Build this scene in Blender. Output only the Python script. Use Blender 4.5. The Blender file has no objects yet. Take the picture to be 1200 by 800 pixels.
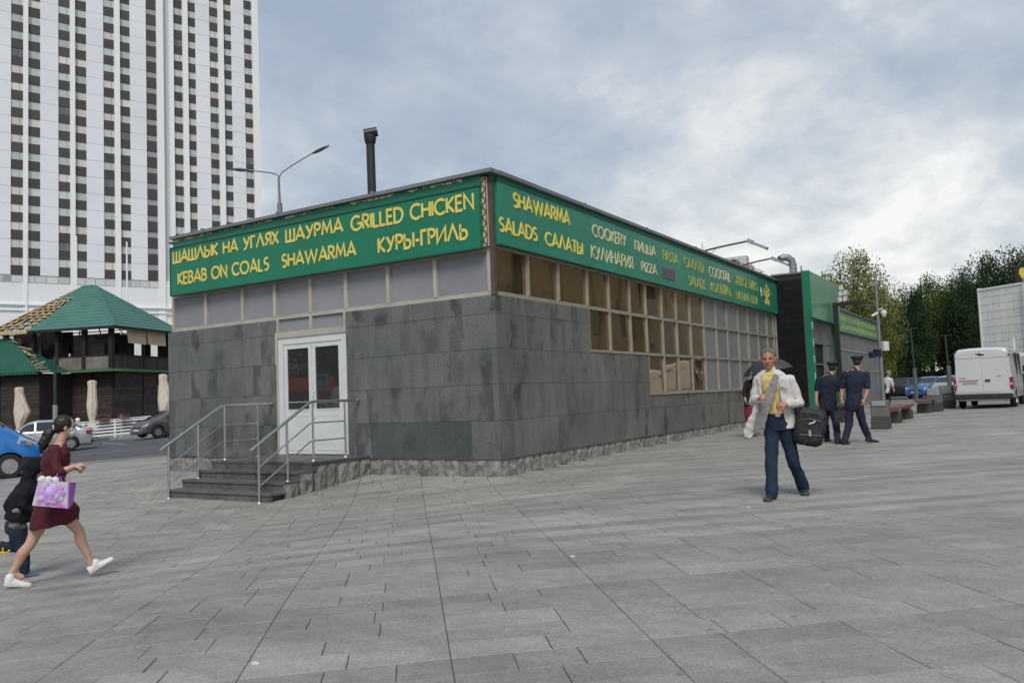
import bpy, bmesh, math, random
from math import sin, cos, pi, radians, sqrt, atan2, exp
from mathutils import Vector, Matrix, noise
random.seed(7)
SC = bpy.context.scene
COL = SC.collection

# ------------------------------------------------------------------ camera
CAM = Vector((7.70, -11.84, 1.355))
FPX = 961.0
MX = ((0.84655278, -0.06811976, -0.52792811), (0.5309036, 0.03613551, 0.84666144), (-0.03859742, -0.99702253, 0.06675564))
cd = bpy.data.cameras.new('camera'); cam = bpy.data.objects.new('camera', cd); COL.objects.link(cam)
cd.sensor_width = 36; cd.lens = FPX / 1200 * 36; cd.clip_end = 6000; cd.clip_start = .05
R = Matrix(((MX[0][0], -MX[0][1], -MX[0][2]), (MX[1][0], -MX[1][1], -MX[1][2]), (MX[2][0], -MX[2][1], -MX[2][2])))
cam.matrix_world = Matrix.Translation(CAM) @ R.to_4x4()
SC.camera = cam
SC.view_settings.view_transform = 'Standard'; SC.view_settings.look = 'None'
SC.view_settings.gamma = 1; SC.view_settings.exposure = 0.75; SC.view_settings.use_curve_mapping = False
SC.cycles.max_bounces = 6; SC.cycles.glossy_bounces = 3; SC.cycles.transparent_max_bounces = 6

# ------------------------------------------------------------------ sky and sun
SUN_EL, SUN_AZ = radians(50), radians(150)      # azimuth counted clockwise from +Y
W = bpy.data.worlds.new('World'); SC.world = W; W.use_nodes = True
nt = W.node_tree; nt.nodes.clear()
def N(t, **k):
    n = nt.nodes.new(t)
    for a, b in k.items(): setattr(n, a, b)
    return n
L = lambda a, b: nt.links.new(a, b)
out = N('ShaderNodeOutputWorld'); bg = N('ShaderNodeBackground'); bg.inputs[1].default_value = 0.1; L(bg.outputs[0], out.inputs[0])
sky = N('ShaderNodeTexSky', sky_type='NISHITA'); sky.sun_disc = False; sky.sun_elevation = SUN_EL; sky.sun_rotation = SUN_AZ
sky.air_density = 1.4; sky.dust_density = 2.0
tc = N('ShaderNodeTexCoord'); sep = N('ShaderNodeSeparateXYZ'); L(tc.outputs['Generated'], sep.inputs[0])
def math_(op, a, b=None, c=None):
    n = N('ShaderNodeMath', operation=op)
    for i, v in enumerate((a, b, c)):
        if v is None: continue
        if isinstance(v, (int, float)): n.inputs[i].default_value = v
        else: L(v, n.inputs[i])
    return n.outputs[0]
zz = math_('MAXIMUM', sep.outputs[2], 0.0)
den = math_('ADD', zz, 0.42)
cx_ = math_('DIVIDE', sep.outputs[0], den); cy_ = math_('DIVIDE', sep.outputs[1], den)
comb = N('ShaderNodeCombineXYZ'); L(cx_, comb.inputs[0]); L(cy_, comb.inputs[1])
mp = N('ShaderNodeMapping'); mp.inputs['Location'].default_value = (5.2, 2.9, 0); mp.inputs['Rotation'].default_value = (0, 0, radians(20)); mp.inputs['Scale'].default_value = (1.15, 1.15, 1); L(comb.outputs[0], mp.inputs[0])
n1 = N('ShaderNodeTexNoise'); n1.inputs['Scale'].default_value = 3.4; n1.inputs['Detail'].default_value = 9; n1.inputs['Roughness'].default_value = .60; n1.inputs['Distortion'].default_value = .15; L(mp.outputs[0], n1.inputs['Vector'])
n2 = N('ShaderNodeTexNoise'); n2.inputs['Scale'].default_value = 1.25; n2.inputs['Detail'].default_value = 5; L(mp.outputs[0], n2.inputs['Vector'])
cl = math_('ADD', math_('MULTIPLY', n1.outputs[0], .5), math_('MULTIPLY', n2.outputs[0], .5))
low = math_('MULTIPLY', math_('SUBTRACT', .35, zz), .50)      # thinner, paler cloud low in the sky
cl = math_('ADD', cl, low)
ramp = N('ShaderNodeValToRGB'); L(cl, ramp.inputs[0])
e = ramp.color_ramp.elements
e[0].position = .41; e[0].color = (.33, .40, .495, 1)
e[1].position = .70; e[1].color = (.86, .86, .84, 1)
m_ = ramp.color_ramp.elements.new(.475); m_.color = (.385, .45, .54, 1)
m_ = ramp.color_ramp.elements.new(.55); m_.color = (.49, .54, .60, 1)
m_ = ramp.color_ramp.elements.new(.61); m_.color = (.62, .65, .675, 1)
scl = N('ShaderNodeVectorMath', operation='SCALE'); scl.inputs['Scale'].default_value = 6.6; L(ramp.outputs[0], scl.inputs[0])
mixs = N('ShaderNodeMix', data_type='RGBA'); mixs.inputs['Factor'].default_value = .93
L(sky.outputs[0], mixs.inputs[6]); L(scl.outputs[0], mixs.inputs[7]); L(mixs.outputs[2], bg.inputs[0])
sd = bpy.data.lights.new('sun', 'SUN'); sd.energy = 1.5; sd.angle = radians(26); sd.color = (1, .94, .86)
so = bpy.data.objects.new('sun', sd); COL.objects.link(so)
sv = Vector((sin(SUN_AZ) * cos(SUN_EL), cos(SUN_AZ) * cos(SUN_EL), sin(SUN_EL)))
so.rotation_euler = sv.to_track_quat('Z', 'Y').to_euler()

# ------------------------------------------------------------------ places seen from the camera, worked back to the ground
A32 = atan2(MX[1][0], MX[0][0])
UX, UY = cos(A32), sin(A32)                 # plan direction to the right of the view
WX, WY = -sin(A32), cos(A32)                # plan direction away from the view
def uw(x, y):
    dx, dy = x - CAM.x, y - CAM.y
    return dx * UX + dy * UY, dx * WX + dy * WY
def ray(px, py):
    c = ((px - 600) / FPX, (py - 400) / FPX, 1)
    return Vector([sum(MX[i][j] * c[j] for j in range(3)) for i in range(3)])
def sst(a, b, x):
    t = min(1, max(0, (x - a) / (b - a))); return t * t * (3 - 2 * t)
def gz(x, y):
    u, w = uw(x, y)
    if y < 0:
        g = .012 * y - .30 * (1 - exp(y / 2.0)) * (1 - sst(-2.5, 3.5, x))
    else:
        g = .18 * (1 - exp(-y * .05))
    g += .013 * min(8, max(0, x)) * (1 - sst(20, 60, y))
    gl = .05 * (u + 8.6 + (w - 26) * .53) - .08
    gl = max(-.62, min(.06, gl))
    t = sst(-7.5, -13, x) if False else 1 - sst(-13, -7.5, x)
    t *= 1
    g = g * (1 - t) + gl * t
    far = sst(70, 130, abs(w))
    return g * (1 - far) + (-.15) * far
def onground(px, py):
    r = ray(px, py); t = 2.0
    for i in range(40000):
        p = CAM + r * t
        if p.z <= gz(p.x, p.y): break
        t += .02
    return p
def onplane(px, py, axis, val):
    r = ray(px, py); return CAM + r * ((val - CAM[axis]) / r[axis])
def hor(px): return 464.3 - .0387 * (px - 600)
def at(px, w, py=None):
    return CAM + ray(px, hor(px) if py is None else py) * w
def dirw(az):
    """plan unit vector at az degrees to the right of the viewing direction"""
    a = radians(az); return Vector((WX * cos(a) + UX * sin(a), WY * cos(a) + UY * sin(a), 0))

# ------------------------------------------------------------------ materials
MATS = {}
def mat(name, col, rough=.7, metal=0, spec=.5, var=0, nscale=0, namt=0, bump=0, bscale=40, bdet=5, rnd=0, stripes=None, emit=None, coat=0, coords='Object'):
    if name in MATS: return MATS[name]
    m = bpy.data.materials.new(name); m.use_nodes = True; t = m.node_tree; b = t.nodes['Principled BSDF']
    b.inputs['Roughness'].default_value = rough; b.inputs['Metallic'].default_value = metal
    b.inputs['Specular IOR Level'].default_value = spec; b.inputs['Coat Weight'].default_value = coat
    col = (*col, 1) if len(col) == 3 else col
    src = None
    def nd(ty, **k):
        n = t.nodes.new(ty)
        for a, v in k.items(): setattr(n, a, v)
        return n
    base = nd('ShaderNodeRGB'); base.outputs[0].default_value = col; src = base.outputs[0]
    def scale_by(src, fac):   # fac: socket around 1
        v = nd('ShaderNodeVectorMath', operation='SCALE'); t.links.new(src, v.inputs[0]); t.links.new(fac, v.inputs['Scale']); return v.outputs[0]
    def mr(sock, lo, hi):
        n = nd('ShaderNodeMapRange'); t.links.new(sock, n.inputs[0]); n.inputs[3].default_value = lo; n.inputs[4].default_value = hi; return n.outputs[0]
    geo = nd('ShaderNodeNewGeometry'); tcx = nd('ShaderNodeTexCoord')
    vec = geo.outputs['Position'] if coords == 'World' else tcx.outputs['Object']
    if namt:
        n = nd('ShaderNodeTexNoise'); n.inputs['Scale'].default_value = nscale; n.inputs['Detail'].default_value = 6; t.links.new(vec, n.inputs['Vector'])
        x = nd('ShaderNodeMapRange'); t.links.new(n.outputs[0], x.inputs[0]); x.inputs[1].default_value = .3; x.inputs[2].default_value = .7
        x.inputs[3].default_value = 1 - namt; x.inputs[4].default_value = 1 + namt
        src = scale_by(src, x.outputs[0])
    if rnd:
        oi = nd('ShaderNodeObjectInfo'); src = scale_by(src, mr(oi.outputs['Random'], 1 - rnd, 1 + rnd))
    if var:
        at_ = nd('ShaderNodeAttribute'); at_.attribute_name = 'var'; src = scale_by(src, mr(at_.outputs['Fac'], 1 - var, 1 + var))
    t.links.new(src, b.inputs['Base Color'])
    if bump:
        n = nd('ShaderNodeTexNoise'); n.inputs['Scale'].default_value = bscale; n.inputs['Detail'].default_value = bdet; t.links.new(vec, n.inputs['Vector'])
        bp = nd('ShaderNodeBump'); bp.inputs['Strength'].default_value = bump; bp.inputs['Distance'].default_value = .02
        t.links.new(n.outputs[0], bp.inputs['Height']); t.links.new(bp.outputs[0], b.inputs['Normal'])
    if emit: b.inputs['Emission Color'].default_value = (*emit[0], 1); b.inputs['Emission Strength'].default_value = emit[1]
    MATS[name] = m
    return m

def granite(name, c1, c2, rough=.55, streak=.5, rnd=.1, speck=.25):
    """sawn grey granite cladding: speckle, broad clouds and rain streaks that run down the wall"""
    m = bpy.data.materials.new(name); m.use_nodes = True; t = m.node_tree; b = t.nodes['Principled BSDF']; MATS[name] = m
    nd = t.nodes.new; lk = t.links.new
    geo = nd('ShaderNodeNewGeometry')
    def noise_(sc, vscale=(1, 1, 1), detail=5, loc=(0, 0, 0)):
        mpn = nd('ShaderNodeMapping'); mpn.inputs['Scale'].default_value = vscale; mpn.inputs['Location'].default_value = loc; lk(geo.outputs['Position'], mpn.inputs[0])
        n = nd('ShaderNodeTexNoise'); n.inputs['Scale'].default_value = sc; n.inputs['Detail'].default_value = detail; lk(mpn.outputs[0], n.inputs['Vector']); return n.outputs[0]
    def mr(s, a, b_, lo, hi):
        n = nd('ShaderNodeMapRange'); lk(s, n.inputs[0]); n.inputs[1].default_value = a; n.inputs[2].default_value = b_; n.inputs[3].default_value = lo; n.inputs[4].default_value = hi; return n.outputs[0]
    def mul(a, b_):
        n = nd('ShaderNodeMath'); n.operation = 'MULTIPLY'; lk(a, n.inputs[0]); lk(b_, n.inputs[1]); return n.outputs[0]
    base = nd('ShaderNodeMix'); base.data_type = 'RGBA'; base.inputs[6].default_value = (*c1, 1); base.inputs[7].default_value = (*c2, 1)
    lk(mr(noise_(.9, (1, 1, .8), 4), .35, .65, 0, 1), base.inputs[0])
    st = mr(noise_(3.2, (1.6, 1.6, .28), 3, (3, 1, 0)), .52, .66, 1, 1 - streak * .35)
    st2 = mr(noise_(2.1, (1.3, 1.3, .5), 6, (9, 4, 2)), .56, .72, 1, 1 - streak * .3)
    st3 = mr(noise_(5.5, (1.5, 1.5, .2), 3, (1, 7, 5)), .58, .72, 1, 1 + streak * .25)
    sp = mr(noise_(34, (1, 1, 1), 5), .3, .7, 1 - speck, 1 + speck)
    # soaked blocks: a stain keeps inside one stone width and one course
    sx = nd('ShaderNodeSeparateXYZ'); lk(geo.outputs['Position'], sx.inputs[0])
    def mth(op, a, b_):
        n = nd('ShaderNodeMath'); n.operation = op
        for i, q in enumerate((a, b_)):
            if isinstance(q, (int, float)): n.inputs[i].default_value = q
            else: lk(q, n.inputs[i])
        return n.outputs[0]
    al = mth('ADD', mth('ADD', sx.outputs[0], sx.outputs[1]), mth('MULTIPLY', noise_(2.6, (1, 1, 1), 3, (5, 5, 5)), .22))
    ca = mth('FLOOR', mth('DIVIDE', al, .29), 0); cz = mth('FLOOR', mth('DIVIDE', mth('SUBTRACT', sx.outputs[2], .31), .633), 0)
    cb = nd('ShaderNodeCombineXYZ'); lk(ca, cb.inputs[0]); lk(cz, cb.inputs[1]); wn = nd('ShaderNodeTexWhiteNoise'); wn.noise_dimensions = '3D'; lk(cb.outputs[0], wn.inputs['Vector'])
    fc = mr(wn.outputs['Value'], .45, .95, 0, 1); mk = mr(noise_(2.4, (1.2, 1.2, .9), 5, (2, 8, 1)), .44, .58, 0, 1)
    blk = mth('SUBTRACT', 1.0, mth('MULTIPLY', mth('MULTIPLY', fc, mk), streak * 1.25)); sp = mth('MULTIPLY', sp, blk)
    oi = nd('ShaderNodeObjectInfo'); rn = mr(oi.outputs['Random'], 0, 1, 1 - rnd, 1 + rnd)
    f = mul(mul(mul(st, st2), mul(sp, rn)), st3)
    v = nd('ShaderNodeVectorMath'); v.operation = 'SCALE'; lk(base.outputs[2], v.inputs[0]); lk(f, v.inputs['Scale']); lk(v.outputs[0], b.inputs['Base Color'])
    b.inputs['Roughness'].default_value = rough; b.inputs['Specular IOR Level'].default_value = .35
    bp = nd('ShaderNodeBump'); bp.inputs['Strength'].default_value = .12; bp.inputs['Distance'].default_value = .01; lk(noise_(60), bp.inputs['Height']); lk(bp.outputs[0], b.inputs['Normal'])
    return m

# ------------------------------------------------------------------ mesh helpers
class MB:
    """collects shapes with a material index per face, then becomes ONE mesh object"""
    def __init__(s): s.v = []; s.f = []; s.m = []; s.var = []; s.cv = 0
    def face(s, pts, mi=0):
        n = len(s.v); s.v += [tuple(p) for p in pts]; s.f.append(tuple(range(n, n + len(pts)))); s.m.append(mi); s.var.append(s.cv)
    def add(s, vs, fs, mi=0):
        n = len(s.v); s.v += [tuple(p) for p in vs]
        for f in fs: s.f.append(tuple(i + n for i in f)); s.m.append(mi); s.var.append(s.cv)
    def box(s, x0, y0, z0, x1, y1, z1, mi=0, M=None):
        if x1 < x0: x0, x1 = x1, x0
        if y1 < y0: y0, y1 = y1, y0
        if z1 < z0: z0, z1 = z1, z0
        vs = [Vector(p) for p in ((x0, y0, z0), (x1, y0, z0), (x1, y1, z0), (x0, y1, z0), (x0, y0, z1), (x1, y0, z1), (x1, y1, z1), (x0, y1, z1))]
        if M: vs = [M @ p for p in vs]
        s.add(vs, [(0, 3, 2, 1), (4, 5, 6, 7), (0, 1, 5, 4), (1, 2, 6, 5), (2, 3, 7, 6), (3, 0, 4, 7)], mi); return s
    def tube(s, pts, r, n=8, mi=0, caps=True):
        pts = [Vector(p) for p in pts]; rs = r if isinstance(r, (list, tuple)) else [r] * len(pts)
        rings = []; up = None
        for i, p in enumerate(pts):
            d = (pts[min(i + 1, len(pts) - 1)] - pts[max(i - 1, 0)]).normalized()
            if up is None: up = Vector((0, 0, 1)) if abs(d.z) < .9 else Vector((1, 0, 0))
            a = d.cross(up).normalized(); b = a.cross(d).normalized(); up = b
            rings.append([p + (a * cos(2 * pi * k / n) + b * sin(2 * pi * k / n)) * rs[i] for k in range(n)])
        vs = [q for rg in rings for q in rg]; fs = []
        for i in range(len(pts) - 1):
            for k in range(n): fs.append((i * n + k, i * n + (k + 1) % n, (i + 1) * n + (k + 1) % n, (i + 1) * n + k))
        if caps: fs.append(tuple(range(n - 1, -1, -1))); fs.append(tuple((len(pts) - 1) * n + k for k in range(n)))
        s.add(vs, fs, mi); return s
    def lathe(s, prof, n=16, c=(0, 0, 0), axis='z', mi=0, M=None, caps=True):
        vs = []
        for (r, h) in prof:
            for k in range(n):
                a = 2 * pi * k / n; p = (r * cos(a), r * sin(a), h)
                if axis == 'y': p = (p[0], p[2], p[1])
                if axis == 'x': p = (p[2], p[0], p[1])
                p = Vector(p) + Vector(c)
                vs.append(M @ p if M else p)
        fs = []
        for i in range(len(prof) - 1):
            for k in range(n): fs.append((i * n + k, i * n + (k + 1) % n, (i + 1) * n + (k + 1) % n, (i + 1) * n + k))
        if caps: fs.append(tuple(range(n - 1, -1, -1))); fs.append(tuple((len(prof) - 1) * n + k for k in range(n)))
        s.add(vs, fs, mi); return s
    def loft(s, rings, mi=0, closed=True, caps=True):
        n = len(rings[0]); vs = [p for r in rings for p in r]; fs = []
        for i in range(len(rings) - 1):
            for k in range(n if closed else n - 1): fs.append((i * n + k, i * n + (k + 1) % n, (i + 1) * n + (k + 1) % n, (i + 1) * n + k))
        if caps: fs.append(tuple(range(n - 1, -1, -1))); fs.append(tuple((len(rings) - 1) * n + k for k in range(n)))
        s.add(vs, fs, mi); return s
    def mesh(s, name, mats, smooth=None):
        me = bpy.data.meshes.new(name); me.from_pydata(s.v, [], s.f)
        for m in (mats if isinstance(mats, (list, tuple)) else [mats]): me.materials.append(m)
        if any(s.m): me.polygons.foreach_set('material_index', s.m)
        if any(s.var):
            at_ = me.attributes.new('var', 'FLOAT', 'FACE'); at_.data.foreach_set('value', s.var)
        if smooth is not None: smooth_(me, smooth)
        me.update(); return me
    def build(s, name, mats, parent=None, loc=None, smooth=None, fix=False):
        me = s.mesh(name, mats, smooth)
        if fix: fixn(me)
        return link(name, me, parent, loc)
def fixn(me):
    bm = bmesh.new(); bm.from_mesh(me); bmesh.ops.remove_doubles(bm, verts=bm.verts, dist=1e-5); bmesh.ops.recalc_face_normals(bm, faces=bm.faces); bm.to_mesh(me); bm.free()
def smooth_(me, ang=35):
    bm = bmesh.new(); bm.from_mesh(me); bmesh.ops.remove_doubles(bm, verts=bm.verts, dist=1e-5); bmesh.ops.recalc_face_normals(bm, faces=bm.faces)
    for f in bm.faces: f.smooth = True
    for e_ in bm.edges:
        if len(e_.link_faces) == 2 and e_.calc_face_angle(0) > radians(ang): e_.smooth = False
    bm.to_mesh(me); bm.free()
def link(name, me, parent=None, loc=None, rz=0):
    o = bpy.data.objects.new(name, me); COL.objects.link(o)
    if parent: o.parent = parent
    if loc is not None: o.location = loc
    if rz: o.rotation_euler = (0, 0, rz)
    return o
def tag(o, label=None, cat=None, group=None, kind=None):
    if label: o['label'] = label
    if cat: o['category'] = cat
    if group: o['group'] = group
    if kind: o['kind'] = kind
    return o
def thing(name, label, cat, loc=(0, 0, 0), rz=0, group=None):
    o = bpy.data.objects.new(name, None); COL.objects.link(o); o.location = loc; o.rotation_euler = (0, 0, rz); o.empty_display_size = .2
    return tag(o, label, cat, group)
TMP = bpy.data.scenes.new('workbench')
def evaluated_mesh(objs):
    """apply the modifiers of objs[0] in a small scene of their own, so that the big one is not evaluated each time"""
    for o in objs: TMP.collection.objects.link(o)
    vl = TMP.view_layers[0]; vl.update(); dg = vl.depsgraph
    me = bpy.data.meshes.new_from_object(objs[0].evaluated_get(dg))
    for o in objs: bpy.data.objects.remove(o)
    return me
def copy_tree(o, parent=None):
    c = o.copy(); COL.objects.link(c); c.parent = parent
    for ch in list(o.children): copy_tree(ch, c)
    return c
def chamfer_box(x0, y0, z0, x1, y1, z1, b=.01, mb=None, mi=0):
    """box with a small chamfer round the face that looks along +local z-free sides; cheap bevel on all edges"""
    mb = mb or MB(); xs = (x0, x0 + b, x1 - b, x1); ys = (y0, y0 + b, y1 - b, y1); zs = (z0, z0 + b, z1 - b, z1)
    R_ = lambda i, z: [(xs[0 + i], ys[1], z), (xs[1], ys[0 + i], z), (xs[2], ys[0 + i], z), (xs[3 - i], ys[1], z), (xs[3 - i], ys[2], z), (xs[2], ys[3 - i], z), (xs[1], ys[3 - i], z), (xs[0 + i], ys[2], z)]
    mb.loft([R_(1, zs[0]), R_(0, zs[1]), R_(0, zs[2]), R_(1, zs[3])], mi); return mb
# ------------------------------------------------------------------ base colours
M_ = {}
M_['slab'] = None
def paving_mat():
    m = bpy.data.materials.new('paving granite'); m.use_nodes = True; t = m.node_tree; b = t.nodes['Principled BSDF']; nd = t.nodes.new; lk = t.links.new
    geo = nd('ShaderNodeNewGeometry'); at_ = nd('ShaderNodeAttribute'); at_.attribute_name = 'var'
    def noise_(sc, det, rough=.5, vs=(1, 1, 1)):
        mpn = nd('ShaderNodeMapping'); mpn.inputs['Scale'].default_value = vs; mpn.inputs['Rotation'].default_value = (0, 0, radians(39.4)); lk(geo.outputs['Position'], mpn.inputs[0])
        n = nd('ShaderNodeTexNoise'); n.inputs['Scale'].default_value = sc; n.inputs['Detail'].default_value = det; n.inputs['Roughness'].default_value = rough; lk(mpn.outputs[0], n.inputs['Vector']); return n.outputs[0]
    def mr(s, a, b_, lo, hi):
        n = nd('ShaderNodeMapRange'); lk(s, n.inputs[0]); n.inputs[1].default_value = a; n.inputs[2].default_value = b_; n.inputs[3].default_value = lo; n.inputs[4].default_value = hi; return n.outputs[0]
    def mul(a, b_):
        n = nd('ShaderNodeMath'); n.operation = 'MULTIPLY'; lk(a, n.inputs[0]); lk(b_, n.inputs[1]); return n.outputs[0]
    c = nd('ShaderNodeMix'); c.data_type = 'RGBA'; c.inputs[6].default_value = (.235, .227, .210, 1); c.inputs[7].default_value = (.31, .298, .274, 1)
    lk(mr(noise_(.55, 6, .6), .35, .65, 0, 1), c.inputs[0])
    f = mul(mul(mr(at_.outputs['Fac'], .1, .9, .78, 1.12), mr(noise_(62, 4, .85), .32, .68, .66, 1.34)), mul(mr(noise_(1.1, 7, .65, (1, 3.2, 1)), .3, .7, .86, 1.13), mr(noise_(9, 6, .7), .3, .7, .88, 1.12)))
    v = nd('ShaderNodeVectorMath'); v.operation = 'SCALE'; lk(c.outputs[2], v.inputs[0]); lk(f, v.inputs['Scale'])
    # trodden gum and grime spots
    vo = nd('ShaderNodeTexVoronoi'); vo.inputs['Scale'].default_value = 1.9; vo.inputs['Randomness'].default_value = 1; lk(geo.outputs['Position'], vo.inputs['Vector'])
    gs = mr(vo.outputs['Distance'], .035, .05, .62, 1.0); v0 = v; v = nd('ShaderNodeVectorMath'); v.operation = 'SCALE'; lk(v0.outputs[0], v.inputs[0]); lk(gs, v.inputs['Scale'])
    # pale dried lime marks
    w_ = mul(mr(noise_(1.7, 8, .75), .60, .72, 0, .55), mr(noise_(.16, 3), .5, .62, 0, 1))
    c2 = nd('ShaderNodeMix'); c2.data_type = 'RGBA'; c2.inputs[7].default_value = (.42, .42, .41, 1); lk(w_, c2.inputs[0]); lk(v.outputs[0], c2.inputs[6]); lk(c2.outputs[2], b.inputs['Base Color'])
    b.inputs['Roughness'].default_value = .62; b.inputs['Specular IOR Level'].default_value = .45
    lk(mr(noise_(1.3, 6, .6), .35, .65, .5, .78), b.inputs['Roughness'])
    bp = nd('ShaderNodeBump'); bp.inputs['Strength'].default_value = .25; bp.inputs['Distance'].default_value = .004; lk(noise_(140, 3), bp.inputs['Height']); lk(bp.outputs[0], b.inputs['Normal'])
    return m
PAV = paving_mat()
JOINT = mat('joint grit', (.10, .098, .09), .95, nscale=60, namt=.3)
ASPH = mat('asphalt', (.075, .078, .085), .85, nscale=1.2, namt=.15, bump=.3, bscale=200, coords='World')
GROUND = mat('far ground', (.16, .16, .15), .95, nscale=.4, namt=.2, coords='World')
KERB = mat('kerb stone', (.25, .25, .24), .85, nscale=5, namt=.15)
PAINT = mat('road paint', (.33, .33, .33), .8, nscale=4, namt=.3, coords='World')
SIDEW = mat('concrete paving', (.23, .225, .215), .9, nscale=2, namt=.12, coords='World')
GRASS = mat('grass', (.06, .09, .025), .95, nscale=3, namt=.35, coords='World')

# ------------------------------------------------------------------ ground sheet to the horizon
def axis(a):
    s = [0]; step = 1.0
    while s[-1] < a:
        s.append(s[-1] + step)
        if s[-1] > 60: step *= 1.35
    return [-q for q in s[:0:-1]] + s
us = axis(2500); n = len(us); vs = []
for j, w in enumerate(us):
    for i, u in enumerate(us):
        x = 0 + u; y = 5 + w
        vs.append((x, y, gz(x, y) - .06))
g = MB(); g.add(vs, [(j * n + i, j * n + i + 1, (j + 1) * n + i + 1, (j + 1) * n + i) for j in range(n - 1) for i in range(n - 1)])
tag(g.build('ground', GROUND, smooth=180), kind='structure')

def sheet(name, poly, m, lift, res=1.0, kind='structure', parent=None, thick=0):
    """a sheet laid over the terrain inside a convex plan polygon"""
    bm = bmesh.new(); vv = [bm.verts.new((p[0], p[1], 0)) for p in poly]; bm.faces.new(vv)
    xs = [p[0] for p in poly]; ys = [p[1] for p in poly]
    for ax, lo, hi in ((0, min(xs), max(xs)), (1, min(ys), max(ys))):
        k = math.floor(lo / res) * res + res
        while k < hi:
            co = [0, 0, 0]; no = [0, 0, 0]; co[ax] = k; no[ax] = 1
            bmesh.ops.bisect_plane(bm, geom=bm.verts[:] + bm.edges[:] + bm.faces[:], plane_co=co, plane_no=no); k += res
    for v in bm.verts: v.co.z = gz(v.co.x, v.co.y) + lift
    bmesh.ops.recalc_face_normals(bm, faces=bm.faces)
    if sum(f.normal.z for f in bm.faces) < 0: bmesh.ops.reverse_faces(bm, faces=bm.faces)
    if thick:
        r = bmesh.ops.extrude_face_region(bm, geom=bm.faces[:])
        for q in r['geom']:
            if isinstance(q, bmesh.types.BMVert): q.co.z += thick
        bmesh.ops.recalc_face_normals(bm, faces=bm.faces)
    for f in bm.faces: f.smooth = not thick
    me = bpy.data.meshes.new(name); bm.to_mesh(me); bm.free(); me.materials.append(m)
    return tag(link(name, me, parent), kind=kind)

# edge between plaza and the road on the left
E0 = onground(100, 542); E1 = onground(199, 534)
ed = (E1 - E0); ed.z = 0; ed.normalize()
en = Vector((-ed.y, ed.x, 0))                       # points away from the camera
EA = E0 - ed * 60; EB = E0 + ed * 10.5
K0 = onground(100, 516.5); K1 = onground(149, 513.2)
kd = (K1 - K0); kd.z = 0; kd.normalize()
KA = K0 - kd * 60; KB = K0 + kd * 24
# plaza: bed under the slabs; edge follows the road on the left
PU = Vector((-.633, .774, 0)); PV = Vector((.774, .633, 0))
bed = [(EA.x, EA.y), (12, -45), (40, -20), (40, 46), (-8, 46), (EB.x, EB.y)]
plaza_edge = lambda x, y: (Vector((x, y, 0)) - Vector((E0.x, E0.y, 0))).dot(en)     # > 0: on the road side
PX1 = onground(1060, 470); FARY = PX1.y
bed = [(EA.x, EA.y), (16, -30), (30, -20), (30, FARY), (-1, FARY), (EB.x, EB.y)]
sheet('pavement', bed, JOINT, -.016, .5)
PAVE = [o for o in COL.objects if o.name == 'pavement'][0]

cells = []
rng = random.Random(3)
V0 = -1.35; BW = 1.11
rows = []; u = -40.0
while u < 48:
    h = rng.choice((.27, .28, .30)); rows.append((u, u + h)); u += h
for bi in range(-30, 26):
    v0 = V0 + bi * BW; v1 = v0 + BW
    for ri, (ua, ub) in enumerate(rows):
        k = rng.choice((2, 2, 2, 3))
        cuts = {1: [0, 1], 2: [0, rng.choice((.36, .5, .64)), 1], 3: [0] + rng.choice(([.3, .62], [.22, .6], [.4, .74])) + [1]}[k]
        for c in range(len(cuts) - 1):
            va, vb = v0 + BW * cuts[c], v0 + BW * cuts[c + 1]
            P = [PU * a + PV * b_ for a, b_ in ((ua, va), (ua, vb), (ub, vb), (ub, va))]
            cxx = sum(p.x for p in P) / 4; cyy = sum(p.y for p in P) / 4
            if cxx < -4 and max(plaza_edge(p.x, p.y) for p in P) > -.15: continue
            if -8.95 < cxx < -.05 and .1 < cyy < 44: continue
            if cxx < .9 and cyy > 19 or cyy > FARY - .4 or cxx > 29 or cyy < -30: continue
            uu, ww = uw(cxx, cyy)
            if ww < -1 or abs(uu) > ww * .9 + 4: continue
            d = Vector((uu, ww)).length
            if d > 42: continue
            cells.append((d, P, ri))
def seen_(c):
    q = sum(c[1], Vector()) / 4; a_, b_ = uw(q.x, q.y); return c[0] + (0 if abs(a_) < b_ * .64 and b_ > 3.6 else 100)
cells.sort(key=seen_)
ROWT = [rng.random() for _ in rows]
def slab_geo(mb, P, rng, ri):
    c = sum(P, Vector()) / 4; dz = rng.uniform(-.0015, .0015); tilt = Vector((rng.uniform(-.0012, .0012), rng.uniform(-.0012, .0012), 0))
    g_ = .0021 if (c - CAM).length < 14 else .0035
    bot = []; top = []; ch = []
    for p in P:
        q = p + (c - p).normalized() * g_ * 1.4
        q2 = q + (c - q).normalized() * .005
        z = gz(q.x, q.y) + dz + tilt.dot(q - c) * 3
        bot.append(Vector((q.x, q.y, z - .02))); ch.append(Vector((q.x, q.y, z - .003))); top.append(Vector((q2.x, q2.y, z)))
    mb.cv = .02 + .93 * (ROWT[ri] * .6 + rng.random() * .4)
    mb.add(top + ch + bot, [(0, 1, 2, 3)] + [(4 + i, 4 + (i + 1) % 4, (i + 1) % 4, i) for i in range(4)] + [(8 + i, 8 + (i + 1) % 4, 4 + (i + 1) % 4, 4 + i) for i in range(4)])
for d, P, ri in cells[:298]:
    mb = MB(); c = sum(P, Vector()) / 4; zc = gz(c.x, c.y)
    slab_geo(mb, P, rng, ri); mb.v = [(p[0] - c.x, p[1] - c.y, p[2] - zc) for p in mb.v]
    mb.build('paving_slab', PAV, PAVE, loc=(c.x, c.y, zc))
mb = MB()
for d, P, ri in cells[298:]: slab_geo(mb, P, rng, ri)
tag(mb.build('paving_slab', PAV, PAVE), kind='stuff')
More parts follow.
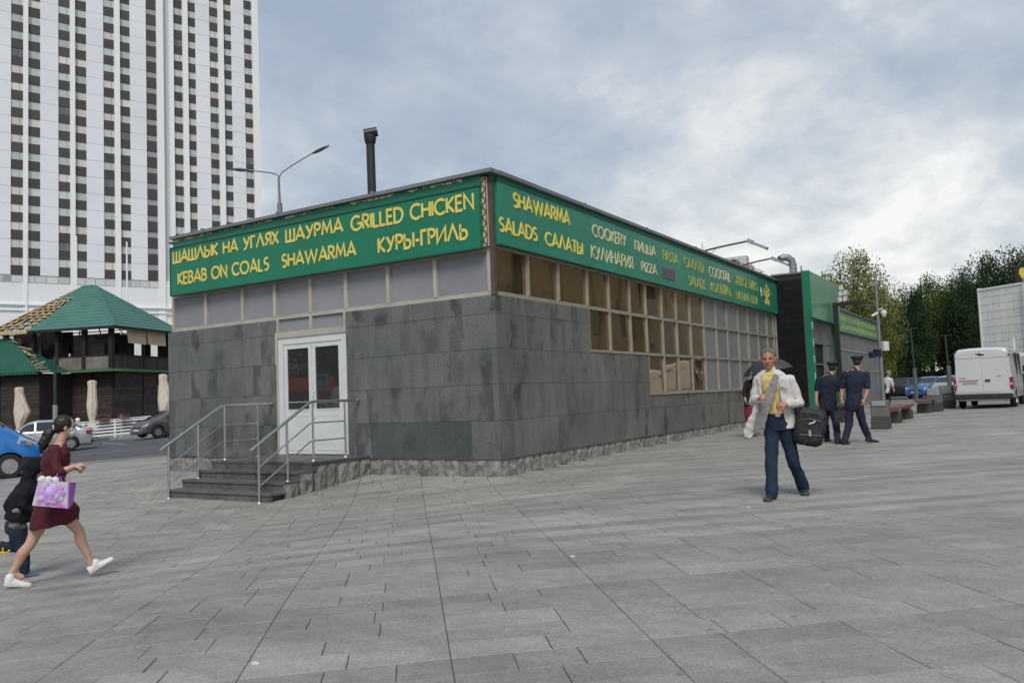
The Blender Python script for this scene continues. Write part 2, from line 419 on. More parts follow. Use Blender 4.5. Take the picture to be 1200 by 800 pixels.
# beyond the slabs that can be told apart: one sheet of the same stone at the same height
farp = MB()
for (x0, y0, x1, y1) in ((0.9, 19, 30, FARY),):
    pass
sheet('pavement', [(-.05, 27), (12, 22), (30, 22), (30, FARY), (-.05, FARY)], PAV, -.008, 2.0)

# road on the left
sheet('road', [(EA.x + en.x * .18, EA.y + en.y * .18), (EB.x + en.x * .18, EB.y + en.y * .18), (KB.x, KB.y), (KA.x, KA.y)], ASPH, -.045, 2.0)
def strip(name, a, b_, wid, m, lift, ext=(0, 0), res=1.0, thick=0):
    d = (b_ - a); d.z = 0; d.normalize(); n_ = Vector((-d.y, d.x, 0)) * wid / 2
    a2 = a - d * ext[0]; b2 = b_ + d * ext[1]
    return sheet(name, [(a2 - n_)[:2], (b2 - n_)[:2], (b2 + n_)[:2], (a2 + n_)[:2]], m, lift, res, thick=thick)
strip('kerb', E0 + en * .09, E1 + en * .09, .17, KERB, -.06, (30, 4), thick=.075)
strip('road_marking', onground(100, 540), onground(195, 529.8), .14, PAINT, -.039, (30, 6))
strip('road_marking', onground(100, 531), onground(190, 521.5), .14, PAINT, -.039, (30, 8))
a = onground(120, 518.2); strip('road_marking', a, onground(147, 519.2), .12, PAINT, -.039, (0, 0))
strip('kerb', K0, K1, .2, KERB, -.05, (40, 18), thick=.16)
kn = Vector((-kd.y, kd.x, 0))
sheet('pavement', [(KA + kn * .1)[:2], (KB + kn * .1)[:2], (KB + kn * 40)[:2], (KA + kn * 40)[:2]], SIDEW, .09, 3.0)
# parking and lawn beyond the plaza on the right
strip('kerb', Vector((-2, FARY + .1, 0)), Vector((34, FARY + .1, 0)), .2, KERB, -.05, (0, 0), 2, thick=.15)
sheet('parking_lot', [(-30, FARY + .2), (45, FARY + .2), (45, FARY + 26), (-30, FARY + 26)], ASPH, -.04, 3)
sheet('lawn', [(-60, FARY + 26), (90, FARY + 26), (90, FARY + 110), (-60, FARY + 110)], GRASS, .02, 6)

LITM = mat('white paper scrap', (.62, .61, .58), .8)
for i, (px, py, lb) in enumerate(((671, 652, 'tiny white scrap lying on the paving in the middle foreground'), (877, 594, 'small white scrap on the paving left of the walking man'), (299, 778, 'tiny pale scrap on the paving at the lower left'))):
    q = onground(px, py); mb = MB(); mb.loft([[(-.02, -.012, .0), (.018, -.016, .0), (.022, .012, .0), (-.012, .018, .0)], [(-.014, -.01, .008), (.014, -.012, .012), (.016, .01, .006), (-.01, .012, .01)]])
    tag(mb.build('paper_scrap', LITM, None, loc=(q.x, q.y, gz(q.x, q.y) + .001), fix=True), lb, 'litter', 'paper scraps on the paving')
# ------------------------------------------------------------------ sign lettering drawn as strokes
def arc(cx, cy, rx, ry, a0, a1, n=10):
    return [(cx + rx * cos(radians(a0 + (a1 - a0) * i / n)), cy + ry * sin(radians(a0 + (a1 - a0) * i / n))) for i in range(n + 1)]
GL = {
 'A': (.84, [[(0, 0), (.42, 1), (.84, 0)], [(.15, .3), (.69, .3)]]), 'А': 'A',
 'Λ': (.84, [[(0, 0), (.42, 1), (.84, 0)]]),
 'B': (.56, [[(0, 0), (0, 1), (.27, 1)] + arc(.27, .77, .22, .23, 90, -90, 8)[1:] + [(0, .54)], [(.27, .54)] + arc(.27, .27, .29, .27, 90, -90, 8)[1:] + [(0, 0)]]), 'В': 'B',
 'C': (.82, [arc(.5, .5, .5, .5, 48, 312, 18)]), 'С': 'C',
 'D': (.74, [[(0, 0), (0, 1), (.26, 1)] + arc(.26, .5, .48, .5, 90, -90, 12)[1:] + [(0, 0)]]),
 'E': (.48, [[(.48, 1), (0, 1), (0, 0), (.48, 0)], [(0, .52), (.44, .52)]]), 'Е': 'E',
 'G': (.94, [arc(.5, .5, .5, .5, 48, 352, 20) + [(.58, .46)]]),
 'H': (.66, [[(0, 0), (0, 1)], [(.66, 0), (.66, 1)], [(0, .52), (.66, .52)]]), 'Н': 'H',
 'I': (.04, [[(.02, 0), (.02, 1)]]),
 'K': (.58, [[(0, 0), (0, 1)], [(.56, 1), (.04, .5), (.58, 0)]]), 'К': 'K',
 'L': (.44, [[(0, 1), (0, 0), (.44, 0)]]),
 'M': (.94, [[(0, 0), (.14, 1), (.47, .22), (.8, 1), (.94, 0)]]), 'М': 'M',
 'N': (.7, [[(0, 0), (0, 1), (.7, 0), (.7, 1)]]),
 'O': (1.0, [arc(.5, .5, .5, .5, 0, 360, 24)]), 'О': 'O',
 'P': (.52, [[(0, 0), (0, 1), (.26, 1)] + arc(.26, .74, .26, .26, 90, -90, 8)[1:] + [(0, .48)]]), 'Р': 'P',
 'R': (.56, [[(0, 0), (0, 1), (.26, 1)] + arc(.26, .74, .26, .26, 90, -90, 8)[1:] + [(0, .48)], [(.22, .48), (.56, 0)]]),
 'S': (.52, [arc(.27, .745, .23, .245, 40, 250, 10) + arc(.25, .26, .26, .26, 70, -130, 10)[0:]]),
 'T': (.6, [[(0, 1), (.6, 1)], [(.3, 1), (.3, 0)]]), 'Т': 'T',
 'U': (.64, [[(0, 1), (0, .32)] + arc(.32, .32, .32, .32, 180, 360, 10)[1:] + [(.64, 1)]]),
 'W': (1.3, [[(0, 1), (.32, 0), (.65, .9), (.98, 0), (1.3, 1)]]),
 'Y': (.7, [[(0, 1), (.35, .45), (.7, 1)], [(.35, .45), (.35, 0)]]),
 'Z': (.62, [[(.02, 1), (.6, 1), (0, 0), (.62, 0)]]),
 'Ш': (.86, [[(0, 1), (0, 0), (.86, 0), (.86, 1)], [(.43, 1), (.43, 0)]]),
 'Ы': (.8, [[(0, 1), (0, 0), (.27, 0)] + arc(.27, .28, .26, .28, -90, 90, 8)[1:] + [(0, .56)], [(.8, 1), (.8, 0)]]),
 'Ь': (.54, [[(0, 1), (0, 0), (.27, 0)] + arc(.27, .28, .26, .28, -90, 90, 8)[1:] + [(0, .56)]]),
 'У': (.68, [[(0, 1), (.38, .36)], [(.68, 1), (.28, .1), (.12, 0), (.02, .03)]]),
 'Г': (.44, [[(0, 0), (0, 1), (.44, 1)]]),
 'Я': (.56, [[(.56, 0), (.56, 1), (.3, 1)] + arc(.3, .74, .26, .26, 90, 270, 8)[1:] + [(.56, .48)], [(.34, .48), (0, 0)]]),
 'Х': (.64, [[(0, 0), (.62, 1)], [(.02, 1), (.64, 0)]]),
 'И': (.7, [[(0, 1), (0, 0), (.7, 1), (.7, 0)]]),
 'Й': (.7, [[(0, 1), (0, 0), (.7, 1), (.7, 0)], [(.2, 1.16), (.35, 1.08), (.5, 1.16)]]),
 'П': (.66, [[(0, 0), (0, 1), (.66, 1), (.66, 0)]]),
 'Ц': (.78, [[(0, 1), (0, 0), (.78, 0), (.78, -.2)], [(.66, 1), (.66, 0)]]),
 'Ж': (.96, [[(.48, 0), (.48, 1)], [(0, 1), (.44, .5), (0, 0)], [(.96, 1), (.52, .5), (.96, 0)]]),
 '-': (.3, [[(0, .42), (.3, .42)]]), ' ': (.34, []),
}
def ribbon(pts, t):
    """left and right offset points of a polyline, mitred"""
    n = len(pts); closed = (abs(pts[0][0] - pts[-1][0]) + abs(pts[0][1] - pts[-1][1])) < 1e-6
    P = [Vector((p[0], p[1])) for p in pts]; Lp = []; Rp = []
    for i in range(n):
        a = P[i] - P[i - 1] if i > 0 else (P[-1] - P[-2] if closed else P[1] - P[0])
        b_ = P[i + 1] - P[i] if i < n - 1 else (P[1] - P[0] if closed else P[-1] - P[-2])
        a.normalize(); b_.normalize(); na = Vector((-a.y, a.x)); nb = Vector((-b_.y, b_.x)); m = na + nb
        if m.length < .2: m = na
        m.normalize(); k = 1 / max(.35, m.dot(na)); k = min(k, 1.9)
        Lp.append(P[i] + m * t * k); Rp.append(P[i] - m * t * k)
    return Lp, Rp
def words(mb, text, a0, a1, z0, z1, place, t=.075, depth=.012, gap=.2, mi=0):
    """text stretched to run exactly from a0 to a1 between heights z0 and z1; place(a, z, d) gives the 3D point"""
    g_ = []
    for ch in text:
        q = GL[ch]
        if isinstance(q, str): q = GL[q]
        g_.append(q)
    tot = sum(q[0] for q in g_) + gap * (len(g_) - 1) + 2 * t; h = z1 - z0; sx = (a1 - a0) / tot
    x = t; k = 0
    for q in g_:
        for line in q[1]:
            Lp, Rp = ribbon([(x + p[0], t + p[1] * (1 - 2 * t)) for p in line], t)
            d = depth + (k % 4) * .0006; k += 1
            f = [place(a0 + p.x * sx, z0 + p.y * h, d) for p in Lp]; r = [place(a0 + p.x * sx, z0 + p.y * h, d) for p in Rp]
            fb = [place(a0 + p.x * sx, z0 + p.y * h, 0) for p in Lp]; rb = [place(a0 + p.x * sx, z0 + p.y * h, 0) for p in Rp]
            n = len(f); vs = f + r + fb + rb; fs = []
            for i in range(n - 1):
                fs += [(i, n + i, n + i + 1, i + 1), (i, i + 1, 2 * n + i + 1, 2 * n + i), (n + i + 1, n + i, 3 * n + i, 3 * n + i + 1)]
            fs += [(n, 0, 2 * n, 3 * n), (n - 1, 2 * n - 1, 4 * n - 1, 3 * n - 1)]
            mb.add(vs, fs, mi)
        x += q[0] + gap

# ------------------------------------------------------------------ the low granite shop building
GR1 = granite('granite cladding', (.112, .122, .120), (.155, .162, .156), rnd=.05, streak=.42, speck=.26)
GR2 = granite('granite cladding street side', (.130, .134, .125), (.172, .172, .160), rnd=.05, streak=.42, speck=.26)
GRD = granite('polished dark granite', (.070, .084, .081), (.095, .106, .102), rough=.4, streak=.2, rnd=.04)
ROCK = mat('split stone plinth', (.205, .198, .186), .9, nscale=9, namt=.4, rnd=.18, bump=.8, bscale=30, coords='World')
STEP = granite('step granite', (.085, .09, .09), (.12, .122, .118), rough=.5, streak=.35, rnd=.2)
FRM = mat('cream window frame', (.42, .40, .345), .5, rnd=.05, nscale=3, namt=.12, coords='World')
PANL = mat('blue grey panel', (.245, .25, .268), .4, rnd=.05, nscale=.8, namt=.07, coords='World', spec=.5)
PANR = mat('grey street panel', (.20, .205, .215), .42, rnd=.1, nscale=.8, namt=.1, coords='World', spec=.5)
BRZ = mat('bronze mirror glass', (.33, .25, .15), .03, metal=.85, bump=.6, bscale=.8, bdet=0, coords='World')
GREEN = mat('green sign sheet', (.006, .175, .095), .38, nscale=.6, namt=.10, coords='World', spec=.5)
GREEN_SHEEN = mat('street side green with sky sheen', (.025, .235, .145), .3, nscale=.5, namt=.12, coords='World', spec=.6)  # brighter than the other board: sky sheen is put into the colour
GREEN3 = mat('faded green sign sheet', (.10, .30, .17), .3, nscale=.5, namt=.15, coords='World', spec=.6)
DGREEN = mat('dark green edge', (.008, .07, .045), .5)
YEL = mat('yellow letters', (.74, .60, .13), .5, nscale=6, namt=.1, coords='World')
YELR = mat('bright yellow letters', (.85, .68, .12), .5)
CRM = mat('cream letters', (.62, .60, .36), .5)
FADE = mat('faded yellow letters', (.38, .42, .10), .5, nscale=3, namt=.2, coords='World')
CAPM = mat('grey metal coping', (.20, .21, .22), .5, metal=.3, nscale=2, namt=.15, coords='World')
BROWN = mat('brown corner trim', (.085, .065, .055), .6, nscale=5, namt=.3, coords='World')
LATC = mat('cream lattice panel', (.60, .48, .36), .7)
WALLC = mat('dark wall core', (.06, .06, .06), .9)
WHT = mat('white door paint', (.62, .64, .65), .45, nscale=2, namt=.06, coords='World')
DGL = mat('dark door glass', (.16, .17, .17), .03, metal=.8)
STEEL = mat('brushed steel', (.62, .62, .61), .28, metal=1)
TAR = mat('roof felt', (.09, .09, .09), .95)
BLK = mat('black steel', (.018, .019, .02), .45)
GALV = mat('galvanised sheet', (.36, .38, .39), .5, metal=.7, nscale=8, namt=.2)

SHOP = thing('shop_building', 'low grey granite shop building with a long green sign band and bronze windows', 'building', (0, 0, 0))
core = MB()
core.box(-8.92, .14, -.4, -.14, 24.6, 5.18)
core.box(-8.92, 24.6, -.4, -.10, 44.6, 5.0)
core.build('wall', WALLC, SHOP)
rf = MB(); rf.box(-9.0, .0, 5.20, .0, 24.7, 5.235); rf.build('roof', TAR, SHOP)
cp = MB()
cp.box(-8.76, -.16, 5.245, .12, .10, 5.31); cp.box(-.03, .10, 5.245, .13, 19.1, 5.315); cp.box(-8.95, .10, 5.245, -8.80, 24.7, 5.308); 
for x in (-7.6, -5.2, -2.6): cp.box(x, -.19, 5.232, x + .05, .11, 5.335)
for y in (3.4, 6.7, 10.2, 13.6, 16.8): cp.box(-.035, y, 5.235, .14, y + .05, 5.33)
cp.build('coping', CAPM, SHOP)

slabm = {}
def clad(o0, o1, z0, z1, face, m, gh=.0024, gv=.0012):
    """one cladding slab between o0..o1 along its wall"""
    w = round(o1 - o0, 3); h = round(z1 - z0, 3); key = (w, h, face, m.name)
    if key not in slabm:
        if face == 'S': mb = chamfer_box(gv, 0, gh, w - gv, .13, h - gh, .0015)
        else: mb = chamfer_box(-.13, gv, gh, 0, w - gv, h - gh, .0015)
        slabm[key] = mb.mesh('cladding_slab', m)
    rr = rng.uniform(-.0012, .0012)
    return link('cladding_slab', slabm[key], SHOP, (o0, rr, z0) if face == 'S' else (rr, o0, z0))
RZ = [.29, .95, 1.58, 2.20, 2.81, 3.13]
for a, b_, k in ((-9.05, -5.47, 6), (-3.50, -.005, 6)):
    for i in range(k):
        for r in range(5):
            x0 = a + (b_ - a) * i / k; dark = (a > -4 and r == 0 and 2 <= i + 1 <= 6 and i < 5 and i > 0)
            clad(x0, x0 + (b_ - a) / k, RZ[r], RZ[r + 1], 'S', GRD if dark else GR1)
for (a, b_, k, top) in ((0.008, 3.63, 6, 3.13), (3.63, 6.72, 5, 2.22), (6.72, 19.1, 20, 1.27)):
    for i in range(k):
        y0 = a + (b_ - a) * i / k
        zs = [z for z in RZ if z < top - .1] + [top]
        for r in range(len(zs) - 1): clad(y0, y0 + (b_ - a) / k, zs[r], zs[r + 1], 'E', GR2)
# split-face plinth stones
rocks = []
for k in range(7):
    r_ = random.Random(k); w_, h_ = .265, .60; mb = MB(); nx, nz = 4, 6; P = {}
    for i in range(nx + 1):
        for j in range(nz + 1):
            e_ = 1 if 0 < i < nx and 0 < j < nz else 0
            P[i, j] = (w_ * i / nx * .97 + .004 + (r_.uniform(-.012, .012) if e_ else 0), -.018 - e_ * r_.uniform(.004, .05), h_ * j / nz - .0 + (r_.uniform(-.012, .012) if e_ else 0))
    for i in range(nx):
        for j in range(nz): mb.face([P[i, j], P[i + 1, j], P[i + 1, j + 1], P[i, j + 1]])
    for i in range(nx): mb.face([P[i, nz], P[i + 1, nz], (P[i + 1, nz][0], .1, h_), (P[i, nz][0], .1, h_)])
    for j in range(nz):
        mb.face([P[nx, j], (P[nx, j][0], .1, P[nx, j][2]), (P[nx, j + 1][0], .1, P[nx, j + 1][2]), P[nx, j + 1]])
        mb.face([P[0, j], P[0, j + 1], (P[0, j + 1][0], .1, P[0, j + 1][2]), (P[0, j][0], .1, P[0, j][2])])
    rocks.append(mb.mesh('plinth_stone', ROCK))
def plinth(parent, p, rz, n, step, ztop, name='plinth_stone'):
    d = Vector((cos(rz), sin(rz), 0))
    for i in range(n):
        o = link(name, rng.choice(rocks), parent, (p[0] + d.x * step * i, p[1] + d.y * step * i, ztop - .60), rz)
        o.scale = (step / .265, rng.uniform(.7, 1.2), 1)
plinth(SHOP, (-9.05, .03, 0), 0, 12, .275, .288)
plinth(SHOP, (-3.0, .03, 0), 0, 10, .30, .288)
plinth(SHOP, (-.03, 0.0, 0), pi / 2, 70, .2728, .288)
led = MB(); led.box(-9.06, -.012, .280, .012, .13, .2895); led.box(-.13, .13, .280, .012, 19.1, .2895); led.build('ledge', GR1, SHOP)

# window bands: cream frames, panels and panes
fr = MB()
XM = [-8.87, -7.72, -6.50, -5.50, -4.46, -3.49, -2.41, -1.29, -.14]
fr.box(-8.92, .015, 3.13, -.10, .10, 3.20); fr.box(-8.92, .018, 3.90, -.10, .098, 3.99)
for x in XM[:-1] + [-.10]: fr.box(x - .04, .005, 3.20, x + .04, .10, 3.98)
fr.box(-5.46, .013, 2.74, -3.51, .10, 2.86); fr.box(-5.46, .008, 2.86, -5.40, .10, 3.13); fr.box(-3.57, .008, 2.86, -3.51, .10, 3.13); fr.box(-4.50, .008, 2.86, -4.43, .10, 3.13)
fr.build('window_frame', FRM, SHOP); fr = MB()
YM = [.03, 1.2, 2.37, 3.63, 4.68, 5.8, 6.76, 7.8, 8.8, 9.85, 10.95, 12.07, 13.15, 14.3, 15.4, 16.6, 17.8, 18.7, 19.07]
fr.box(-.10, .0, 3.13, -.015, 19.1, 3.20); fr.box(-.10, 0, 3.96, -.017, 19.1, 4.06)
fr.box(-.10, 3.63, 2.22, -.017, 19.1, 2.28); fr.box(-.10, 6.72, 1.27, -.002, 19.1, 1.335)
fr.box(-.10, 3.60, 2.222, .012, 6.74, 2.262); fr.box(-.02, 6.70, 1.26, .02, 19.1, 1.29)
for i, y in enumerate(YM):
    fr.box(-.10, y - .024, 3.20, -.004, y + .024, 3.97)
    if i >= 3: fr.box(-.10, y - .024, 2.28, -.004, y + .024, 3.13)
    if i >= 6: fr.box(-.10, y - .024, 1.335, -.004, y + .024, 2.22)
fr.build('window_frame', mat('dull street window frame', (.30, .275, .215), .5, nscale=3, namt=.12, coords='World'), SHOP)
pm = {}
def pane(name, a, b_, z0, z1, face, m, tilt=0):
    w = round(b_ - a, 3); h = round(z1 - z0, 3); key = (w, h, face, m.name)
    if key not in pm:
        mb = MB()
        if face == 'S': mb.box(-w / 2, 0, -h / 2, w / 2, .02, h / 2)
        else: mb.box(-.02, -w / 2, -h / 2, 0, w / 2, h / 2)
        pm[key] = mb.mesh(name, m)
    o = link(name, pm[key], SHOP, ((a + b_) / 2, .06, (z0 + z1) / 2) if face == 'S' else (-.06, (a + b_) / 2, (z0 + z1) / 2))
    if tilt: o.rotation_euler = (0, rng.uniform(-tilt, tilt), rng.uniform(-tilt, tilt))
    return o
for i in range(8): pane('window_panel', XM[i] + .03, XM[i + 1] - .03, 3.19, 3.92, 'S', PANL)
pane('window_panel', -5.41, -4.49, 2.85, 3.14, 'S', PANL); pane('window_panel', -4.44, -3.56, 2.85, 3.14, 'S', PANL)
for i in range(18):
    for r, (z0, z1, k) in enumerate(((3.19, 3.97, 0), (2.27, 3.14, 3), (1.325, 2.23, 6))):
        if i < k: continue
        g_ = i < 10
        pane('window_pane' if g_ else 'window_panel', YM[i] + .025, YM[i + 1] - .025, z0, z1, 'E', BRZ if g_ else PANR, radians(.9) if g_ else 0)
# corner post, lattice strip and the old fascia behind the boards
cpst = MB(); cpst.box(-.055, -.02, 3.13, .024, .06, 5.235); cpst.build('corner_post', BROWN, SHOP)
fa = MB(); fa.box(-8.74, -.07, 3.99, -.15, .13, 5.238); fa.box(-.13, .061, 4.0, .02, 19.1, 5.24); fa.box(.02, .13, 5.15, .055, 19.1, 5.243)
fa.build('fascia', GREEN, SHOP)
la = MB(); la.box(-.16, -.06, 3.98, -.056, .13, 5.2)
la.build('lattice_panel', LATC, SHOP)
zg = MB(); pts = [(-.148 if k % 2 else -.062, -.075, 3.99 + k * .1) for k in range(13)]; zg.tube(pts, .009, 5)
zg.tube([(-.06, -.075, 3.98), (-.06, -.075, 5.2)], .008, 5)
zg.build('zigzag_trim', BROWN, SHOP)
ol = MB(); words(ol, 'ШАШΛЫК  НА  УГΛЯХ   ШАУРМА   GRILLED  CHICKEN', -8.75, -.55, 5.19, 5.46, lambda a, z, d: (a, -.071 - d, min(z, 5.237)), t=.08, depth=.006)
tag(ol.build('old_lettering', CRM, SHOP), kind='stuff')

# entrance door
dr = MB()
dr.box(-5.44, .035, .35, -5.30, .12, 2.74); dr.box(-3.66, .035, .35, -3.51, .12, 2.74); dr.box(-5.30, .035, 2.60, -3.66, .12, 2.74)
DOOR = dr.build('door', WHT, SHOP)
for (a, b_) in ((-5.29, -4.50), (-4.49, -3.67)):
    lf = MB(); lf.box(a, .05, .36, b_, .09, 1.26); lf.box(a, .05, 2.50, b_, .09, 2.595); lf.box(a, .05, 1.26, a + .09, .09, 2.5); lf.box(b_ - .09, .05, 1.26, b_, .09, 2.5)
    lf.box(a + .10, .043, 1.235, b_ - .10, .055, 1.262); lf.box(a + .1, .044, 1.12, b_ - .1, .051, 1.13); lf.box(a + .1, .044, .44, b_ - .1, .051, .45); lf.box(a + .1, .0445, .45, a + .11, .051, 1.12); lf.box(b_ - .11, .0445, .45, b_ - .1, .051, 1.12)
    lf.build('door_leaf', WHT, DOOR)
    gp = MB(); gp.box(a + .085, .065, 1.255, b_ - .085, .075, 2.505); gp.build('door_glass', DGL, DOOR)
hd = MB(); hd.tube([(-4.44, .05, 1.35), (-4.44, -.0, 1.37), (-4.44, -.01, 1.5), (-4.44, .0, 1.6), (-4.44, .05, 1.62)], .013, 6); hd.box(-4.46, .03, 1.08, -4.42, .05, 1.2)
hd.build('handle', WHT, DOOR)
jb = MB(); jb.box(-5.50, .0, .34, -5.44, .13, 2.86); jb.box(-3.52, .02, .34, -3.49, .13, 2.86); jb.build('door_jamb', FRM, SHOP)

# ------------------------------------------------------------------ entrance steps
ST = thing('entrance_steps', 'dark granite entrance steps with stone sides in front of the white door', 'steps', (-4.4, -1.2, 0))
def P_(mb, name, m, **k):
    o = mb.build(name, m, ST, **k); o.matrix_parent_inverse = Matrix.Translation((4.4, 1.2, 0)); return o
lv = [(.345, -1.45, -5.72, -2.95), (.20, -1.78, -5.70, -3.0), (.055, -2.12, -5.70, -3.02), (-.09, -2.42, -5.70, -2.98)]
prev = 0.0
sm = MB(); sm.box(-5.66, -1.44, -.45, -3.02, .0, .30); sm.box(-5.64, -2.36, -.45, -3.10, -1.44, -.15); P_(sm, 'core', STEP)
yb = .03
for i, (z, yf, x0, x1) in enumerate(lv):
    yb_ = .03 if i == 0 else lv[i - 1][1] + .05
    # tread slabs side by side
    n_ = 5; 
    for k in range(n_):
        a = x0 + (x1 - x0) * k / n_; b_ = x0 + (x1 - x0) * (k + 1) / n_
        P_(chamfer_box(a + .002, yf, z - .045, b_ - .002, yb_, z, .004), 'tread_slab', STEP)
        P_(chamfer_box(a + .003, yf + .02, z - .155 - (.2 if i == 3 else 0), b_ - .003, yf + .06, z - .047, .003), 'riser_slab', STEP)
        if i == 0 and False: break
for (y0, n_, zt) in ((-1.40, 5, .30), (-1.74, 1, .155), (-2.08, 1, .01)):
    for k in range(n_):
        o = link('side_stone', rng.choice(rocks), ST, (-3.0 + 4.4, y0 + 1.2 + k * .285, zt - .6), pi / 2); o.scale = (1.08, rng.uniform(.7, 1.2), 1)
for (y0, n_, zt) in ((-1.14, 4, .30), (-1.45, 1, .155), (-1.8, 1, .01)):
    for k in range(n_):
        o = link('side_stone', rng.choice(rocks), ST, (-5.66 + 4.4, y0 + 1.2 + k * .285, zt - .6), -pi / 2); o.scale = (1.08, rng.uniform(.7, 1.2), 1)

def railing(x, label):
    t = thing('stair_railing', label, 'railing', (x, -1.3, 0), group='steel railings of the entrance steps')
    Y = lambda y: y + 1.3
    mb = MB(); mb.tube([(0, Y(-2.62), .63), (0, Y(-1.29), 1.385), (0, Y(-1.20), 1.40), (0, Y(-.06), 1.40)], .026, 10); mb.build('handrail', STEEL, t, smooth=40)
    kb = MB(); kb.lathe([(.001, 0), (.034, .004), (.036, .03), (.001, .035)], 10, (0, Y(-.06), 1.40), 'y'); kb.build('end_cap', STEEL, t, smooth=40)
    for d in (.36, .68):
        mb = MB(); mb.tube([(0, Y(-2.46), .70 - d), (0, Y(-1.29), 1.37 - d), (0, Y(-1.20), 1.38 - d), (0, Y(-.40), 1.38 - d)], .0125, 8); mb.build('lower_rail', STEEL, t, smooth=40)
    for (y, zb, zt) in ((-2.46, gz(x, -2.46) - .01, .70), (-1.83, .04, 1.07), (-1.22, .34, 1.39), (-.40, .34, 1.39)):
        mb = MB(); mb.tube([(0, Y(y), zb), (0, Y(y), zt)], .019, 8); mb.lathe([(.045, zb), (.045, zb + .012), (.03, zb + .03), (.02, zb + .032)], 12, (0, Y(y), 0)); mb.build('post', STEEL, t, smooth=40)
railing(-5.6, 'left steel tube railing of the entrance steps')
railing(-3.2, 'right steel tube railing of the entrance steps, overlapping the door')

# ------------------------------------------------------------------ sign boards
SL = thing('sign_board', 'green board reading kebab on coals and grilled chicken above the steps', 'sign', (-4.6, -.1, 3.95))
def lchild(mb, name, m, t, off, **k):
    o = mb.build(name, m, t, **k); o.matrix_parent_inverse = Matrix.Translation(-Vector(off)); return o
OL = (-4.6, -.1, 3.95)
b_ = MB(); b_.box(-8.71, -.155, 3.95, -.155, -.075, 5.02); lchild(b_, 'board', GREEN, SL, OL)
b_ = MB(); b_.box(-8.73, -.17, 5.02, -.15, -.072, 5.045); b_.box(-8.73, -.165, 3.925, -.15, -.075, 3.95); b_.box(-8.735, -.165, 3.95, -8.71, -.075, 5.02); lchild(b_, 'edge_trim', DGREEN, SL, OL)
pL = lambda a, z, d: (a, -.1555 - d, z)
for tx, a0, a1, z0, z1 in (('ШАШΛЫК НА УГΛЯХ', -8.62, -5.14, 4.66, 4.955), ('ШАУРМА', -4.95, -3.34, 4.655, 4.955), ('GRILLED CHICKEN', -3.15, -.25, 4.63, 4.945),
                           ('KEBAB ON COALS', -8.45, -5.44, 4.15, 4.45), ('SHAWARMA', -5.08, -3.02, 4.15, 4.45), ('КУРЫ-ГРИΛЬ', -2.48, -.40, 4.12, 4.44)):
    mb = MB(); words(mb, tx, a0, a1, z0, z1, pL, t=.082); lchild(mb, 'lettering', YEL, SL, OL)
SR = thing('sign_board', 'long green board with shawarma, salads, cookery and pizza words over the bronze windows', 'sign', (.05, 9.5, 4.02))
OR_ = (.05, 9.5, 4.02)
b_ = MB()
for (y0, y1) in ((.10, 3.62), (3.625, 7.6), (7.605, 11.6), (11.605, 15.6), (15.605, 19.08)): b_.box(.022, y0, 4.02, .075, y1, 5.13)
lchild(b_, 'board', GREEN_SHEEN, SR, OR_)
b_ = MB(); b_.box(.022, .08, 5.13, .085, 19.09, 5.149); b_.box(.022, .08, 4.0, .082, 19.09, 4.02); lchild(b_, 'edge_trim', DGREEN, SR, OR_)
pR = lambda a, z, d: (.0755 + d, a, z)
for tx, a0, a1, z0, z1, m in (('SHAWARMA', .60, 2.78, 4.745, 5.04, YELR), ('SALADS', .10, 1.43, 4.23, 4.51, YELR), ('САΛАТЫ', 1.72, 3.30, 4.21, 4.49, YELR),
        ('COOKERY', 3.78, 5.54, 4.68, 4.97, CRM), ('КУΛИНАРИЯ', 3.68, 5.87, 4.20, 4.50, CRM), ('ПИЦЦА', 6.02, 7.33, 4.68, 4.93, CRM), ('PIZZA', 6.36, 7.34, 4.22, 4.47, CRM),
        ('PASTA', 7.79, 8.88, 4.66, 4.93, FADE), ('САΛАТЫ', 9.33, 10.93, 4.65, 4.95, FADE), ('SALADS', 9.6, 11.0, 4.18, 4.47, FADE), ('COCKTAIL', 11.37, 13.42, 4.62, 4.94, CRM),
        ('КОКТЕЙΛЬ', 11.44, 13.42, 4.18, 4.47, FADE), ('ЖИВОЕ ПИВО', 13.94, 16.5, 4.62, 4.94, FADE), ('NATURAL BEER', 13.94, 16.40, 4.15, 4.43, FADE)):
    mb = MB(); words(mb, tx, a0, a1, z0, z1, pR, t=.062 if len(tx) > 8 else .080); lchild(mb, 'lettering', m, SR, OR_)
# plant-like yellow emblem with a small white mark at the far end
mb = MB()
for k, pts in enumerate([[(0, 0), (.1, .5), (0, .95)], [(.05, .45), (-.35, .75), (-.4, .5), (0, .3)], [(.05, .5), (.4, .85), (.55, .6), (.1, .35)], [(0, .3), (-.3, .05), (-.15, -.05), (.05, .2)], [(.05, .3), (.4, .1), (.3, -.05), (0, .15)], [(-.1, .95), (.1, 1.05), (.2, .85)]]):
    Lp, Rp = ribbon(pts, .075); d = .012 + k * .0008
    for i in range(len(pts) - 1): mb.face([pR(17.55 + p.x * .8, 4.3 + p.y * .62, d) for p in (Lp[i], Rp[i], Rp[i + 1], Lp[i + 1])])
lchild(mb, 'emblem', YEL, SR, OR_)
mb = MB(); mb.box(.0755, 16.85, 4.62, .085, 17.0, 4.80); mb.box(.0755, 16.9, 4.5, .084, 17.0, 4.62); lchild(mb, 'emblem_mark', mat('white mark', (.7, .72, .7), .5), SR, OR_)
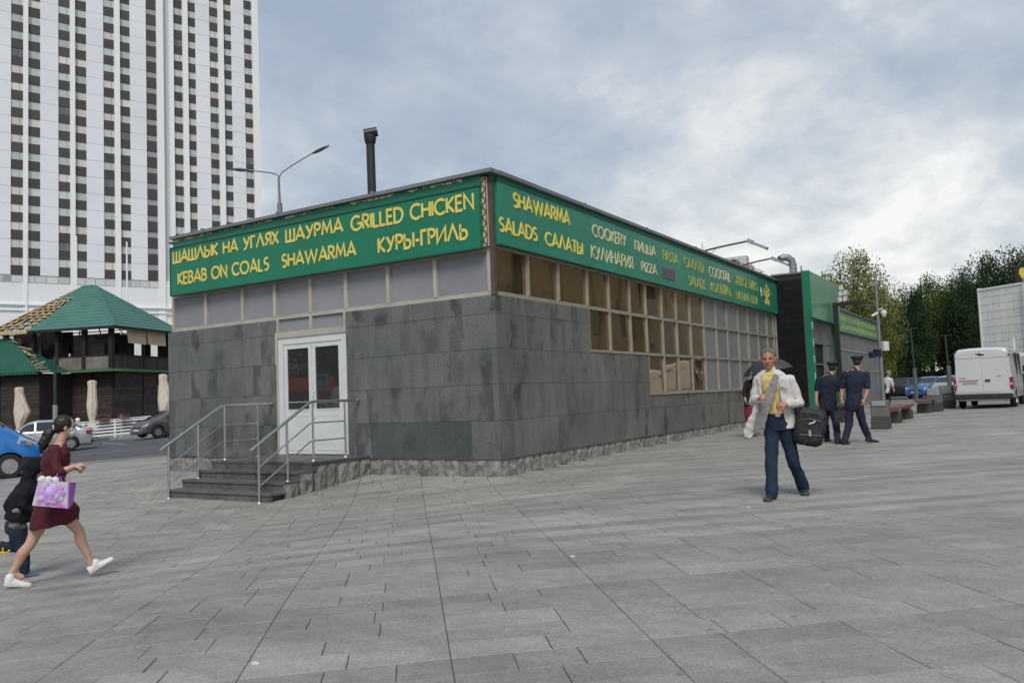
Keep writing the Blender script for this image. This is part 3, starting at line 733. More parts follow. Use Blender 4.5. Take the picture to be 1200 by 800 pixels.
# air grille set in the board below the word PASTA
mb = MB(); mb.box(.0755, 7.72, 4.2, .082, 8.6, 4.5); GRL = lchild(mb, 'air_grille', mat('grille grey', (.12, .10, .11), .6), SR, OR_)
mb = MB()
for k in range(6): mb.box(.082, 7.75, 4.215 + k * .048, .098, 8.57, 4.235 + k * .048)
lchild(mb, 'louvre', mat('louvre grey', (.25, .23, .24), .6), SR, OR_)

# ------------------------------------------------------------------ black and green entrance portal
TILEB = mat('black glazed tile', (.006, .007, .008), .45, spec=.3, rnd=.4)
PT = MB(); PT.box(-.1, 19.13, -.3, .96, 24.3, 5.44); PT.box(-.1, 24.3, -.3, .05, 24.62, 5.1)
PT = PT.build('portal_block', BLK, SHOP)
for r in range(26):
    z = .12 + r * .205
    for k in range(2):
        w0 = -.0 + (.5 * k) - (.2 if r % 2 else 0); w1 = w0 + .5
        w0 = max(.02, w0); w1 = min(.97, w1) if k == 0 else .97
        if w1 - w0 < .06 or z + .2 > 5.44: continue
        o = link('facing_tile', chamfer_box(w0 + .003, 19.105, z + .003, w1 - .003, 19.131, z + .202, .003).mesh('facing_tile', TILEB), PT)
pc = MB(); pc.box(-.12, 19.08, 5.44, .99, 24.3, 5.50); pc.build('coping', CAPM, SHOP)
tr = MB(); tr.tube([(1.0, 19.08, .1), (1.0, 19.08, 5.7)], .022, 6); tr.build('corner_trim', BROWN, SHOP)
pil = MB(); pil.box(.965, 19.1, .1, 1.22, 19.5, 3.8); pil.build('green_pilaster', GREEN, SHOP); pil = MB(); pil.box(.965, 24.2, .1, 1.1, 24.62, 3.8); pil.build('green_pilaster', GREEN, SHOP)
wm = MB()
for k in range(5): wm.box(1.221, 19.22, .9 + k * .62, 1.228, 19.34, 1.18 + k * .62); wm.box(1.101, 24.36, .9 + k * .62, 1.107, 24.5, 1.18 + k * .62)
wm.build('white_dash', mat('white dash', (.6, .62, .6), .6), SHOP)
for k in range(9):
    y0 = 19.55 + k * .515
    sp = MB(); sp.box(.966, y0, 2.95, 1.0, y0 + .49, 3.82); sp.build('shutter_panel', PANR, SHOP)
    if k > 4:
        sp = MB(); sp.box(.966, y0, .35, 1.0, y0 + .49, 2.9); sp.build('shutter_panel', PANR, SHOP)
fb = MB(); fb.box(.966, 19.55, 2.9, 1.02, 24.2, 2.95); fb.box(.966, 19.55, 2.1, 1.015, 22.0, 2.16); fb.box(.966, 19.55, 1.1, 1.3, 22.0, 1.16); fb.box(.966, 19.55, .1, 1.28, 22.05, .6); fb.build('counter', CAPM, SHOP)
OPN = MB(); OPN.box(.961, 19.55, .62, .965, 22.0, 2.9); OPN.build('serving_opening', mat('dark opening', (.01, .01, .011), .8), SHOP)
fr_ = MB()
for k in range(12): fr_.lathe([(.001, 0), (.07, .03), (.09, .09), (.06, .15), (.001, .17)], 8, (1.12 + .05 * (k % 2), 19.75 + k * .17, 1.16))
tag(fr_.build('fruit_row', mat('orange fruit', (.55, .30, .04), .6), None, smooth=60), 'row of orange and yellow fruit on the kiosk counter', 'fruit')
SG = thing('sign_board', 'tall projecting green sign box above the dark shop entrance', 'sign', (1.1, 22, 3.8))
mb = MB(); mb.box(.97, 19.12, 3.82, 1.26, 24.6, 5.5); lchild(mb, 'sign_box', GREEN3, SG, (1.1, 22, 3.8))
mb = MB(); mb.box(.968, 19.09, 3.80, 1.275, 19.12, 5.52); mb.box(.968, 19.12, 3.78, 1.275, 24.6, 3.82); lchild(mb, 'edge_trim', GREEN, SG, (1.1, 22, 3.8))
# second stretch of wall with its own sign
for k in range(38):
    y0 = 24.65 + k * .525
    sp = MB(); sp.box(-.09, y0, .1, -.03, y0 + .50, 3.9); sp.build('wall_panel', PANR, SHOP)
fb = MB(); fb.box(-.09, 24.65, 3.02, .0, 44.55, 3.07); fb.box(-.09, 24.65, 1.98, .0, 44.55, 2.03); fb.box(-.1, 24.62, .1, .015, 24.72, 3.95); fb.build('wall_rail', FRM, SHOP)
cp = MB(); cp.box(-9.0, 24.7, 5.0, .14, 44.7, 5.08); cp.build('roof', CAPM, SHOP)
S2 = thing('sign_board', 'faded green board with pale yellow words on the far end of the shops', 'sign', (.05, 34, 3.9))
mb = MB(); mb.box(-.02, 24.7, 3.93, .07, 44.5, 4.98); lchild(mb, 'board', GREEN3, S2, (.05, 34, 3.9))
mb = MB(); rr = random.Random(5); y = 25.6
while y < 43.5:
    l_ = rr.uniform(.22, .34)
    if rr.random() < .82:
        for z0 in (4.5, 4.08):
            hh = rr.uniform(.24, .3); mb.box(.0705, y, z0, .078, y + .08, z0 + hh); mb.box(.0705, y + .08, z0 + hh * rr.choice((0, .42, .8)), .0775, y + l_, z0 + hh * rr.choice((.2, .6, 1.0)) + .05)
    y += l_ + .14
tag(lchild(mb, 'lettering', mat('pale yellow letters', (.42, .50, .15), .5), S2, (.05, 34, 3.9)), kind='stuff')

# ------------------------------------------------------------------ on the roof
ch = thing('chimney_pipe', 'tall black flue pipe standing on the shop roof', 'chimney', (-5.45, 3.1, 5.23))
mb = MB(); mb.tube([(0, 0, 0), (-.02, 0, 2.65)], .105, 16); mb.build('flue', BLK, ch, smooth=40)
mb = MB(); mb.tube([(-.13, -.1, 2.64), (.13, .1, 2.70)], .115, 16, caps=False); mb.tube([(-.12, -.09, 2.642), (.12, .09, 2.698)], .10, 16, caps=False); mb.lathe([(.12, 2.4), (.15, 2.5), (.15, 2.6)], 14, (-.02, 0, 0)); mb.build('tee_cap', BLK, ch, smooth=40)
rust = mat('rusty arm', (.12, .075, .065), .7); ALU = mat('lamp aluminium', (.42, .43, .44), .4, metal=.6)
def arm_light(y, ln, label):
    t = thing('arm_light', label, 'light', (0, y, 5.3), group='arm lights over the shop front')
    mb = MB(); mb.tube([(-.35, 0, -.04), (.1, 0, .06), (ln * .5, 0, .12), (ln, 0, .17)], .028, 6); mb.build('arm', rust, t, smooth=40)
    mb = MB(); mb.tube([(.0, .5, -.03), (.4, .0, .09)], .01, 4); mb.tube([(-.02, 0, -.05), (-.02, 0, .3)], .012, 4); mb.build('stay', ALU, t)
    mb = MB(); Mx = Matrix.Translation((ln, 0, .16)) @ Matrix.Rotation(radians(28), 4, 'Y')
    mb.box(-.05, -.09, -.06, .1, .09, .05, M=Mx); mb.box(.1, -.12, -.05, .55, .12, .02, M=Mx); mb.build('lamp_head', ALU, t)
arm_light(11.2, 1.35, 'roadside arm light over the green board, nearer one')
arm_light(14.9, 1.05, 'second arm light over the green board, nearer the duct')
duct = MB(); duct.tube([(.55, 19.8, 5.45), (.55, 19.8, 5.88), (.52, 19.78, 6.05), (.42, 19.7, 6.15), (.25, 19.6, 6.17), (.16, 19.5, 6.10)], .135, 14)
for z in (5.6, 5.75, 5.87): duct.tube([(.55, 19.8, z), (.55, 19.8, z + .025)], .142, 14)
tag(duct.build('air_duct', GALV, smooth=50), 'bent shiny galvanised air duct on the roof by the portal', 'duct')
ACM = mat('unit grey', (.55, .56, .55), .6); GRL_ = mat('fan grille', (.08, .08, .085), .6)
for (x, y, s, lb) in ((-.8, 17.0, 1.0, 'pale grey air conditioning unit on the roof edge, nearer one'), (-.9, 18.3, .8, 'smaller air conditioning unit between the larger one and the duct')):
    t = thing('air_conditioner', lb, 'air conditioner', (x, y, 5.235), group='roof air conditioners')
    mb = chamfer_box(-.45 * s, -.2, .1, .45 * s, .2, .75 * s, .02); mb.build('casing', ACM, t)
    mb = MB(); mb.lathe([(.001, 0), (.24 * s, 0), (.24 * s, .012), (.001, .015)], 16, (.0, -.215, .42 * s), 'y'); mb.build('fan_grille', GRL_, t)
    mb = MB(); mb.box(-.4, -.2, 0, -.34, .2, .1); mb.box(.34, -.2, 0, .4, .2, .1); mb.build('foot', BLK, t)
rl = MB()
for y in (15.5, 16.5, 17.5, 18.5): rl.tube([(-.3, y, 5.24), (-.3, y, 5.62)], .015, 5)
rl.tube([(-.3, 15.5, 5.6), (-.3, 18.9, 5.6)], .015, 5)
tag(rl.build('roof_rail', GALV), 'thin metal rail along the roof edge near the units', 'rail')
# ------------------------------------------------------------------ vehicles
GLASS = mat('dark car glass', (.02, .025, .028), .05, spec=.9)
TYRE = mat('tyre rubber', (.018, .018, .018), .85)
RIM = mat('alloy rim', (.40, .41, .42), .35, metal=.8)
PLAST = mat('black plastic', (.025, .025, .027), .6)
LAMP = mat('headlamp glass', (.55, .57, .58), .1, spec=.9)
REDL = mat('red tail lamp', (.30, .01, .012), .2, spec=.8)
AMB = mat('amber lamp', (.6, .25, .03), .2)
PLATE = mat('number plate', (.62, .62, .60), .5)
SEAM = mat('door seam', (.03, .03, .03), .8)
def interp(tab, x):
    if x <= tab[0][0]: return tab[0][1:]
    for a, b_ in zip(tab, tab[1:]):
        if x <= b_[0]:
            t = (x - a[0]) / (b_[0] - a[0]); return tuple(p + (q - p) * t for p, q in zip(a[1:], b_[1:]))
    return tab[-1][1:]
def wheel_mesh(r, w, spokes=7, full=True):
    ty = MB(); ty.lathe([(r * .62, -w / 2), (r * .93, -w / 2), (r, -w / 2 + .03), (r, w / 2 - .03), (r * .93, w / 2), (r * .62, w / 2)], 28, axis='y', caps=False)
    rm = MB(); rm.lathe([(r * .64, w / 2 - .035), (r * .66, w / 2 - .004), (r * .60, w / 2 - .004), (r * .56, w / 2 - .05), (.001, w / 2 - .055)], 24, axis='y')
    for k in range(spokes):
        Mx = Matrix.Rotation(2 * pi * k / spokes, 4, 'Y'); rm.box(-.022, w / 2 - .055, .03, .022, w / 2 - .012, r * .61, M=Mx)
    rm.lathe([(r * .17, w / 2 - .05), (r * .15, w / 2 - .005), (.001, w / 2)], 14, axis='y')
    return ty.mesh('tyre', TYRE, 40), rm.mesh('rim', RIM, 40)
def vehicle(name, label, cat, paint, prof, axles, wr, hw, belt, zb=.2, wins=(), glass_top=(), roof_w=.74, group=None, seams=(), handles=(), spokes=7, pil=.05, tumble=.93, clad=0, extra=None, flatside=False):
    """prof: (x, z_top, half width factor) from tail to nose; wins: (x0, x1) side windows; glass_top: (x0, x1) sloping screens"""
    root = thing(name, label, cat, group=group)
    xs = sorted(set([p[0] for p in prof] + [q for w in wins for q in w] + [q for w in glass_top for q in w]))
    rings = []; info = []
    for x in xs:
        zt, wf = interp(prof, x); h = hw * wf; cabin = zt > belt(x) + .12
        if cabin:
            k = (zt - belt(x)) / max(.01, interp(prof, 0)[0] - belt(0)); wt = h * (tumble - (tumble - roof_w) * min(1, k))
            zc = belt(x); R_ = [(h * .86, zb), (h * .985, zb + .10), (h, (zb + zc) * .5), (h * .985, zc - .10), (h * tumble if not flatside else h * .97, zc), (wt * 1.02, zt - .09), (wt * .93, zt - .022), (wt * .5, zt + .012)]
        else:
            R_ = [(h * .86, zb), (h * .985, zb + .10), (h, zb + (zt - zb) * .45), (h * .985, zt - .13), (h * .955, zt - .06), (h * .90, zt - .022), (h * .8, zt - .004), (h * .45, zt + .018)]
        ring = [(x, 0, zb)] + [(x, y, z) for y, z in R_] + [(x, 0, R_[-1][1] + .004)] + [(x, -y, z) for y, z in reversed(R_)]
        rings.append(ring); info.append(cabin)
    n = len(rings[0]); mb = MB(); vs = [p for r in rings for p in r]; fs = []; ms = []
    for i in range(len(xs) - 1):
        xm = (xs[i] + xs[i + 1]) / 2
        side = info[i] and info[i + 1] and any(a - .001 <= xs[i] and xs[i + 1] <= b_ + .001 for a, b_ in wins)
        top = any(a - .001 <= xs[i] and xs[i + 1] <= b_ + .001 for a, b_ in glass_top)
        for k in range(n):
            fs.append((i * n + k, i * n + (k + 1) % n, (i + 1) * n + (k + 1) % n, (i + 1) * n + k))
            kk = k if k < 9 else 17 - k      # mirrored strip index
            ms.append(1 if (side and kk == 5) or (top and kk in (7, 8)) else (2 if clad and kk in (0, 1) else 0))
    fs.append(tuple(range(n - 1, -1, -1))); ms.append(0); fs.append(tuple((len(xs) - 1) * n + k for k in range(n))); ms.append(0)
    me = bpy.data.meshes.new('body'); me.from_pydata(vs, [], fs)
    for m in (paint, GLASS, PLAST): me.materials.append(m)
    me.polygons.foreach_set('material_index', ms); fixn(me)
    # wheel arches
    cut = MB()
    for ax in axles:
        for s in (-1, 1): cut.lathe([(wr + .055, hw * .55 * s), (wr + .055, (hw + .2) * s)], 28, (ax, 0, wr), 'y')
    cme = cut.mesh('cut', PLAST); fixn(cme)
    bo = bpy.data.objects.new('b', me); co = bpy.data.objects.new('c', cme); 
    md = bo.modifiers.new('m', 'BOOLEAN'); md.operation = 'DIFFERENCE'; md.object = co; md.solver = 'EXACT'; md.material_mode = 'TRANSFER'
    bv = bo.modifiers.new('v', 'BEVEL'); bv.width = .018; bv.segments = 2; bv.limit_method = 'ANGLE'; bv.angle_limit = radians(38)
    me2 = evaluated_mesh([bo, co])
    mats = [m for m in me2.materials]
    def sub(keep, nm):
        bm = bmesh.new(); bm.from_mesh(me2); bmesh.ops.delete(bm, geom=[f for f in bm.faces if (mats[f.material_index] == GLASS) != keep], context='FACES')
        for f in bm.faces: f.smooth = True
        for e_ in bm.edges:
            if len(e_.link_faces) == 2 and e_.calc_face_angle(0) > radians(30): e_.smooth = False
        m3 = bpy.data.meshes.new(nm); bm.to_mesh(m3); bm.free()
        for m in mats: m3.materials.append(m)
        return m3
    link('body', sub(False, 'body'), root); link('window_glass', sub(True, 'window_glass'), root)
    ty, rm = wheel_mesh(wr, .2, spokes)
    for ax in axles:
        for s in (1, -1):
            w = link('wheel', ty, root, (ax, s * (hw - .115), wr), 0 if s > 0 else pi); link('rim', rm, w)
    det = MB()
    for x, z0, z1 in seams:
        for s in (-1, 1): det.box(x - .006, s * (hw * .9), z0, x + .006, s * (hw * 1.002), z1)
    if seams: det.build('door_seam', SEAM, root)
    for x, z in handles:
        for s in (-1, 1):
            hb = chamfer_box(x - .09, s * hw - .01, z - .015, x + .09, s * hw + .025, z + .015, .006); hb.build('handle', paint, root)
    return root
def place(o, px, w, az):
    p = at(px, w); d = dirw(az); o.location = (p.x, p.y, gz(p.x, p.y) + .0); o.rotation_euler = (0, 0, atan2(d.y, d.x)); return o
def part(mb, name, m, root, **k): return mb.build(name, m, root, **k)
def paintm(name, c, **k): return mat(name, c, k.pop('rough', .3), metal=k.pop('metal', .2), coat=.6, spec=.5, **k)

# white panel van seen from behind
VW = paintm('white van paint', (.60, .62, .64), metal=0)
van = vehicle('delivery_van', 'white panel van parked at the right with its rear doors towards the viewer', 'van', VW,
    [(-2.55, 2.20, .955), (-2.50, 2.27, .985), (-2.3, 2.30, 1), (0, 2.32, 1), (1.2, 2.28, 1), (1.75, 1.85, .99), (2.15, 1.30, .97), (2.55, 1.10, .93), (2.75, .95, .86), (2.80, .7, .82)],
    (-1.55, 1.75), .34, .985, lambda x: 1.30, zb=.30, wins=((.75, 1.55),), glass_top=((1.3, 2.15),), roof_w=.86, tumble=.985, flatside=True, seams=((.7, .45, 2.1), (1.6, .45, 1.3), (-.6, .45, 2.1)), handles=((.85, 1.05),), clad=1)
for s in (-1, 1):
    mb = chamfer_box(-2.555, s * .018, .62, -2.535, s * .90, 2.12, .008); dd = part(mb, 'rear_door', VW, van)
    mb = chamfer_box(-2.585, s * .90, .72, -2.50, s * .985, 1.16, .01); part(mb, 'tail_lamp', REDL, van)
    mb = chamfer_box(-2.59, s * .905, .86, -2.52, s * .96, .95, .01); part(mb, 'reverse_lamp', LAMP, van)
    for z in (.85, 1.95): mb = MB(); mb.box(-2.575, s * .88, z, -2.55, s * .93, z + .08); part(mb, 'hinge', PLAST, van)
    mb = MB(); mb.box(1.55, s * .99, 1.35, 1.65, s * 1.17, 1.62); part(mb, 'wing_mirror', PLAST, van)
mb = MB(); mb.box(-2.562, .2, 2.075, -2.55, -.0, 2.10); mb.box(-2.5615, -.88, 1.92, -2.554, .88, 1.926); part(mb, 'upper_seam', SEAM, van)
mb = chamfer_box(-2.60, -.25, 1.03, -2.55, -.08, 1.10, .008); part(mb, 'handle', PLAST, van)
mb = chamfer_box(-2.575, -.10, 1.27 + .75, -2.55, .12, 2.07, .005); part(mb, 'brake_lamp', PLAST, van)
mb = MB(); mb.box(-2.565, .16, .92, -2.552, .72, 1.03); part(mb, 'number_plate', PLATE, van)
mb = MB(); mb.box(-2.57, .15, 1.05, -2.552, .82, 1.075); part(mb, 'plate_trim', PLAST, van)
mb = MB(); mb.box(-2.5685, .20, .945, -2.5655, .68, 1.0); part(mb, 'plate_print', mat('plate print', (.30, .20, .22), .6), van)
mb = MB(); mb.box(-2.562, .55, 1.155, -2.556, .80, 1.185); mb.box(-2.562, -.62, 1.19, -2.556, -.46, 1.22); part(mb, 'badge', RIM, van)
mb = chamfer_box(-2.68, -.96, .36, -2.45, .96, .56, .03); part(mb, 'bumper', PLAST, van)
mb = MB(); mb.box(-2.1, -.7, .28, -1.2, .7, .45); part(mb, 'underbody', PLAST, van)
pr = at(1151.5, 31.2); d = dirw(36.5); van.location = (pr.x + d.x * 2.55, pr.y + d.y * 2.55, gz(pr.x, pr.y)); van.rotation_euler = (0, 0, atan2(d.y, d.x))

# blue van, only its nose in the frame
BV = paintm('bright blue van paint', (.008, .16, .50), metal=0)
bvn = vehicle('blue_van', 'bright blue van entering at the left edge, nose and front wheel in view', 'van', BV,
    [(-2.8, 2.0, .95), (-2.6, 2.2, 1), (.6, 2.2, 1), (1.0, 2.05, 1), (1.75, 1.46, .98), (2.15, 1.20, .96), (2.5, 1.0, .90), (2.66, .82, .84), (2.70, .6, .80)],
    (-1.6, 1.90), .345, .99, lambda x: 1.22, zb=.28, wins=((.0, .85), (.92, 1.4)), glass_top=((.95, 1.75),), roof_w=.82, tumble=.97, seams=((-.1, .5, 1.25), (1.15, .5, 1.25)), handles=((.1, 1.05),), spokes=11, clad=1)
for s in (-1, 1):
    mb = MB(); Mx = Matrix.Translation((2.33, s * .80, .98)) @ Matrix.Rotation(radians(-s * 20), 4, 'Z') @ Matrix.Rotation(radians(24), 4, 'Y')
    mb.box(-.27, -.07, -.11, .22, .12 if s > 0 else .07, .10, M=Mx); part(mb, 'headlamp', LAMP, bvn)
    mb = MB(); mb.box(-.05, s * .045, -.06, .10, s * .10, .03, M=Mx @ Matrix.Translation((0, s * .03, .0))); part(mb, 'indicator', AMB, bvn)
    mb = MB(); mb.box(.95, s * 1.0, 1.3, 1.12, s * 1.2, 1.62); part(mb, 'wing_mirror', PLAST, bvn)
mb = MB(); mb.loft([[(2.55, -.86, .26), (2.55, .86, .26), (2.3, .93, .26), (2.2, .93, .26), (2.2, -.93, .26)], [(2.80, -.82, .30), (2.80, .82, .30), (2.5, 1.0, .30), (2.2, .995, .30), (2.2, -.995, .30)], [(2.80, -.82, .56), (2.80, .82, .56), (2.5, 1.0, .58), (2.2, .995, .6), (2.2, -.995, .6)]]); part(mb, 'bumper', PLAST, bvn)
place(bvn, 14, 24.6, 62); d = dirw(62); bvn.location.x -= d.x * 1.90; bvn.location.y -= d.y * 1.90

def car_lights(c, xn, xt, hw, zf=.66, zr=.85, grille=True, plate=True):
    for s in (-1, 1):
        Mx = Matrix.Translation((xn - .16, s * hw * .70, zf)) @ Matrix.Rotation(radians(-s * 24), 4, 'Z') @ Matrix.Rotation(radians(18), 4, 'Y')
        mb = MB(); mb.box(-.20, -.09, -.07, .13, .10, .055, M=Mx); part(mb, 'headlamp', LAMP, c)
        mb = chamfer_box(xt - .015, s * hw * .60, zr - .10, xt + .22, s * hw * .955, zr + .06, .02); part(mb, 'tail_lamp', REDL, c)
        mb = MB(); Mm = Matrix.Translation((xn - 1.45, s * (hw + .05), zf + .36)); mb.box(-.06, -.08, -.05, .05, .08, .06, M=Mm); part(mb, 'wing_mirror', c.children[0].data.materials[0], c)
    mb = chamfer_box(xn - .06, -.42, .46, xn + .012, .42, .60, .02); part(mb, 'grille', PLAST, c)
    mb = chamfer_box(xn - .06, -.55, .24, xn + .016, .55, .36, .02); part(mb, 'air_intake', PLAST, c)
    mb = MB(); mb.box(xn + .0, -.26, .37, xn + .022, .26, .47); part(mb, 'number_plate', PLATE, c)
    mb = MB(); mb.box(xt - .025, -.26, .62, xt, .26, .73); part(mb, 'number_plate', PLATE, c)
    mb = chamfer_box(xt - .05, -hw * .86, .30, xt + .15, hw * .86, .45, .02); part(mb, 'rear_bumper', PLAST, c)
# silver estate
estp = [(-2.18, .92, .84), (-2.12, 1.02, .90), (-1.9, 1.30, .95), (-1.62, 1.42, .97), (-.6, 1.46, 1), (.1, 1.45, 1), (.45, 1.36, 1), (1.05, 1.00, .99), (1.6, .90, .96), (2.0, .76, .90), (2.16, .60, .80), (2.2, .45, .76)]
sed = [(-2.2, .80, .82), (-2.16, .98, .88), (-1.75, 1.03, .94), (-1.15, 1.36, .97), (-.6, 1.44, 1), (.1, 1.44, 1), (.45, 1.35, 1), (1.0, 1.00, .99), (1.6, .90, .96), (2.0, .76, .90), (2.16, .60, .80), (2.2, .45, .76)]
SV = paintm('silver car paint', (.42, .44, .47), metal=.5)
es = vehicle('silver_car', 'silver estate car parked along the far kerb behind the walking woman', 'car', SV, sed,
    (-1.32, 1.32), .31, .86, lambda x: .93 + .02 * -x * .5, zb=.2, wins=((-1.5, -.75), (-.68, .1), (.17, .72)), glass_top=((-1.75, -1.15), (.45, 1.0)), seams=((-.72, .35, .93), (.13, .35, .93)), handles=((-.55, .82), (.3, .82)))
car_lights(es, 2.18, -2.18, .86)
place(es, 84.5, 39.2, -114); d = dirw(-114); es.location.x += d.x * 1.32; es.location.y += d.y * 1.32
GC = paintm('grey brown car paint', (.11, .105, .105), metal=.5)
cmp_ = [(-2.0, .85, .84), (-1.95, 1.05, .90), (-1.7, 1.34, .95), (-1.2, 1.48, .97), (-.4, 1.53, 1), (.1, 1.50, 1), (.4, 1.40, 1), (1.15, 1.02, .99), (1.6, .90, .95), (1.9, .76, .88), (2.02, .60, .80), (2.05, .45, .76)]
dc = vehicle('grey_car', 'dark grey hatchback parked by the white fence, front wheel and bonnet showing', 'car', GC, cmp_,
    (-1.25, 1.27), .315, .87, lambda x: .98, zb=.2, wins=((-1.6, -.75), (-.68, .1), (.17, .78)), glass_top=((-1.95, -1.7), (.4, 1.15)), seams=((-.72, .35, .96), (.13, .35, .96)), handles=((-.55, .86), (.3, .86)))
car_lights(dc, 2.03, -1.98, .87)
place(dc, 184, 44.4, -143); d = dirw(-143); s_ = dirw(-143 + 90)
# the wheel in view is the one on the car's left; put that wheel at the measured spot
dc.location.x -= d.x * 1.27 + s_.x * -.75; dc.location.y -= d.y * 1.27 + s_.y * -.75
# parked cars far right
def parked(px, w, az, label, paint, prof=sed, name='parked_car'):
    c = vehicle(name, label, 'car', paint, prof, (-1.3, 1.3), .31, .86, lambda x: .95, zb=.2, wins=((-1.5, -.75), (-.68, .1), (.17, .72)) , glass_top=((-1.75, -1.15), (.45, 1.0)), group='cars parked beyond the plaza')
    car_lights(c, 2.18, -2.18, .86); place(c, px, w, az); return c
parked(1089, 57, -128, 'light blue car parked under the trees beyond the benches', paintm('light blue paint', (.05, .14, .33), metal=.3))
parked(1052, 58, -60, 'black car parked under the trees just right of the shop corner', paintm('black paint', (.015, .017, .02)))
parked(1113, 55.5, -140, 'silver car parked beyond the benches, left of the white van', paintm('silver grey paint', (.40, .41, .42), metal=.5))
parked(1070, 68, 110, 'white car in the back row under the trees, further left', paintm('white paint', (.66, .67, .68), metal=0))
parked(1091, 69, 110, 'white car in the back row under the trees, above the blue car', paintm('white paint', (.66, .67, .68), metal=0))
parked(1052, 70, 100, 'blue car in the back row close to the shop corner', paintm('mid blue paint', (.04, .10, .35), metal=.2))
parked(1112, 71, 100, 'grey car in the back row behind the silver one', paintm('mid grey paint', (.2, .21, .22), metal=.3))
# ------------------------------------------------------------------ people
def cap_(mb, p0, r0, p1, r1, n=12, fl=1.0, side=None):
    """tapered rounded limb; fl flattens it across 'side'"""
    p0, p1 = Vector(p0), Vector(p1); d = p1 - p0
    if d.length < 1e-5: d = Vector((0, 0, 1e-4))
    d.normalize(); a = (side or (Vector((1, 0, 0)) if abs(d.x) < .8 else Vector((0, 1, 0)))); a = (a - d * a.dot(d)).normalized(); b_ = d.cross(a)
    rings = []
    for t in (-85, -60, -30, 0): rings.append((p0 + d * r0 * sin(radians(t)), r0 * cos(radians(t))))
    for t in (0, 30, 60, 85): rings.append((p1 + d * r1 * sin(radians(t)), r1 * cos(radians(t))))
    mb.loft([[c + a * cos(2 * pi * k / n) * r + b_ * sin(2 * pi * k / n) * r * fl for k in range(n)] for c, r in rings])
def ell_(mb, c, r, M=None, n=16):
    c = Vector(c); rings = []
    for t in range(-80, 81, 20):
        ring = []
        for k in range(n):
            v = Vector((r[0] * cos(radians(t)) * cos(2 * pi * k / n), r[1] * cos(radians(t)) * sin(2 * pi * k / n), r[2] * sin(radians(t))))
            ring.append(c + (M @ v if M else v))
        rings.append(ring)
    mb.loft(rings)
def chain_(mb, pts, rs, fl=1.0, side=None):
    for i in range(len(pts) - 1): cap_(mb, pts[i], rs[i], pts[i + 1], rs[i + 1], fl=fl, side=side)
def blob(name, mb, m, parent, vox=.010, sm=3, folds=0, fscale=9, seed=0):
    me = mb.mesh(name, m); o = bpy.data.objects.new(name, me)
    r = o.modifiers.new('r', 'REMESH'); r.mode = 'VOXEL'; r.voxel_size = vox; r.use_smooth_shade = True
    s = o.modifiers.new('s', 'SMOOTH'); s.factor = .5; s.iterations = sm
    me2 = evaluated_mesh([o]); me2.name = name
    if folds:
        n_ = len(me2.vertices); co = [0.0] * (3 * n_); no = [0.0] * (3 * n_); me2.vertices.foreach_get('co', co); me2.vertex_normals.foreach_get('vector', no)
        for i in range(0, 3 * n_, 3):
            q = Vector((co[i] * fscale + seed, co[i + 1] * fscale, co[i + 2] * fscale * .8)); k = 1 - abs(noise.noise(q)) * 2.2; f = folds * (k * .8 + noise.noise(q * 2.3) * .4 - .5)
            for j in (0, 1, 2): co[i + j] += no[i + j] * f
        me2.vertices.foreach_set('co', co); me2.update()
    me2.polygons.foreach_set('use_smooth', [True] * len(me2.polygons))
    return link(name, me2, parent)
def ring_(c, lat, fwd, hw, hd, n=20, sq=2.3):
    out_ = []
    for k in range(n):
        a = 2 * pi * k / n; ca, sa = cos(a), sin(a)
        x = abs(ca) ** (2 / sq) * (1 if ca >= 0 else -1); y = abs(sa) ** (2 / sq) * (1 if sa >= 0 else -1)
        out_.append(Vector(c) + lat * hw * x + fwd * hd * y)
    return out_
def cring_(c, lat, fwd, hw, hd, th, a0, a1, n=22):
    """C-shaped ring from angle a0 to a1 (degrees, 90 = forward)"""
    o_ = []; i_ = []
    for k in range(n + 1):
        a = radians(a0 + (a1 - a0) * k / n)
        o_.append(Vector(c) + lat * hw * cos(a) + fwd * hd * sin(a)); i_.append(Vector(c) + lat * (hw - th) * cos(a) + fwd * (hd - th) * sin(a))
    return o_ + i_[::-1]
def torso_(mb, pel, che, nek, latp, lats, fwd, k=1.0, inf=0.0, shape='m', low=-.06, top=True):
    up = (nek - pel); L_ = up.length
    prof = [(-.10, .150, .105), (0, .165, .115), (.14, .158, .108), (.30, .142, .10), (.5, .158, .112), (.68, .178, .120), (.82, .185, .112), (.92, .150, .090), (1.0, .075, .066)] if shape == 'm' else \
           [(-.10, .160, .11), (0, .170, .118), (.14, .158, .105), (.32, .120, .088), (.5, .135, .098), (.66, .155, .122), (.8, .158, .105), (.92, .125, .078), (1.0, .055, .052)]
    rings = []
    for t, hw, hd in prof:
        c = pel + (che - pel) * (t / .6) if t < .6 else che + (nek - che) * ((t - .6) / .4)
        lt = latp.lerp(lats, min(1, max(0, t))).normalized(); fw = (fwd - lt * fwd.dot(lt)).normalized()
        rings.append(ring_(c, lt, fw, hw * k + inf, hd * k + inf))
    mb.loft(rings)
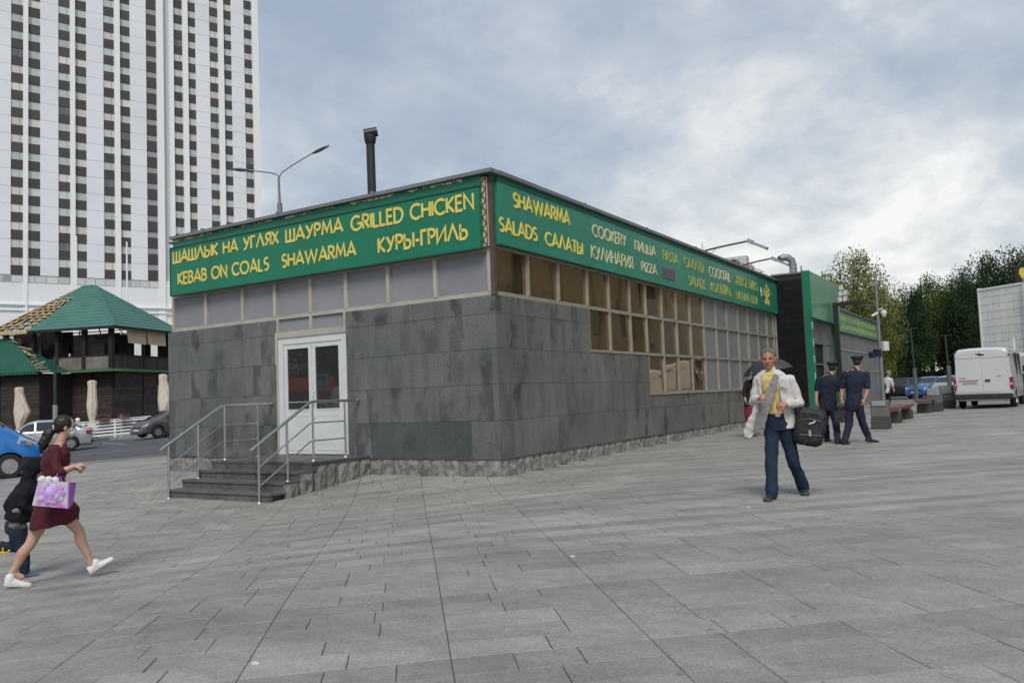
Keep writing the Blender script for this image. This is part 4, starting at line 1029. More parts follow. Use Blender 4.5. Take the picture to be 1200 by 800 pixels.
def hand_(mb, w, d, nrm, side, curl=.6, s=1.0, thumb_side=1):
    """palm, four unequal bent fingers and a thumb from the side of the palm. w wrist, d direction, nrm palm normal (fingers curl towards it)"""
    w = Vector(w); d = Vector(d).normalized(); nrm = Vector(nrm); nrm = (nrm - d * nrm.dot(d)).normalized(); a = d.cross(nrm).normalized() * thumb_side
    pc = w + d * .045 * s
    Mx = Matrix((a, d, nrm)).transposed()
    ell_(mb, pc, (.041 * s, .052 * s, .017 * s), Mx, 12)
    for i, (off, ln) in enumerate(((.029, .070), (.010, .078), (-.010, .073), (-.028, .058))):
        b0 = w + d * .085 * s + a * off * s; c1 = curl * (1 + .08 * i)
        d1 = (d * cos(c1) + nrm * sin(c1)); d2 = (d * cos(c1 * 2.3) + nrm * sin(c1 * 2.3))
        b1 = b0 + d1 * ln * .5 * s; b2 = b1 + d2 * ln * .5 * s
        cap_(mb, w + d * .06 * s + a * off * s, .0095 * s, b0, .0095 * s, 8); cap_(mb, b0, .0095 * s, b1, .0088 * s, 8); cap_(mb, b1, .0088 * s, b2, .0075 * s, 8)
    t0 = w + d * .02 * s + a * .028 * s; t1 = t0 + (d * .6 + a * .75 + nrm * .25).normalized() * .042 * s; t2 = t1 + (d * .85 + a * .1 + nrm * .5).normalized() * .034 * s
    cap_(mb, t0, .013 * s, t1, .0115 * s, 8); cap_(mb, t1, .0115 * s, t2, .009 * s, 8)
def head_(mb, c, f, s=1.0, up=Vector((0, 0, 1)), lat=None):
    """skull, jaw, brow, nose, lips, ears. c = centre of the head, f = facing"""
    f = Vector(f).normalized(); lat = up.cross(f).normalized(); u2 = f.cross(lat).normalized()
    Mx = Matrix((lat, f, u2)).transposed(); g = lambda x, y, z: Vector(c) + Mx @ Vector((x * s, y * s, z * s))
    ell_(mb, g(0, -.012, .030), (.075 * s, .094 * s, .088 * s), Mx)
    ell_(mb, g(0, .018, -.035), (.060 * s, .070 * s, .078 * s), Mx)
    ell_(mb, g(0, .052, -.088), (.032 * s, .030 * s, .028 * s), Mx, 10)
    ell_(mb, g(0, .070, .018), (.050 * s, .016 * s, .010 * s), Mx, 10)
    cap_(mb, g(0, .082, .010), .008 * s, g(0, .104, -.030), .0125 * s, 8); ell_(mb, g(.012, .094, -.034), (.009 * s,) * 3, Mx, 8); ell_(mb, g(-.012, .094, -.034), (.009 * s,) * 3, Mx, 8)
    for q in (-1, 1):
        ell_(mb, g(q * .042, .060, -.022), (.020 * s, .018 * s, .018 * s), Mx, 8)
        ell_(mb, g(q * .077, -.008, -.010), (.010 * s, .020 * s, .032 * s), Mx, 8)
    ell_(mb, g(0, .082, -.060), (.022 * s, .010 * s, .009 * s), Mx, 8)
    return g, Mx
SKIN = mat('skin', (.42, .235, .165), .55, nscale=14, namt=.08); SKIN2 = mat('tanned skin', (.40, .175, .115), .55, nscale=14, namt=.1)
EYE = mat('eye dark', (.03, .02, .015), .3); LIP = mat('lips', (.28, .10, .08), .5)
def face_bits(g, Mx, parent, brow=None, s=1.0):
    for q in (-1, 1):
        mb = MB(); ell_(mb, g(q * .030, .0775, .002), (.0125 * s, .006 * s, .0055 * s), Mx, 8); mb.build('eye', EYE, parent, smooth=90)
        mb = MB(); cap_(mb, g(q * .048, .073, .020), .003 * s, g(q * .016, .0865, .022), .0042 * s, 6); mb.build('eyebrow', brow or EYE, parent, smooth=90)
    mb = MB(); cap_(mb, g(-.020, .087, -.060), .0035 * s, g(.020, .087, -.060), .0035 * s, 6); mb.build('mouth', LIP, parent, smooth=90)
class Person:
    def __init__(s, label, feet, cat='person', az=None):
        f = [onground(*p) for p in feet]; c = sum(f, Vector()) / len(f); s.o = Vector((c.x, c.y, gz(c.x, c.y)))
        v = Vector((c.x - CAM.x, c.y - CAM.y, 0)).normalized(); s.ya = v; s.xa = Vector((v.y, -v.x, 0)); s.rz = atan2(s.xa.y, s.xa.x)
        s.root = thing('person', label, cat, s.o, s.rz); s.feet = [s.loc(p) for p in f]
    def loc(s, p): d = Vector(p) - s.o; return Vector((d.dot(s.xa), d.dot(s.ya), d.z))
    def J(s, px, py, dy=0):
        r = ray(px, py); q = s.o + s.ya * dy; t = (q - CAM).dot(s.ya) / r.dot(s.ya); return s.loc(CAM + r * t)
    def gl(s, x, y):
        w = s.o + s.xa * x + s.ya * y; return gz(w.x, w.y) - s.o.z
def shoe_(mb, heel, toe, h=.075, w=.042, sole=.0):
    heel, toe = Vector(heel), Vector(toe); d = toe - heel; n = d.normalized(); sd = Vector((n.y, -n.x, 0)).normalized() if abs(n.z) < .95 else Vector((1, 0, 0)); u_ = sd.cross(n); u_ = u_ if u_.z > 0 else -u_
    rings = []
    for t, ww, hh in ((-.03, .5, .55), (0, .8, .95), (.15, .9, 1.05), (.35, .88, 1.0), (.55, .98, .74), (.75, 1.08, .62), (.92, .98, .52), (1.0, .66, .38)):
        c = heel + d * t; r_ = []
        for k in range(14):
            a = 2 * pi * k / 14; x = cos(a); z = sin(a); r_.append(c + sd * w * ww * x + u_ * (h * hh * (.5 + .5 * z) if z > -.3 else h * hh * .16 * (1 + z)))
        rings.append(r_)
    mb.loft(rings)

# --- man walking towards the viewer
WJ = mat('off white denim jacket', (.56, .54, .52), .95, spec=.2, nscale=12, namt=.07, bump=.1, bscale=60); YS = mat('pale yellow shirt', (.62, .50, .20), .85)
DEN = mat('blue denim', (.006, .018, .042), .9, nscale=6, namt=.35); LIN = mat('grey lining cloth', (.22, .21, .215), .9); BLT = mat('black leather', (.012, .012, .012), .4); SHO = mat('grey black shoe', (.035, .036, .036), .4)
BUCK = mat('buckle', (.6, .55, .4), .3, metal=1); HGR = mat('short grey hair', (.12, .105, .09), .9, nscale=40, namt=.3); BAGM = mat('black nylon', (.014, .015, .018), .65, nscale=20, namt=.3)
p = Person('man in off-white jacket and yellow shirt walking with a black travel bag', [(905, 586), (942, 579)])
J = p.J; R_ = p.root
fL, fR = p.feet
hd_ = J(900.5, 421.0, -.06); nk = J(903, 434, -.03); ch_ = J(907, 456, 0); pv = J(912, 493, .02)
sL, sR = J(889.0, 444.5, 0), J(925.5, 444.5, 0); eL, eR = J(883, 471, .02), J(937, 472, .04); wL, wR = J(889.5, 467, -.24), J(921, 473.5, -.20)
hL, hR = J(904.5, 499, .02), J(920, 499, .03); kL, kR = J(904, 541, -.10), J(929.5, 541, .05); aL = fL + Vector((.0, .06, .09)); aR = fR + Vector((0, .06, .10))
latp = Vector((1, -.0, 0)); lats = (sR - sL).normalized(); fwd = Vector((-.12, -1, 0)).normalized()
mb = MB(); g, Mx = head_(mb, hd_, Vector((-.10, -1, -.04)), 1.06)
cap_(mb, nk + Vector((0, .02, -.03)), .060, hd_ + Vector((0, .03, -.06)), .054); torso_(mb, pv, ch_, nk, latp, lats, fwd, .79)
chain_(mb, [sL, eL, wL], [.046, .038, .026]); chain_(mb, [sR, eR, wR], [.046, .038, .026])
hand_(mb, wL, (wL - eL) + Vector((.04, 0, .05)), Vector((.8, .1, -.4)), 1, .95, 1.0, -1); hand_(mb, wR, Vector((-1, -.25, .0)), Vector((-.1, .5, -.9)), 1, .85, 1.0, 1)
chain_(mb, [hL, kL, aL], [.078, .052, .036]); chain_(mb, [hR, kR, aR], [.078, .052, .036])
blob('body', mb, SKIN2, R_, .0075, 2); face_bits(g, Mx, R_, HGR)
mb = MB(); ell_(mb, g(0, -.024, .050), (.090, .102, .088), Mx); ell_(mb, g(0, -.05, .0), (.084, .075, .075), Mx); 
for k in range(60): 
    a = k * 2.4; mb2 = None
blob('hair', mb, HGR, R_, .008, 1, .004, 40)
mb = MB(); torso_(mb, pv + Vector((0, .01, .06)), ch_, nk + Vector((0, -.005, -.012)), latp, lats, fwd, .86, .004); cap_(mb, nk + Vector((0, 0, -.03)), .072, nk + Vector((0, .005, .015)), .066); blob('shirt', mb, YS, R_, .009, 3, .008, 10)
for q in (-1, 1):
    mb = MB(); b0 = nk + Vector((0, -.075, -.02)); mb.loft([[b0 + Vector((q * .004, 0, 0)), b0 + Vector((q * .045, .02, .025)), b0 + Vector((q * .05, .03, .0))], [b0 + Vector((q * .01, -.014, -.035)), b0 + Vector((q * .032, -.014, -.045)), b0 + Vector((q * .04, .01, -.02))]]); mb.build('collar', YS, R_, fix=True)
mb = MB(); torso_(mb, pv, pv + (ch_ - pv) * .35, pv + (ch_ - pv) * .42, latp, latp, fwd, .001)
mb = MB(); mb.loft([ring_(pv + Vector((0, 0, z)), latp, fwd, hw, hd, 24) for z, hw, hd in ((.055, .176, .128), (.09, .176, .127))]); blob('belt', mb, BLT, R_, .006, 1)
mb = chamfer_box(-.03, -.006, -.02, .03, .006, .02, .004); o = mb.build('buckle', BUCK, R_); o.location = pv + Vector((.0, -.134, .072))
mb = MB(); mb.loft([ring_(pv + Vector((0, 0, z)), latp, fwd, hw, hd) for z, hw, hd in ((-.11, .165, .118), (-.04, .178, .13), (.06, .168, .12))])
kfL = kL.lerp(aL, .9); kfR = kR.lerp(aR, .9)
chain_(mb, [hL + Vector((0, 0, -.02)), kL, kL.lerp(aL, .6), aL + Vector((0, -.01, -.02))], [.096, .072, .073, .078]); chain_(mb, [hR + Vector((0, 0, -.02)), kR, kR.lerp(aR, .6), aR + Vector((0, -.01, -.02))], [.096, .072, .071, .076])
blob('jeans', mb, DEN, R_, .010, 3, .012, 8, 3)
for f_, tx in ((fL, -.06), (fR, .02)):
    mb = MB(); shoe_(mb, f_ + Vector((0, .12, .0)), f_ + Vector((tx, -.155, .0)), .085, .050); blob('shoe', mb, SHO, R_, .007, 2)
# jacket: open at the front, sleeves joined in
mb = MB(); rings = []
for t, hw, hd, a0, a1 in ((-.16, .205, .155, 118, 400), (0, .200, .148, 118, 398), (.3, .19, .138, 116, 400), (.6, .205, .142, 112, 404), (.8, .202, .132, 108, 408), (.92, .155, .105, 104, 420), (1.0, .095, .085, 100, 430)):
    c = pv + (ch_ - pv) * (t / .6) if t < .6 else ch_ + (nk - ch_) * ((t - .6) / .4)
    rings.append(cring_(c + Vector((0, .01, .01)), -latp.lerp(lats, max(0, t)), fwd, hw, hd, .03, a0, a1))
mb.loft(rings); chain_(mb, [sL + Vector((.0, 0, -.005)), eL, eL.lerp(wL, .85)], [.066, .058, .050]); chain_(mb, [sR + Vector((0, 0, -.005)), eR, eR.lerp(wR, .85)], [.068, .060, .050])
blob('jacket', mb, WJ, R_, .009, 4, .009, 8, 7)
mb = MB(); q0 = J(893, 487, -.14); 
rings = []
for (x0, x1, py, dy) in ((886, 897, 470, -.16), (881, 893, 482, -.16), (875, 890, 495, -.15), (871, 887, 505, -.13), (872, 879, 512, -.12)):
    a, b_ = J(x0, py, dy), J(x1, py + 2, dy); rings.append([a, b_, b_ + Vector((0, .03, 0)), a + Vector((0, .03, 0))])
mb.loft(rings); blob('jacket_flap', mb, WJ, R_, .008, 2, .012, 11)
mb = MB(); rings = []
for (x0, x1, py, dy) in ((907, 913, 437, -.13), (903, 911, 448, -.155), (898, 908, 459, -.165), (892, 904, 470, -.185), (888, 900, 482, -.19), (884, 897, 494, -.18), (883, 895, 507, -.16)):
    a, b_ = J(x0, py, dy), J(x1, py + 3, dy); rings.append([a, b_, b_ + Vector((0, .018, 0)), a + Vector((0, .018, 0))])
mb.loft(rings); blob('jacket_lining', mb, LIN, R_, .007, 2, .008, 14)
mb = MB(); a = J(919.5, 449, -.158); mb.box(a.x - .05, a.y, a.z - .03, a.x + .055, a.y + .012, a.z + .012); mb.build('pocket_flap', WJ, R_)
for q, x in ((-1, 898), (1, 912)):
    mb = MB(); a = J(x, 440, -.09); ell_(mb, a + Vector((q * .012, .02, .015)), (.05, .028, .026), Matrix.Rotation(q * .6, 3, 'Y')); blob('jacket_collar', mb, WJ, R_, .008, 1)
# travel bag on the forearm
bg_ = Person('x', [(945, 584), (950, 584)]); bpy.data.objects.remove(bg_.root)
T_ = thing('travel_bag', 'black travel bag hanging from the forearm of the man in the white jacket', 'bag', p.o, p.rz)
mb = MB(); c0 = J(949, 500, -.0); Mx2 = Matrix.Rotation(radians(12), 3, 'Y')
rings = []
for t in (-1, -.92, -.6, 0, .6, .92, 1):
    s_ = (1 - abs(t) ** 5 * .25); rings.append([c0 + Mx2 @ Vector((.175 * cos(a) * abs(cos(a)) ** -.55 * s_ if abs(cos(a)) > .01 else 0, t * .13, .225 * sin(a) * abs(sin(a)) ** -.55 * s_ if abs(sin(a)) > .01 else 0)) for a in [2 * pi * k / 24 + .01 for k in range(24)]])
mb.loft(rings); blob('bag_body', mb, BAGM, T_, .010, 3, .01, 10)
mb = MB(); mb.tube([c0 + Vector((-.12, -.05, .17)), J(933, 476, -.05), J(932, 467, -.03), J(936, 465, .05), c0 + Vector((.02, .05, .2))], .014, 6); mb.build('handle', BLT, T_, smooth=60)
mb = MB(); q = c0 + Vector((0, -.135, 0)); mb.tube([q + Vector((-.13, 0, .08)), q + Vector((0, -.008, .1)), q + Vector((.13, 0, .06))], .006, 5); mb.tube([q + Vector((-.12, 0, -.08)), q + Vector((.12, 0, -.1))], .006, 5); mb.build('zip', mat('zip grey', (.08, .08, .085), .4), T_)
mb = MB(); mb.tube([q + Vector((-.01, -.012, .04)), q + Vector((.04, -.014, .055)), q + Vector((.06, -.012, .075))], .009, 5); mb.build('logo_mark', WHT, T_)
mb = MB(); mb.box(q.x - .02, q.y - .01, q.z - .1, q.x + .005, q.y, q.z - .03); mb.build('zip_pull', ALU, T_)

# --- officers walking away
NAVY = mat('navy uniform shirt', (.007, .013, .032), .85, nscale=8, namt=.15); NAVT = mat('navy uniform trousers', (.007, .010, .030), .85, nscale=8, namt=.2); NCAP = mat('navy cap', (.011, .018, .040), .7)
REDS = mat('red piping', (.35, .02, .03), .7); DHAIR = mat('dark brown hair', (.03, .022, .016), .9)
def officer(label, feet, hd, nkp, shl, shr, el, er, wl, wr, pvp, kn, an, sc=1.0, ph=0, look=(.3, 1, 0), toe=(.05, .14)):
    p = Person(label, feet); J = p.J; R_ = p.root; f1, f2 = p.feet
    h = J(*hd); nk = J(*nkp); sL, sR = J(*shl), J(*shr); eL, eR, wL, wR = J(*el), J(*er), J(*wl), J(*wr); pv = J(*pvp); ch_ = pv.lerp(nk, .6) + Vector((0, .0, 0))
    k1, k2 = J(*kn[0]), J(*kn[1]); a1, a2 = f1 + Vector((0, -.02, .09)), f2 + Vector((0, -.02, .09)); h1, h2 = pv + Vector((-.085, 0, -.05)), pv + Vector((.085, 0, -.05))
    lat = (sR - sL).normalized(); fwd = Vector((.15, 1, 0)).normalized()
    mb = MB(); g, Mx = head_(mb, h, Vector(look), .97); cap_(mb, nk + Vector((0, 0, -.03)), .06, h + Vector((0, 0, -.06)), .055); torso_(mb, pv, ch_, nk, Vector((1, 0, 0)), lat, fwd, 1.0)
    chain_(mb, [sL, eL, wL], [.048, .042, .030]); chain_(mb, [sR, eR, wR], [.048, .042, .030]); hand_(mb, wL, wL - eL, Vector((.6, .5, 0)), 1, .5, 1, 1); hand_(mb, wR, wR - eR, Vector((-.6, .5, 0)), 1, .5, 1, -1)
    chain_(mb, [h1, k1, a1], [.08, .055, .04]); chain_(mb, [h2, k2, a2], [.08, .055, .04]); blob('body', mb, SKIN, R_, .009, 2)
    face_bits(g, Mx, R_, DHAIR, .97)
    mb = MB(); ell_(mb, g(0, -.026, .018), (.078, .088, .085), Mx); blob('hair', mb, DHAIR, R_, .010, 1)
    mb = MB(); c = g(0, -.005, .070)
    mb.loft([ring_(c + Vector((0, 0, z)), Mx.col[0], Mx.col[1], hw, hd_, 20, 2) for z, hw, hd_ in ((-.045, .088, .100), (-.005, .090, .102), (.030, .130, .138), (.056, .128, .134), (.070, .10, .11))]); blob('cap', mb, NCAP, R_, .008, 1)
    mb = MB(); mb.loft([ring_(c + Vector((0, 0, z)), Mx.col[0], Mx.col[1], .0895, .1015, 20, 2) for z in (-.004, .002)]); mb.build('cap_piping', REDS, R_, smooth=40)
    mb = MB(); v0 = c + Mx @ Vector((0, .09, -.02)); mb.loft([[v0 + Mx @ Vector((-.075, -.03, 0)), v0 + Mx @ Vector((.075, -.03, 0)), v0 + Mx @ Vector((.06, .04, -.025)), v0 + Mx @ Vector((0, .055, -.03)), v0 + Mx @ Vector((-.06, .04, -.025))], [v0 + Mx @ Vector((-.075, -.03, .008)), v0 + Mx @ Vector((.075, -.03, .008)), v0 + Mx @ Vector((.06, .04, -.017)), v0 + Mx @ Vector((0, .055, -.022)), v0 + Mx @ Vector((-.06, .04, -.017))]]); mb.build('cap_peak', BLT, R_, fix=True)
    mb = MB(); torso_(mb, pv + Vector((0, 0, -.0)), ch_, nk + Vector((0, 0, -.01)), Vector((1, 0, 0)), lat, fwd, 1.0, .016)
    cap_(mb, nk + Vector((0, 0, -.045)), .078, nk + Vector((0, -.005, -.012)), .063); chain_(mb, [sL, sL.lerp(eL, .85)], [.062, .064]); chain_(mb, [sR, sR.lerp(eR, .85)], [.062, .064]); blob('shirt', mb, NAVY, R_, .011, 3, .012, 8, ph)
    mb = MB(); mb.loft([ring_(pv + Vector((0, 0, z)), Vector((1, 0, 0)), fwd, hw, hd_) for z, hw, hd_ in ((-.14, .16, .12), (-.05, .182, .135), (.06, .172, .125))])
    chain_(mb, [h1, k1, a1 + Vector((0, 0, -.02))], [.10, .078, .066]); chain_(mb, [h2, k2, a2 + Vector((0, 0, -.02))], [.10, .078, .066]); blob('trousers', mb, NAVT, R_, .011, 3, .014, 7, ph)
    for f_, tt in zip((f1, f2), an):
        mb = MB(); shoe_(mb, f_ + Vector((-tt[0] * .4, -.10, tt[2])), f_ + Vector((tt[0], tt[1], 0)), .08, .048); blob('shoe', mb, BLT, R_, .008, 2)
    mb = MB()
    for s_ in (sL, sR): mb.box(s_.x - .035, s_.y - .05, s_.z + .068, s_.x + .035, s_.y + .05, s_.z + .076)
    mb.build('epaulette', NCAP, R_)
    return p
o1 = officer('officer on the left in navy short-sleeved uniform and peaked cap, seen from behind', [(970, 517), (983, 520)], (976.5, 432, .02), (972, 440, .0), (959.5, 443.5, 0), (983, 443.5, 0), (957.5, 457, .02), (985, 458, .05), (957, 470, -.04), (985, 470, .0), (970.5, 474, 0), ((967.5, 497, .08), (981, 497, .0)), None,
    ((.06, .14, 0), (.05, .14, 0)), ph=2) if False else officer('officer on the left in navy short-sleeved uniform and peaked cap, seen from behind', [(969, 517), (982, 520)], (976, 431.0, .03), (972.0, 438.5, .0), (960, 443, 0), (983, 443, 0), (957, 458, .02), (985, 458, .05), (956.5, 470, -.04), (985, 471, .0), (970.5, 474, 0), ((967.5, 497, .08), (980, 497, .0)),
    ((.06, .14, 0), (.05, .14, 0)), ph=2)
o2 = officer('officer on the right in navy short-sleeved uniform and peaked cap, mid-stride with a bag', [(990, 520.5), (1019, 518.5)], (1005, 424.5, .03), (1002, 432.5, .0), (990, 438, .0), (1015.5, 438.5, 0), (986.5, 455, .03), (1016.5, 456, -.02), (986.5, 469, .0), (1013, 468, -.08), (1000.5, 473, 0), ((995, 497, -.02), (1011, 496, .06)),
    ((.08, .12, .0), (.17, .05, .03)), ph=5)
bq = thing('briefcase', 'black bag carried by the right-hand officer between the two officers', 'bag', o2.o, o2.rz); c = o2.J(985, 487, .0)
mb = MB(); mb.loft([[c + Vector((x, y, z)) for x, z in ((-.13, -.15), (.17, -.13), (.14, .09), (-.11, .11))] for y in (-.06, .06)]); blob('bag_body', mb, BAGM, bq, .010, 3, .008, 8)
mb = MB(); hh_ = o2.J(986.5, 473, .0); mb.tube([c + Vector((-.06, 0, .1)), hh_ + Vector((-.03, 0, -.03)), hh_ + Vector((.03, 0, -.03)), c + Vector((.07, 0, .1))], .01, 6); mb.build('handle', BLT, bq)

# --- woman under the umbrella, mostly behind the man
BLKT = mat('black knit top', (.010, .010, .011), .9); MAG = mat('dark magenta skirt', (.17, .012, .05), .85); UMB = mat('dark grey umbrella cloth', (.035, .035, .042), .55)
p = Person('woman in black top and magenta skirt under the umbrella, behind the man in white', [(877, 514), (883, 511)]); J = p.J; R_ = p.root; f1, f2 = p.feet
hd_ = J(886, 432.5, 0); nk = J(884, 443, 0); pv = J(881, 475, 0); ch_ = pv.lerp(nk, .6); sL, sR = J(875, 447.5, 0), J(892, 447.5, 0)
mb = MB(); g, Mx = head_(mb, hd_, Vector((.3, 1, 0)), .93); cap_(mb, nk, .045, hd_, .045); torso_(mb, pv, ch_, nk, Vector((1, 0, 0)), Vector((1, 0, 0)), Vector((.2, 1, 0)).normalized(), .95, 0, 'w')
eL, wL = J(871.5, 460, .0), J(874, 470, -.1); eR, wR = J(894, 459, .05), J(890, 446, .2)
chain_(mb, [sL, eL, wL], [.042, .034, .024]); chain_(mb, [sR, eR, wR], [.042, .034, .024]); hand_(mb, wL, wL - eL, Vector((1, 0, 0)), 1, .5, .9, 1); hand_(mb, wR, Vector((0, 0, 1)), Vector((-1, .2, 0)), 1, 1.1, .9, 1)
for hx, kn, f_ in ((-.08, J(877.5, 496, -.02), f1), (.08, J(884, 494, .1), f2)): chain_(mb, [pv + Vector((hx, 0, -.04)), kn, f_ + Vector((0, 0, .09))], [.085, .05, .034])
blob('body', mb, SKIN, R_, .009, 2)
mb = MB(); ell_(mb, g(0, -.02, .02), (.085, .1, .1), Mx); ell_(mb, g(0, -.09, .03), (.04, .04, .045), Mx); blob('hair', mb, DHAIR, R_, .01, 1)
mb = MB(); torso_(mb, pv + Vector((0, 0, .03)), ch_, nk, Vector((1, 0, 0)), Vector((1, 0, 0)), Vector((.2, 1, 0)).normalized(), 1.0, .02, 'w'); chain_(mb, [sL, eL, eL.lerp(wL, .4)], [.058, .052, .05]); chain_(mb, [sR, eR, eR.lerp(wR, .4)], [.058, .052, .05]); blob('top', mb, BLKT, R_, .011, 3, .01, 8)
mb = MB(); mb.loft([ring_(pv + Vector((0, 0, z)), Vector((1, 0, 0)), Vector((0, 1, 0)), hw, hd) for z, hw, hd in ((-.36, .185, .17), (-.2, .19, .155), (0, .175, .135), (.06, .14, .11))]); blob('skirt', mb, MAG, R_, .011, 3, .008, 7)
for f_ in (f1, f2):
    mb = MB(); shoe_(mb, f_ + Vector((0, -.09, 0)), f_ + Vector((.05, .12, 0)), .07, .04); chain_(mb, [f_ + Vector((0, -.03, .06)), f_ + Vector((0, -.03, .14))], [.042, .045]); blob('shoe', mb, BLT, R_, .008, 2)
U_ = thing('umbrella', 'open dark grey umbrella behind the head of the man in white', 'umbrella', p.o, p.rz)
ct = J(896, 420.5, .15); tilt = Matrix.Rotation(radians(-10), 3, 'Y'); RU = .62
for k in range(8):
    mb = MB(); g_ = []
    for j in range(7):
        ph = radians(62) * j / 6; row = []
        for i in range(5):
            a = 2 * pi * (k + i / 4) / 8; sag = 1 - .07 * sin(pi * i / 4) * (j / 6); r = RU * sin(ph) / sin(radians(62)) * sag; z = -(.34 * (1 - cos(ph)) / (1 - cos(radians(62)))); row.append(ct + tilt @ Vector((r * cos(a), r * sin(a), z)))
        g_.append(row)
    for j in range(6):
        for i in range(4): mb.face([g_[j][i], g_[j][i + 1], g_[j + 1][i + 1], g_[j + 1][i]])
    mb.build('umbrella_panel', UMB, U_, smooth=50)
    mb = MB(); mb.tube([g_[j][0] - Vector((0, 0, .006)) for j in range(7)], .004, 4); mb.build('rib', ALU, U_)
mb = MB(); mb.tube([ct + Vector((0, 0, .05)), ct + tilt @ Vector((0, 0, -.72))], .007, 6); mb.build('shaft', ALU, U_)

# --- worker near the far corner of the shops
GRN = mat('green vest', (.20, .30, .16), .8); DKG = mat('dark green trousers', (.012, .02, .014), .9); WTS = mat('white shirt', (.55, .57, .56), .85)
p = Person('small distant person in a white shirt and dark trousers at the far shop corner', [(1038, 479.5), (1041, 479)]); J = p.J; R_ = p.root; f1, f2 = p.feet
hd_ = J(1041.5, 437, 0); nk = J(1040, 442, 0); pv = J(1038, 459, 0); ch_ = pv.lerp(nk, .6); sL, sR = J(1034.5, 444.5, 0), J(1044.5, 444.5, 0)
mb = MB(); g, Mx = head_(mb, hd_, Vector((1, -.1, 0)), 1); cap_(mb, nk, .05, hd_, .05); torso_(mb, pv, ch_, nk, Vector((.6, -.8, 0)), Vector((.6, -.8, 0)), Vector((.8, .6, 0)), .95)
chain_(mb, [sL, J(1034, 451, -.05), J(1041, 453, -.1)], [.046, .04, .028]); chain_(mb, [sR, J(1046, 451, .0), J(1047, 456, -.1)], [.046, .04, .028]); hand_(mb, J(1041, 453, -.1), Vector((1, 0, 0)), Vector((0, 0, -1)), 1, .6); hand_(mb, J(1047, 456, -.1), Vector((.2, 0, -1)), Vector((0, 1, 0)), 1, .6)
for hx, f_ in ((-.08, f1), (.08, f2)): chain_(mb, [pv + Vector((hx, 0, -.04)), (pv + f_) / 2 + Vector((hx, 0, 0)), f_ + Vector((0, 0, .09))], [.085, .055, .04])
blob('body', mb, SKIN, R_, .012, 2)
mb = MB(); ell_(mb, g(0, -.01, .045), (.085, .1, .08), Mx); mb.loft([ring_(g(0, .05, .03 + z), Mx.col[0], Mx.col[1], .07, .09, 14, 2) for z in (0, .012)]); blob('cap', mb, mat('khaki cap', (.25, .24, .17), .8), R_, .01, 1)
mb = MB(); torso_(mb, pv, ch_, nk, Vector((.6, -.8, 0)), Vector((.6, -.8, 0)), Vector((.8, .6, 0)), 1, .025); chain_(mb, [sL, J(1034, 451, -.05)], [.07, .06]); chain_(mb, [sR, J(1046, 451, .0)], [.07, .06]); blob('shirt', mb, WTS, R_, .012, 2, .01)
mb = MB(); mb.loft([ring_(pv + Vector((0, 0, z)), Vector((1, 0, 0)), Vector((0, 1, 0)), hw, hd) for z, hw, hd in ((-.1, .19, .17), (.12, .19, .165), (.34, .165, .16))])
for hx, f_ in ((-.08, f1), (.08, f2)): chain_(mb, [pv + Vector((hx, 0, -.04)), (pv + f_) / 2 + Vector((hx, 0, 0)), f_ + Vector((0, 0, .07))], [.11, .085, .07])
blob('dungarees', mb, DKG, R_, .012, 3, .012)
for f_ in (f1, f2): mb = MB(); shoe_(mb, f_ + Vector((-.08, 0, 0)), f_ + Vector((.16, -.05, 0)), .08, .045); blob('shoe', mb, BLT, R_, .01, 1)

# --- woman in the burgundy dress, striding to the right
BURG = mat('burgundy knit dress', (.068, .005, .014), .85, nscale=30, namt=.08); BHAIR = mat('black hair', (.010, .008, .008), .5, nscale=60, namt=.3); WSH = mat('white trainer', (.66, .66, .66), .5)
MASKM = mat('pale blue mask', (.42, .58, .62), .8); SKW = mat('fair skin', (.50, .30, .215), .55, nscale=12, namt=.07)
p = Person('woman in a burgundy dress, face mask and white trainers striding to the right', [(20, 690), (112, 673)]); J = p.J; R_ = p.root; f1, f2 = p.feet
p.o2 = p.o
hd_ = J(77, 500, 0); nk = J(69.5, 518, .0); ch_ = J(64, 545, .0); pv = J(62, 583, 0)
lat = Vector((.12, -.99, 0)); fwd = Vector((.99, .12, 0))
sN, sF = J(63, 528, -.16), J(67, 528, .16); eN, wN = J(69, 553, -.24), J(87, 546, -.26); eF, wF = J(72, 552, .20), J(84, 549, .14)
hN, hF = pv + Vector((0, -.085, -.03)), pv + Vector((0, .085, -.03))
kB, aB = J(35, 638, .05), J(14, 671, .08); kF, aF = J(93, 622, -.05), J(107, 661, -.05)
mb = MB(); g, Mx = head_(mb, hd_, Vector((1, .05, -.10)), .95)
cap_(mb, nk + Vector((0, 0, -.03)), .048, hd_ + Vector((-.02, 0, -.05)), .045)
torso_(mb, pv, ch_, nk + Vector((0, 0, -.01)), lat, lat, fwd, .95, 0, 'w')
chain_(mb, [sN, eN, wN], [.042, .034, .023]); chain_(mb, [sF, eF, wF], [.042, .034, .023])
hand_(mb, wN, Vector((1, -.1, .18)), Vector((-.1, .4, -1)), 1, .95, .92, -1); hand_(mb, wF, Vector((1, -.3, .1)), Vector((-.1, -.2, -1)), 1, .9, .92, 1)
def leg_(mb, h, k, a):
    cap_(mb, h, .080, h.lerp(k, .5), .068); cap_(mb, h.lerp(k, .5), .068, k, .050); c = k.lerp(a, .3) + Vector((-.018, 0, 0)); cap_(mb, k, .050, c, .053); cap_(mb, c, .053, k.lerp(a, .75), .034); cap_(mb, k.lerp(a, .75), .034, a, .034)
leg_(mb, hF, kB, aB); leg_(mb, hN, kF, aF)
cap_(mb, aB, .034, aB + Vector((.08, 0, -.05)), .03); cap_(mb, aF, .034, aF + Vector((.1, 0, -.02)), .03)
blob('body', mb, SKW, R_, .0075, 2); face_bits(g, Mx, R_, BHAIR, .95)
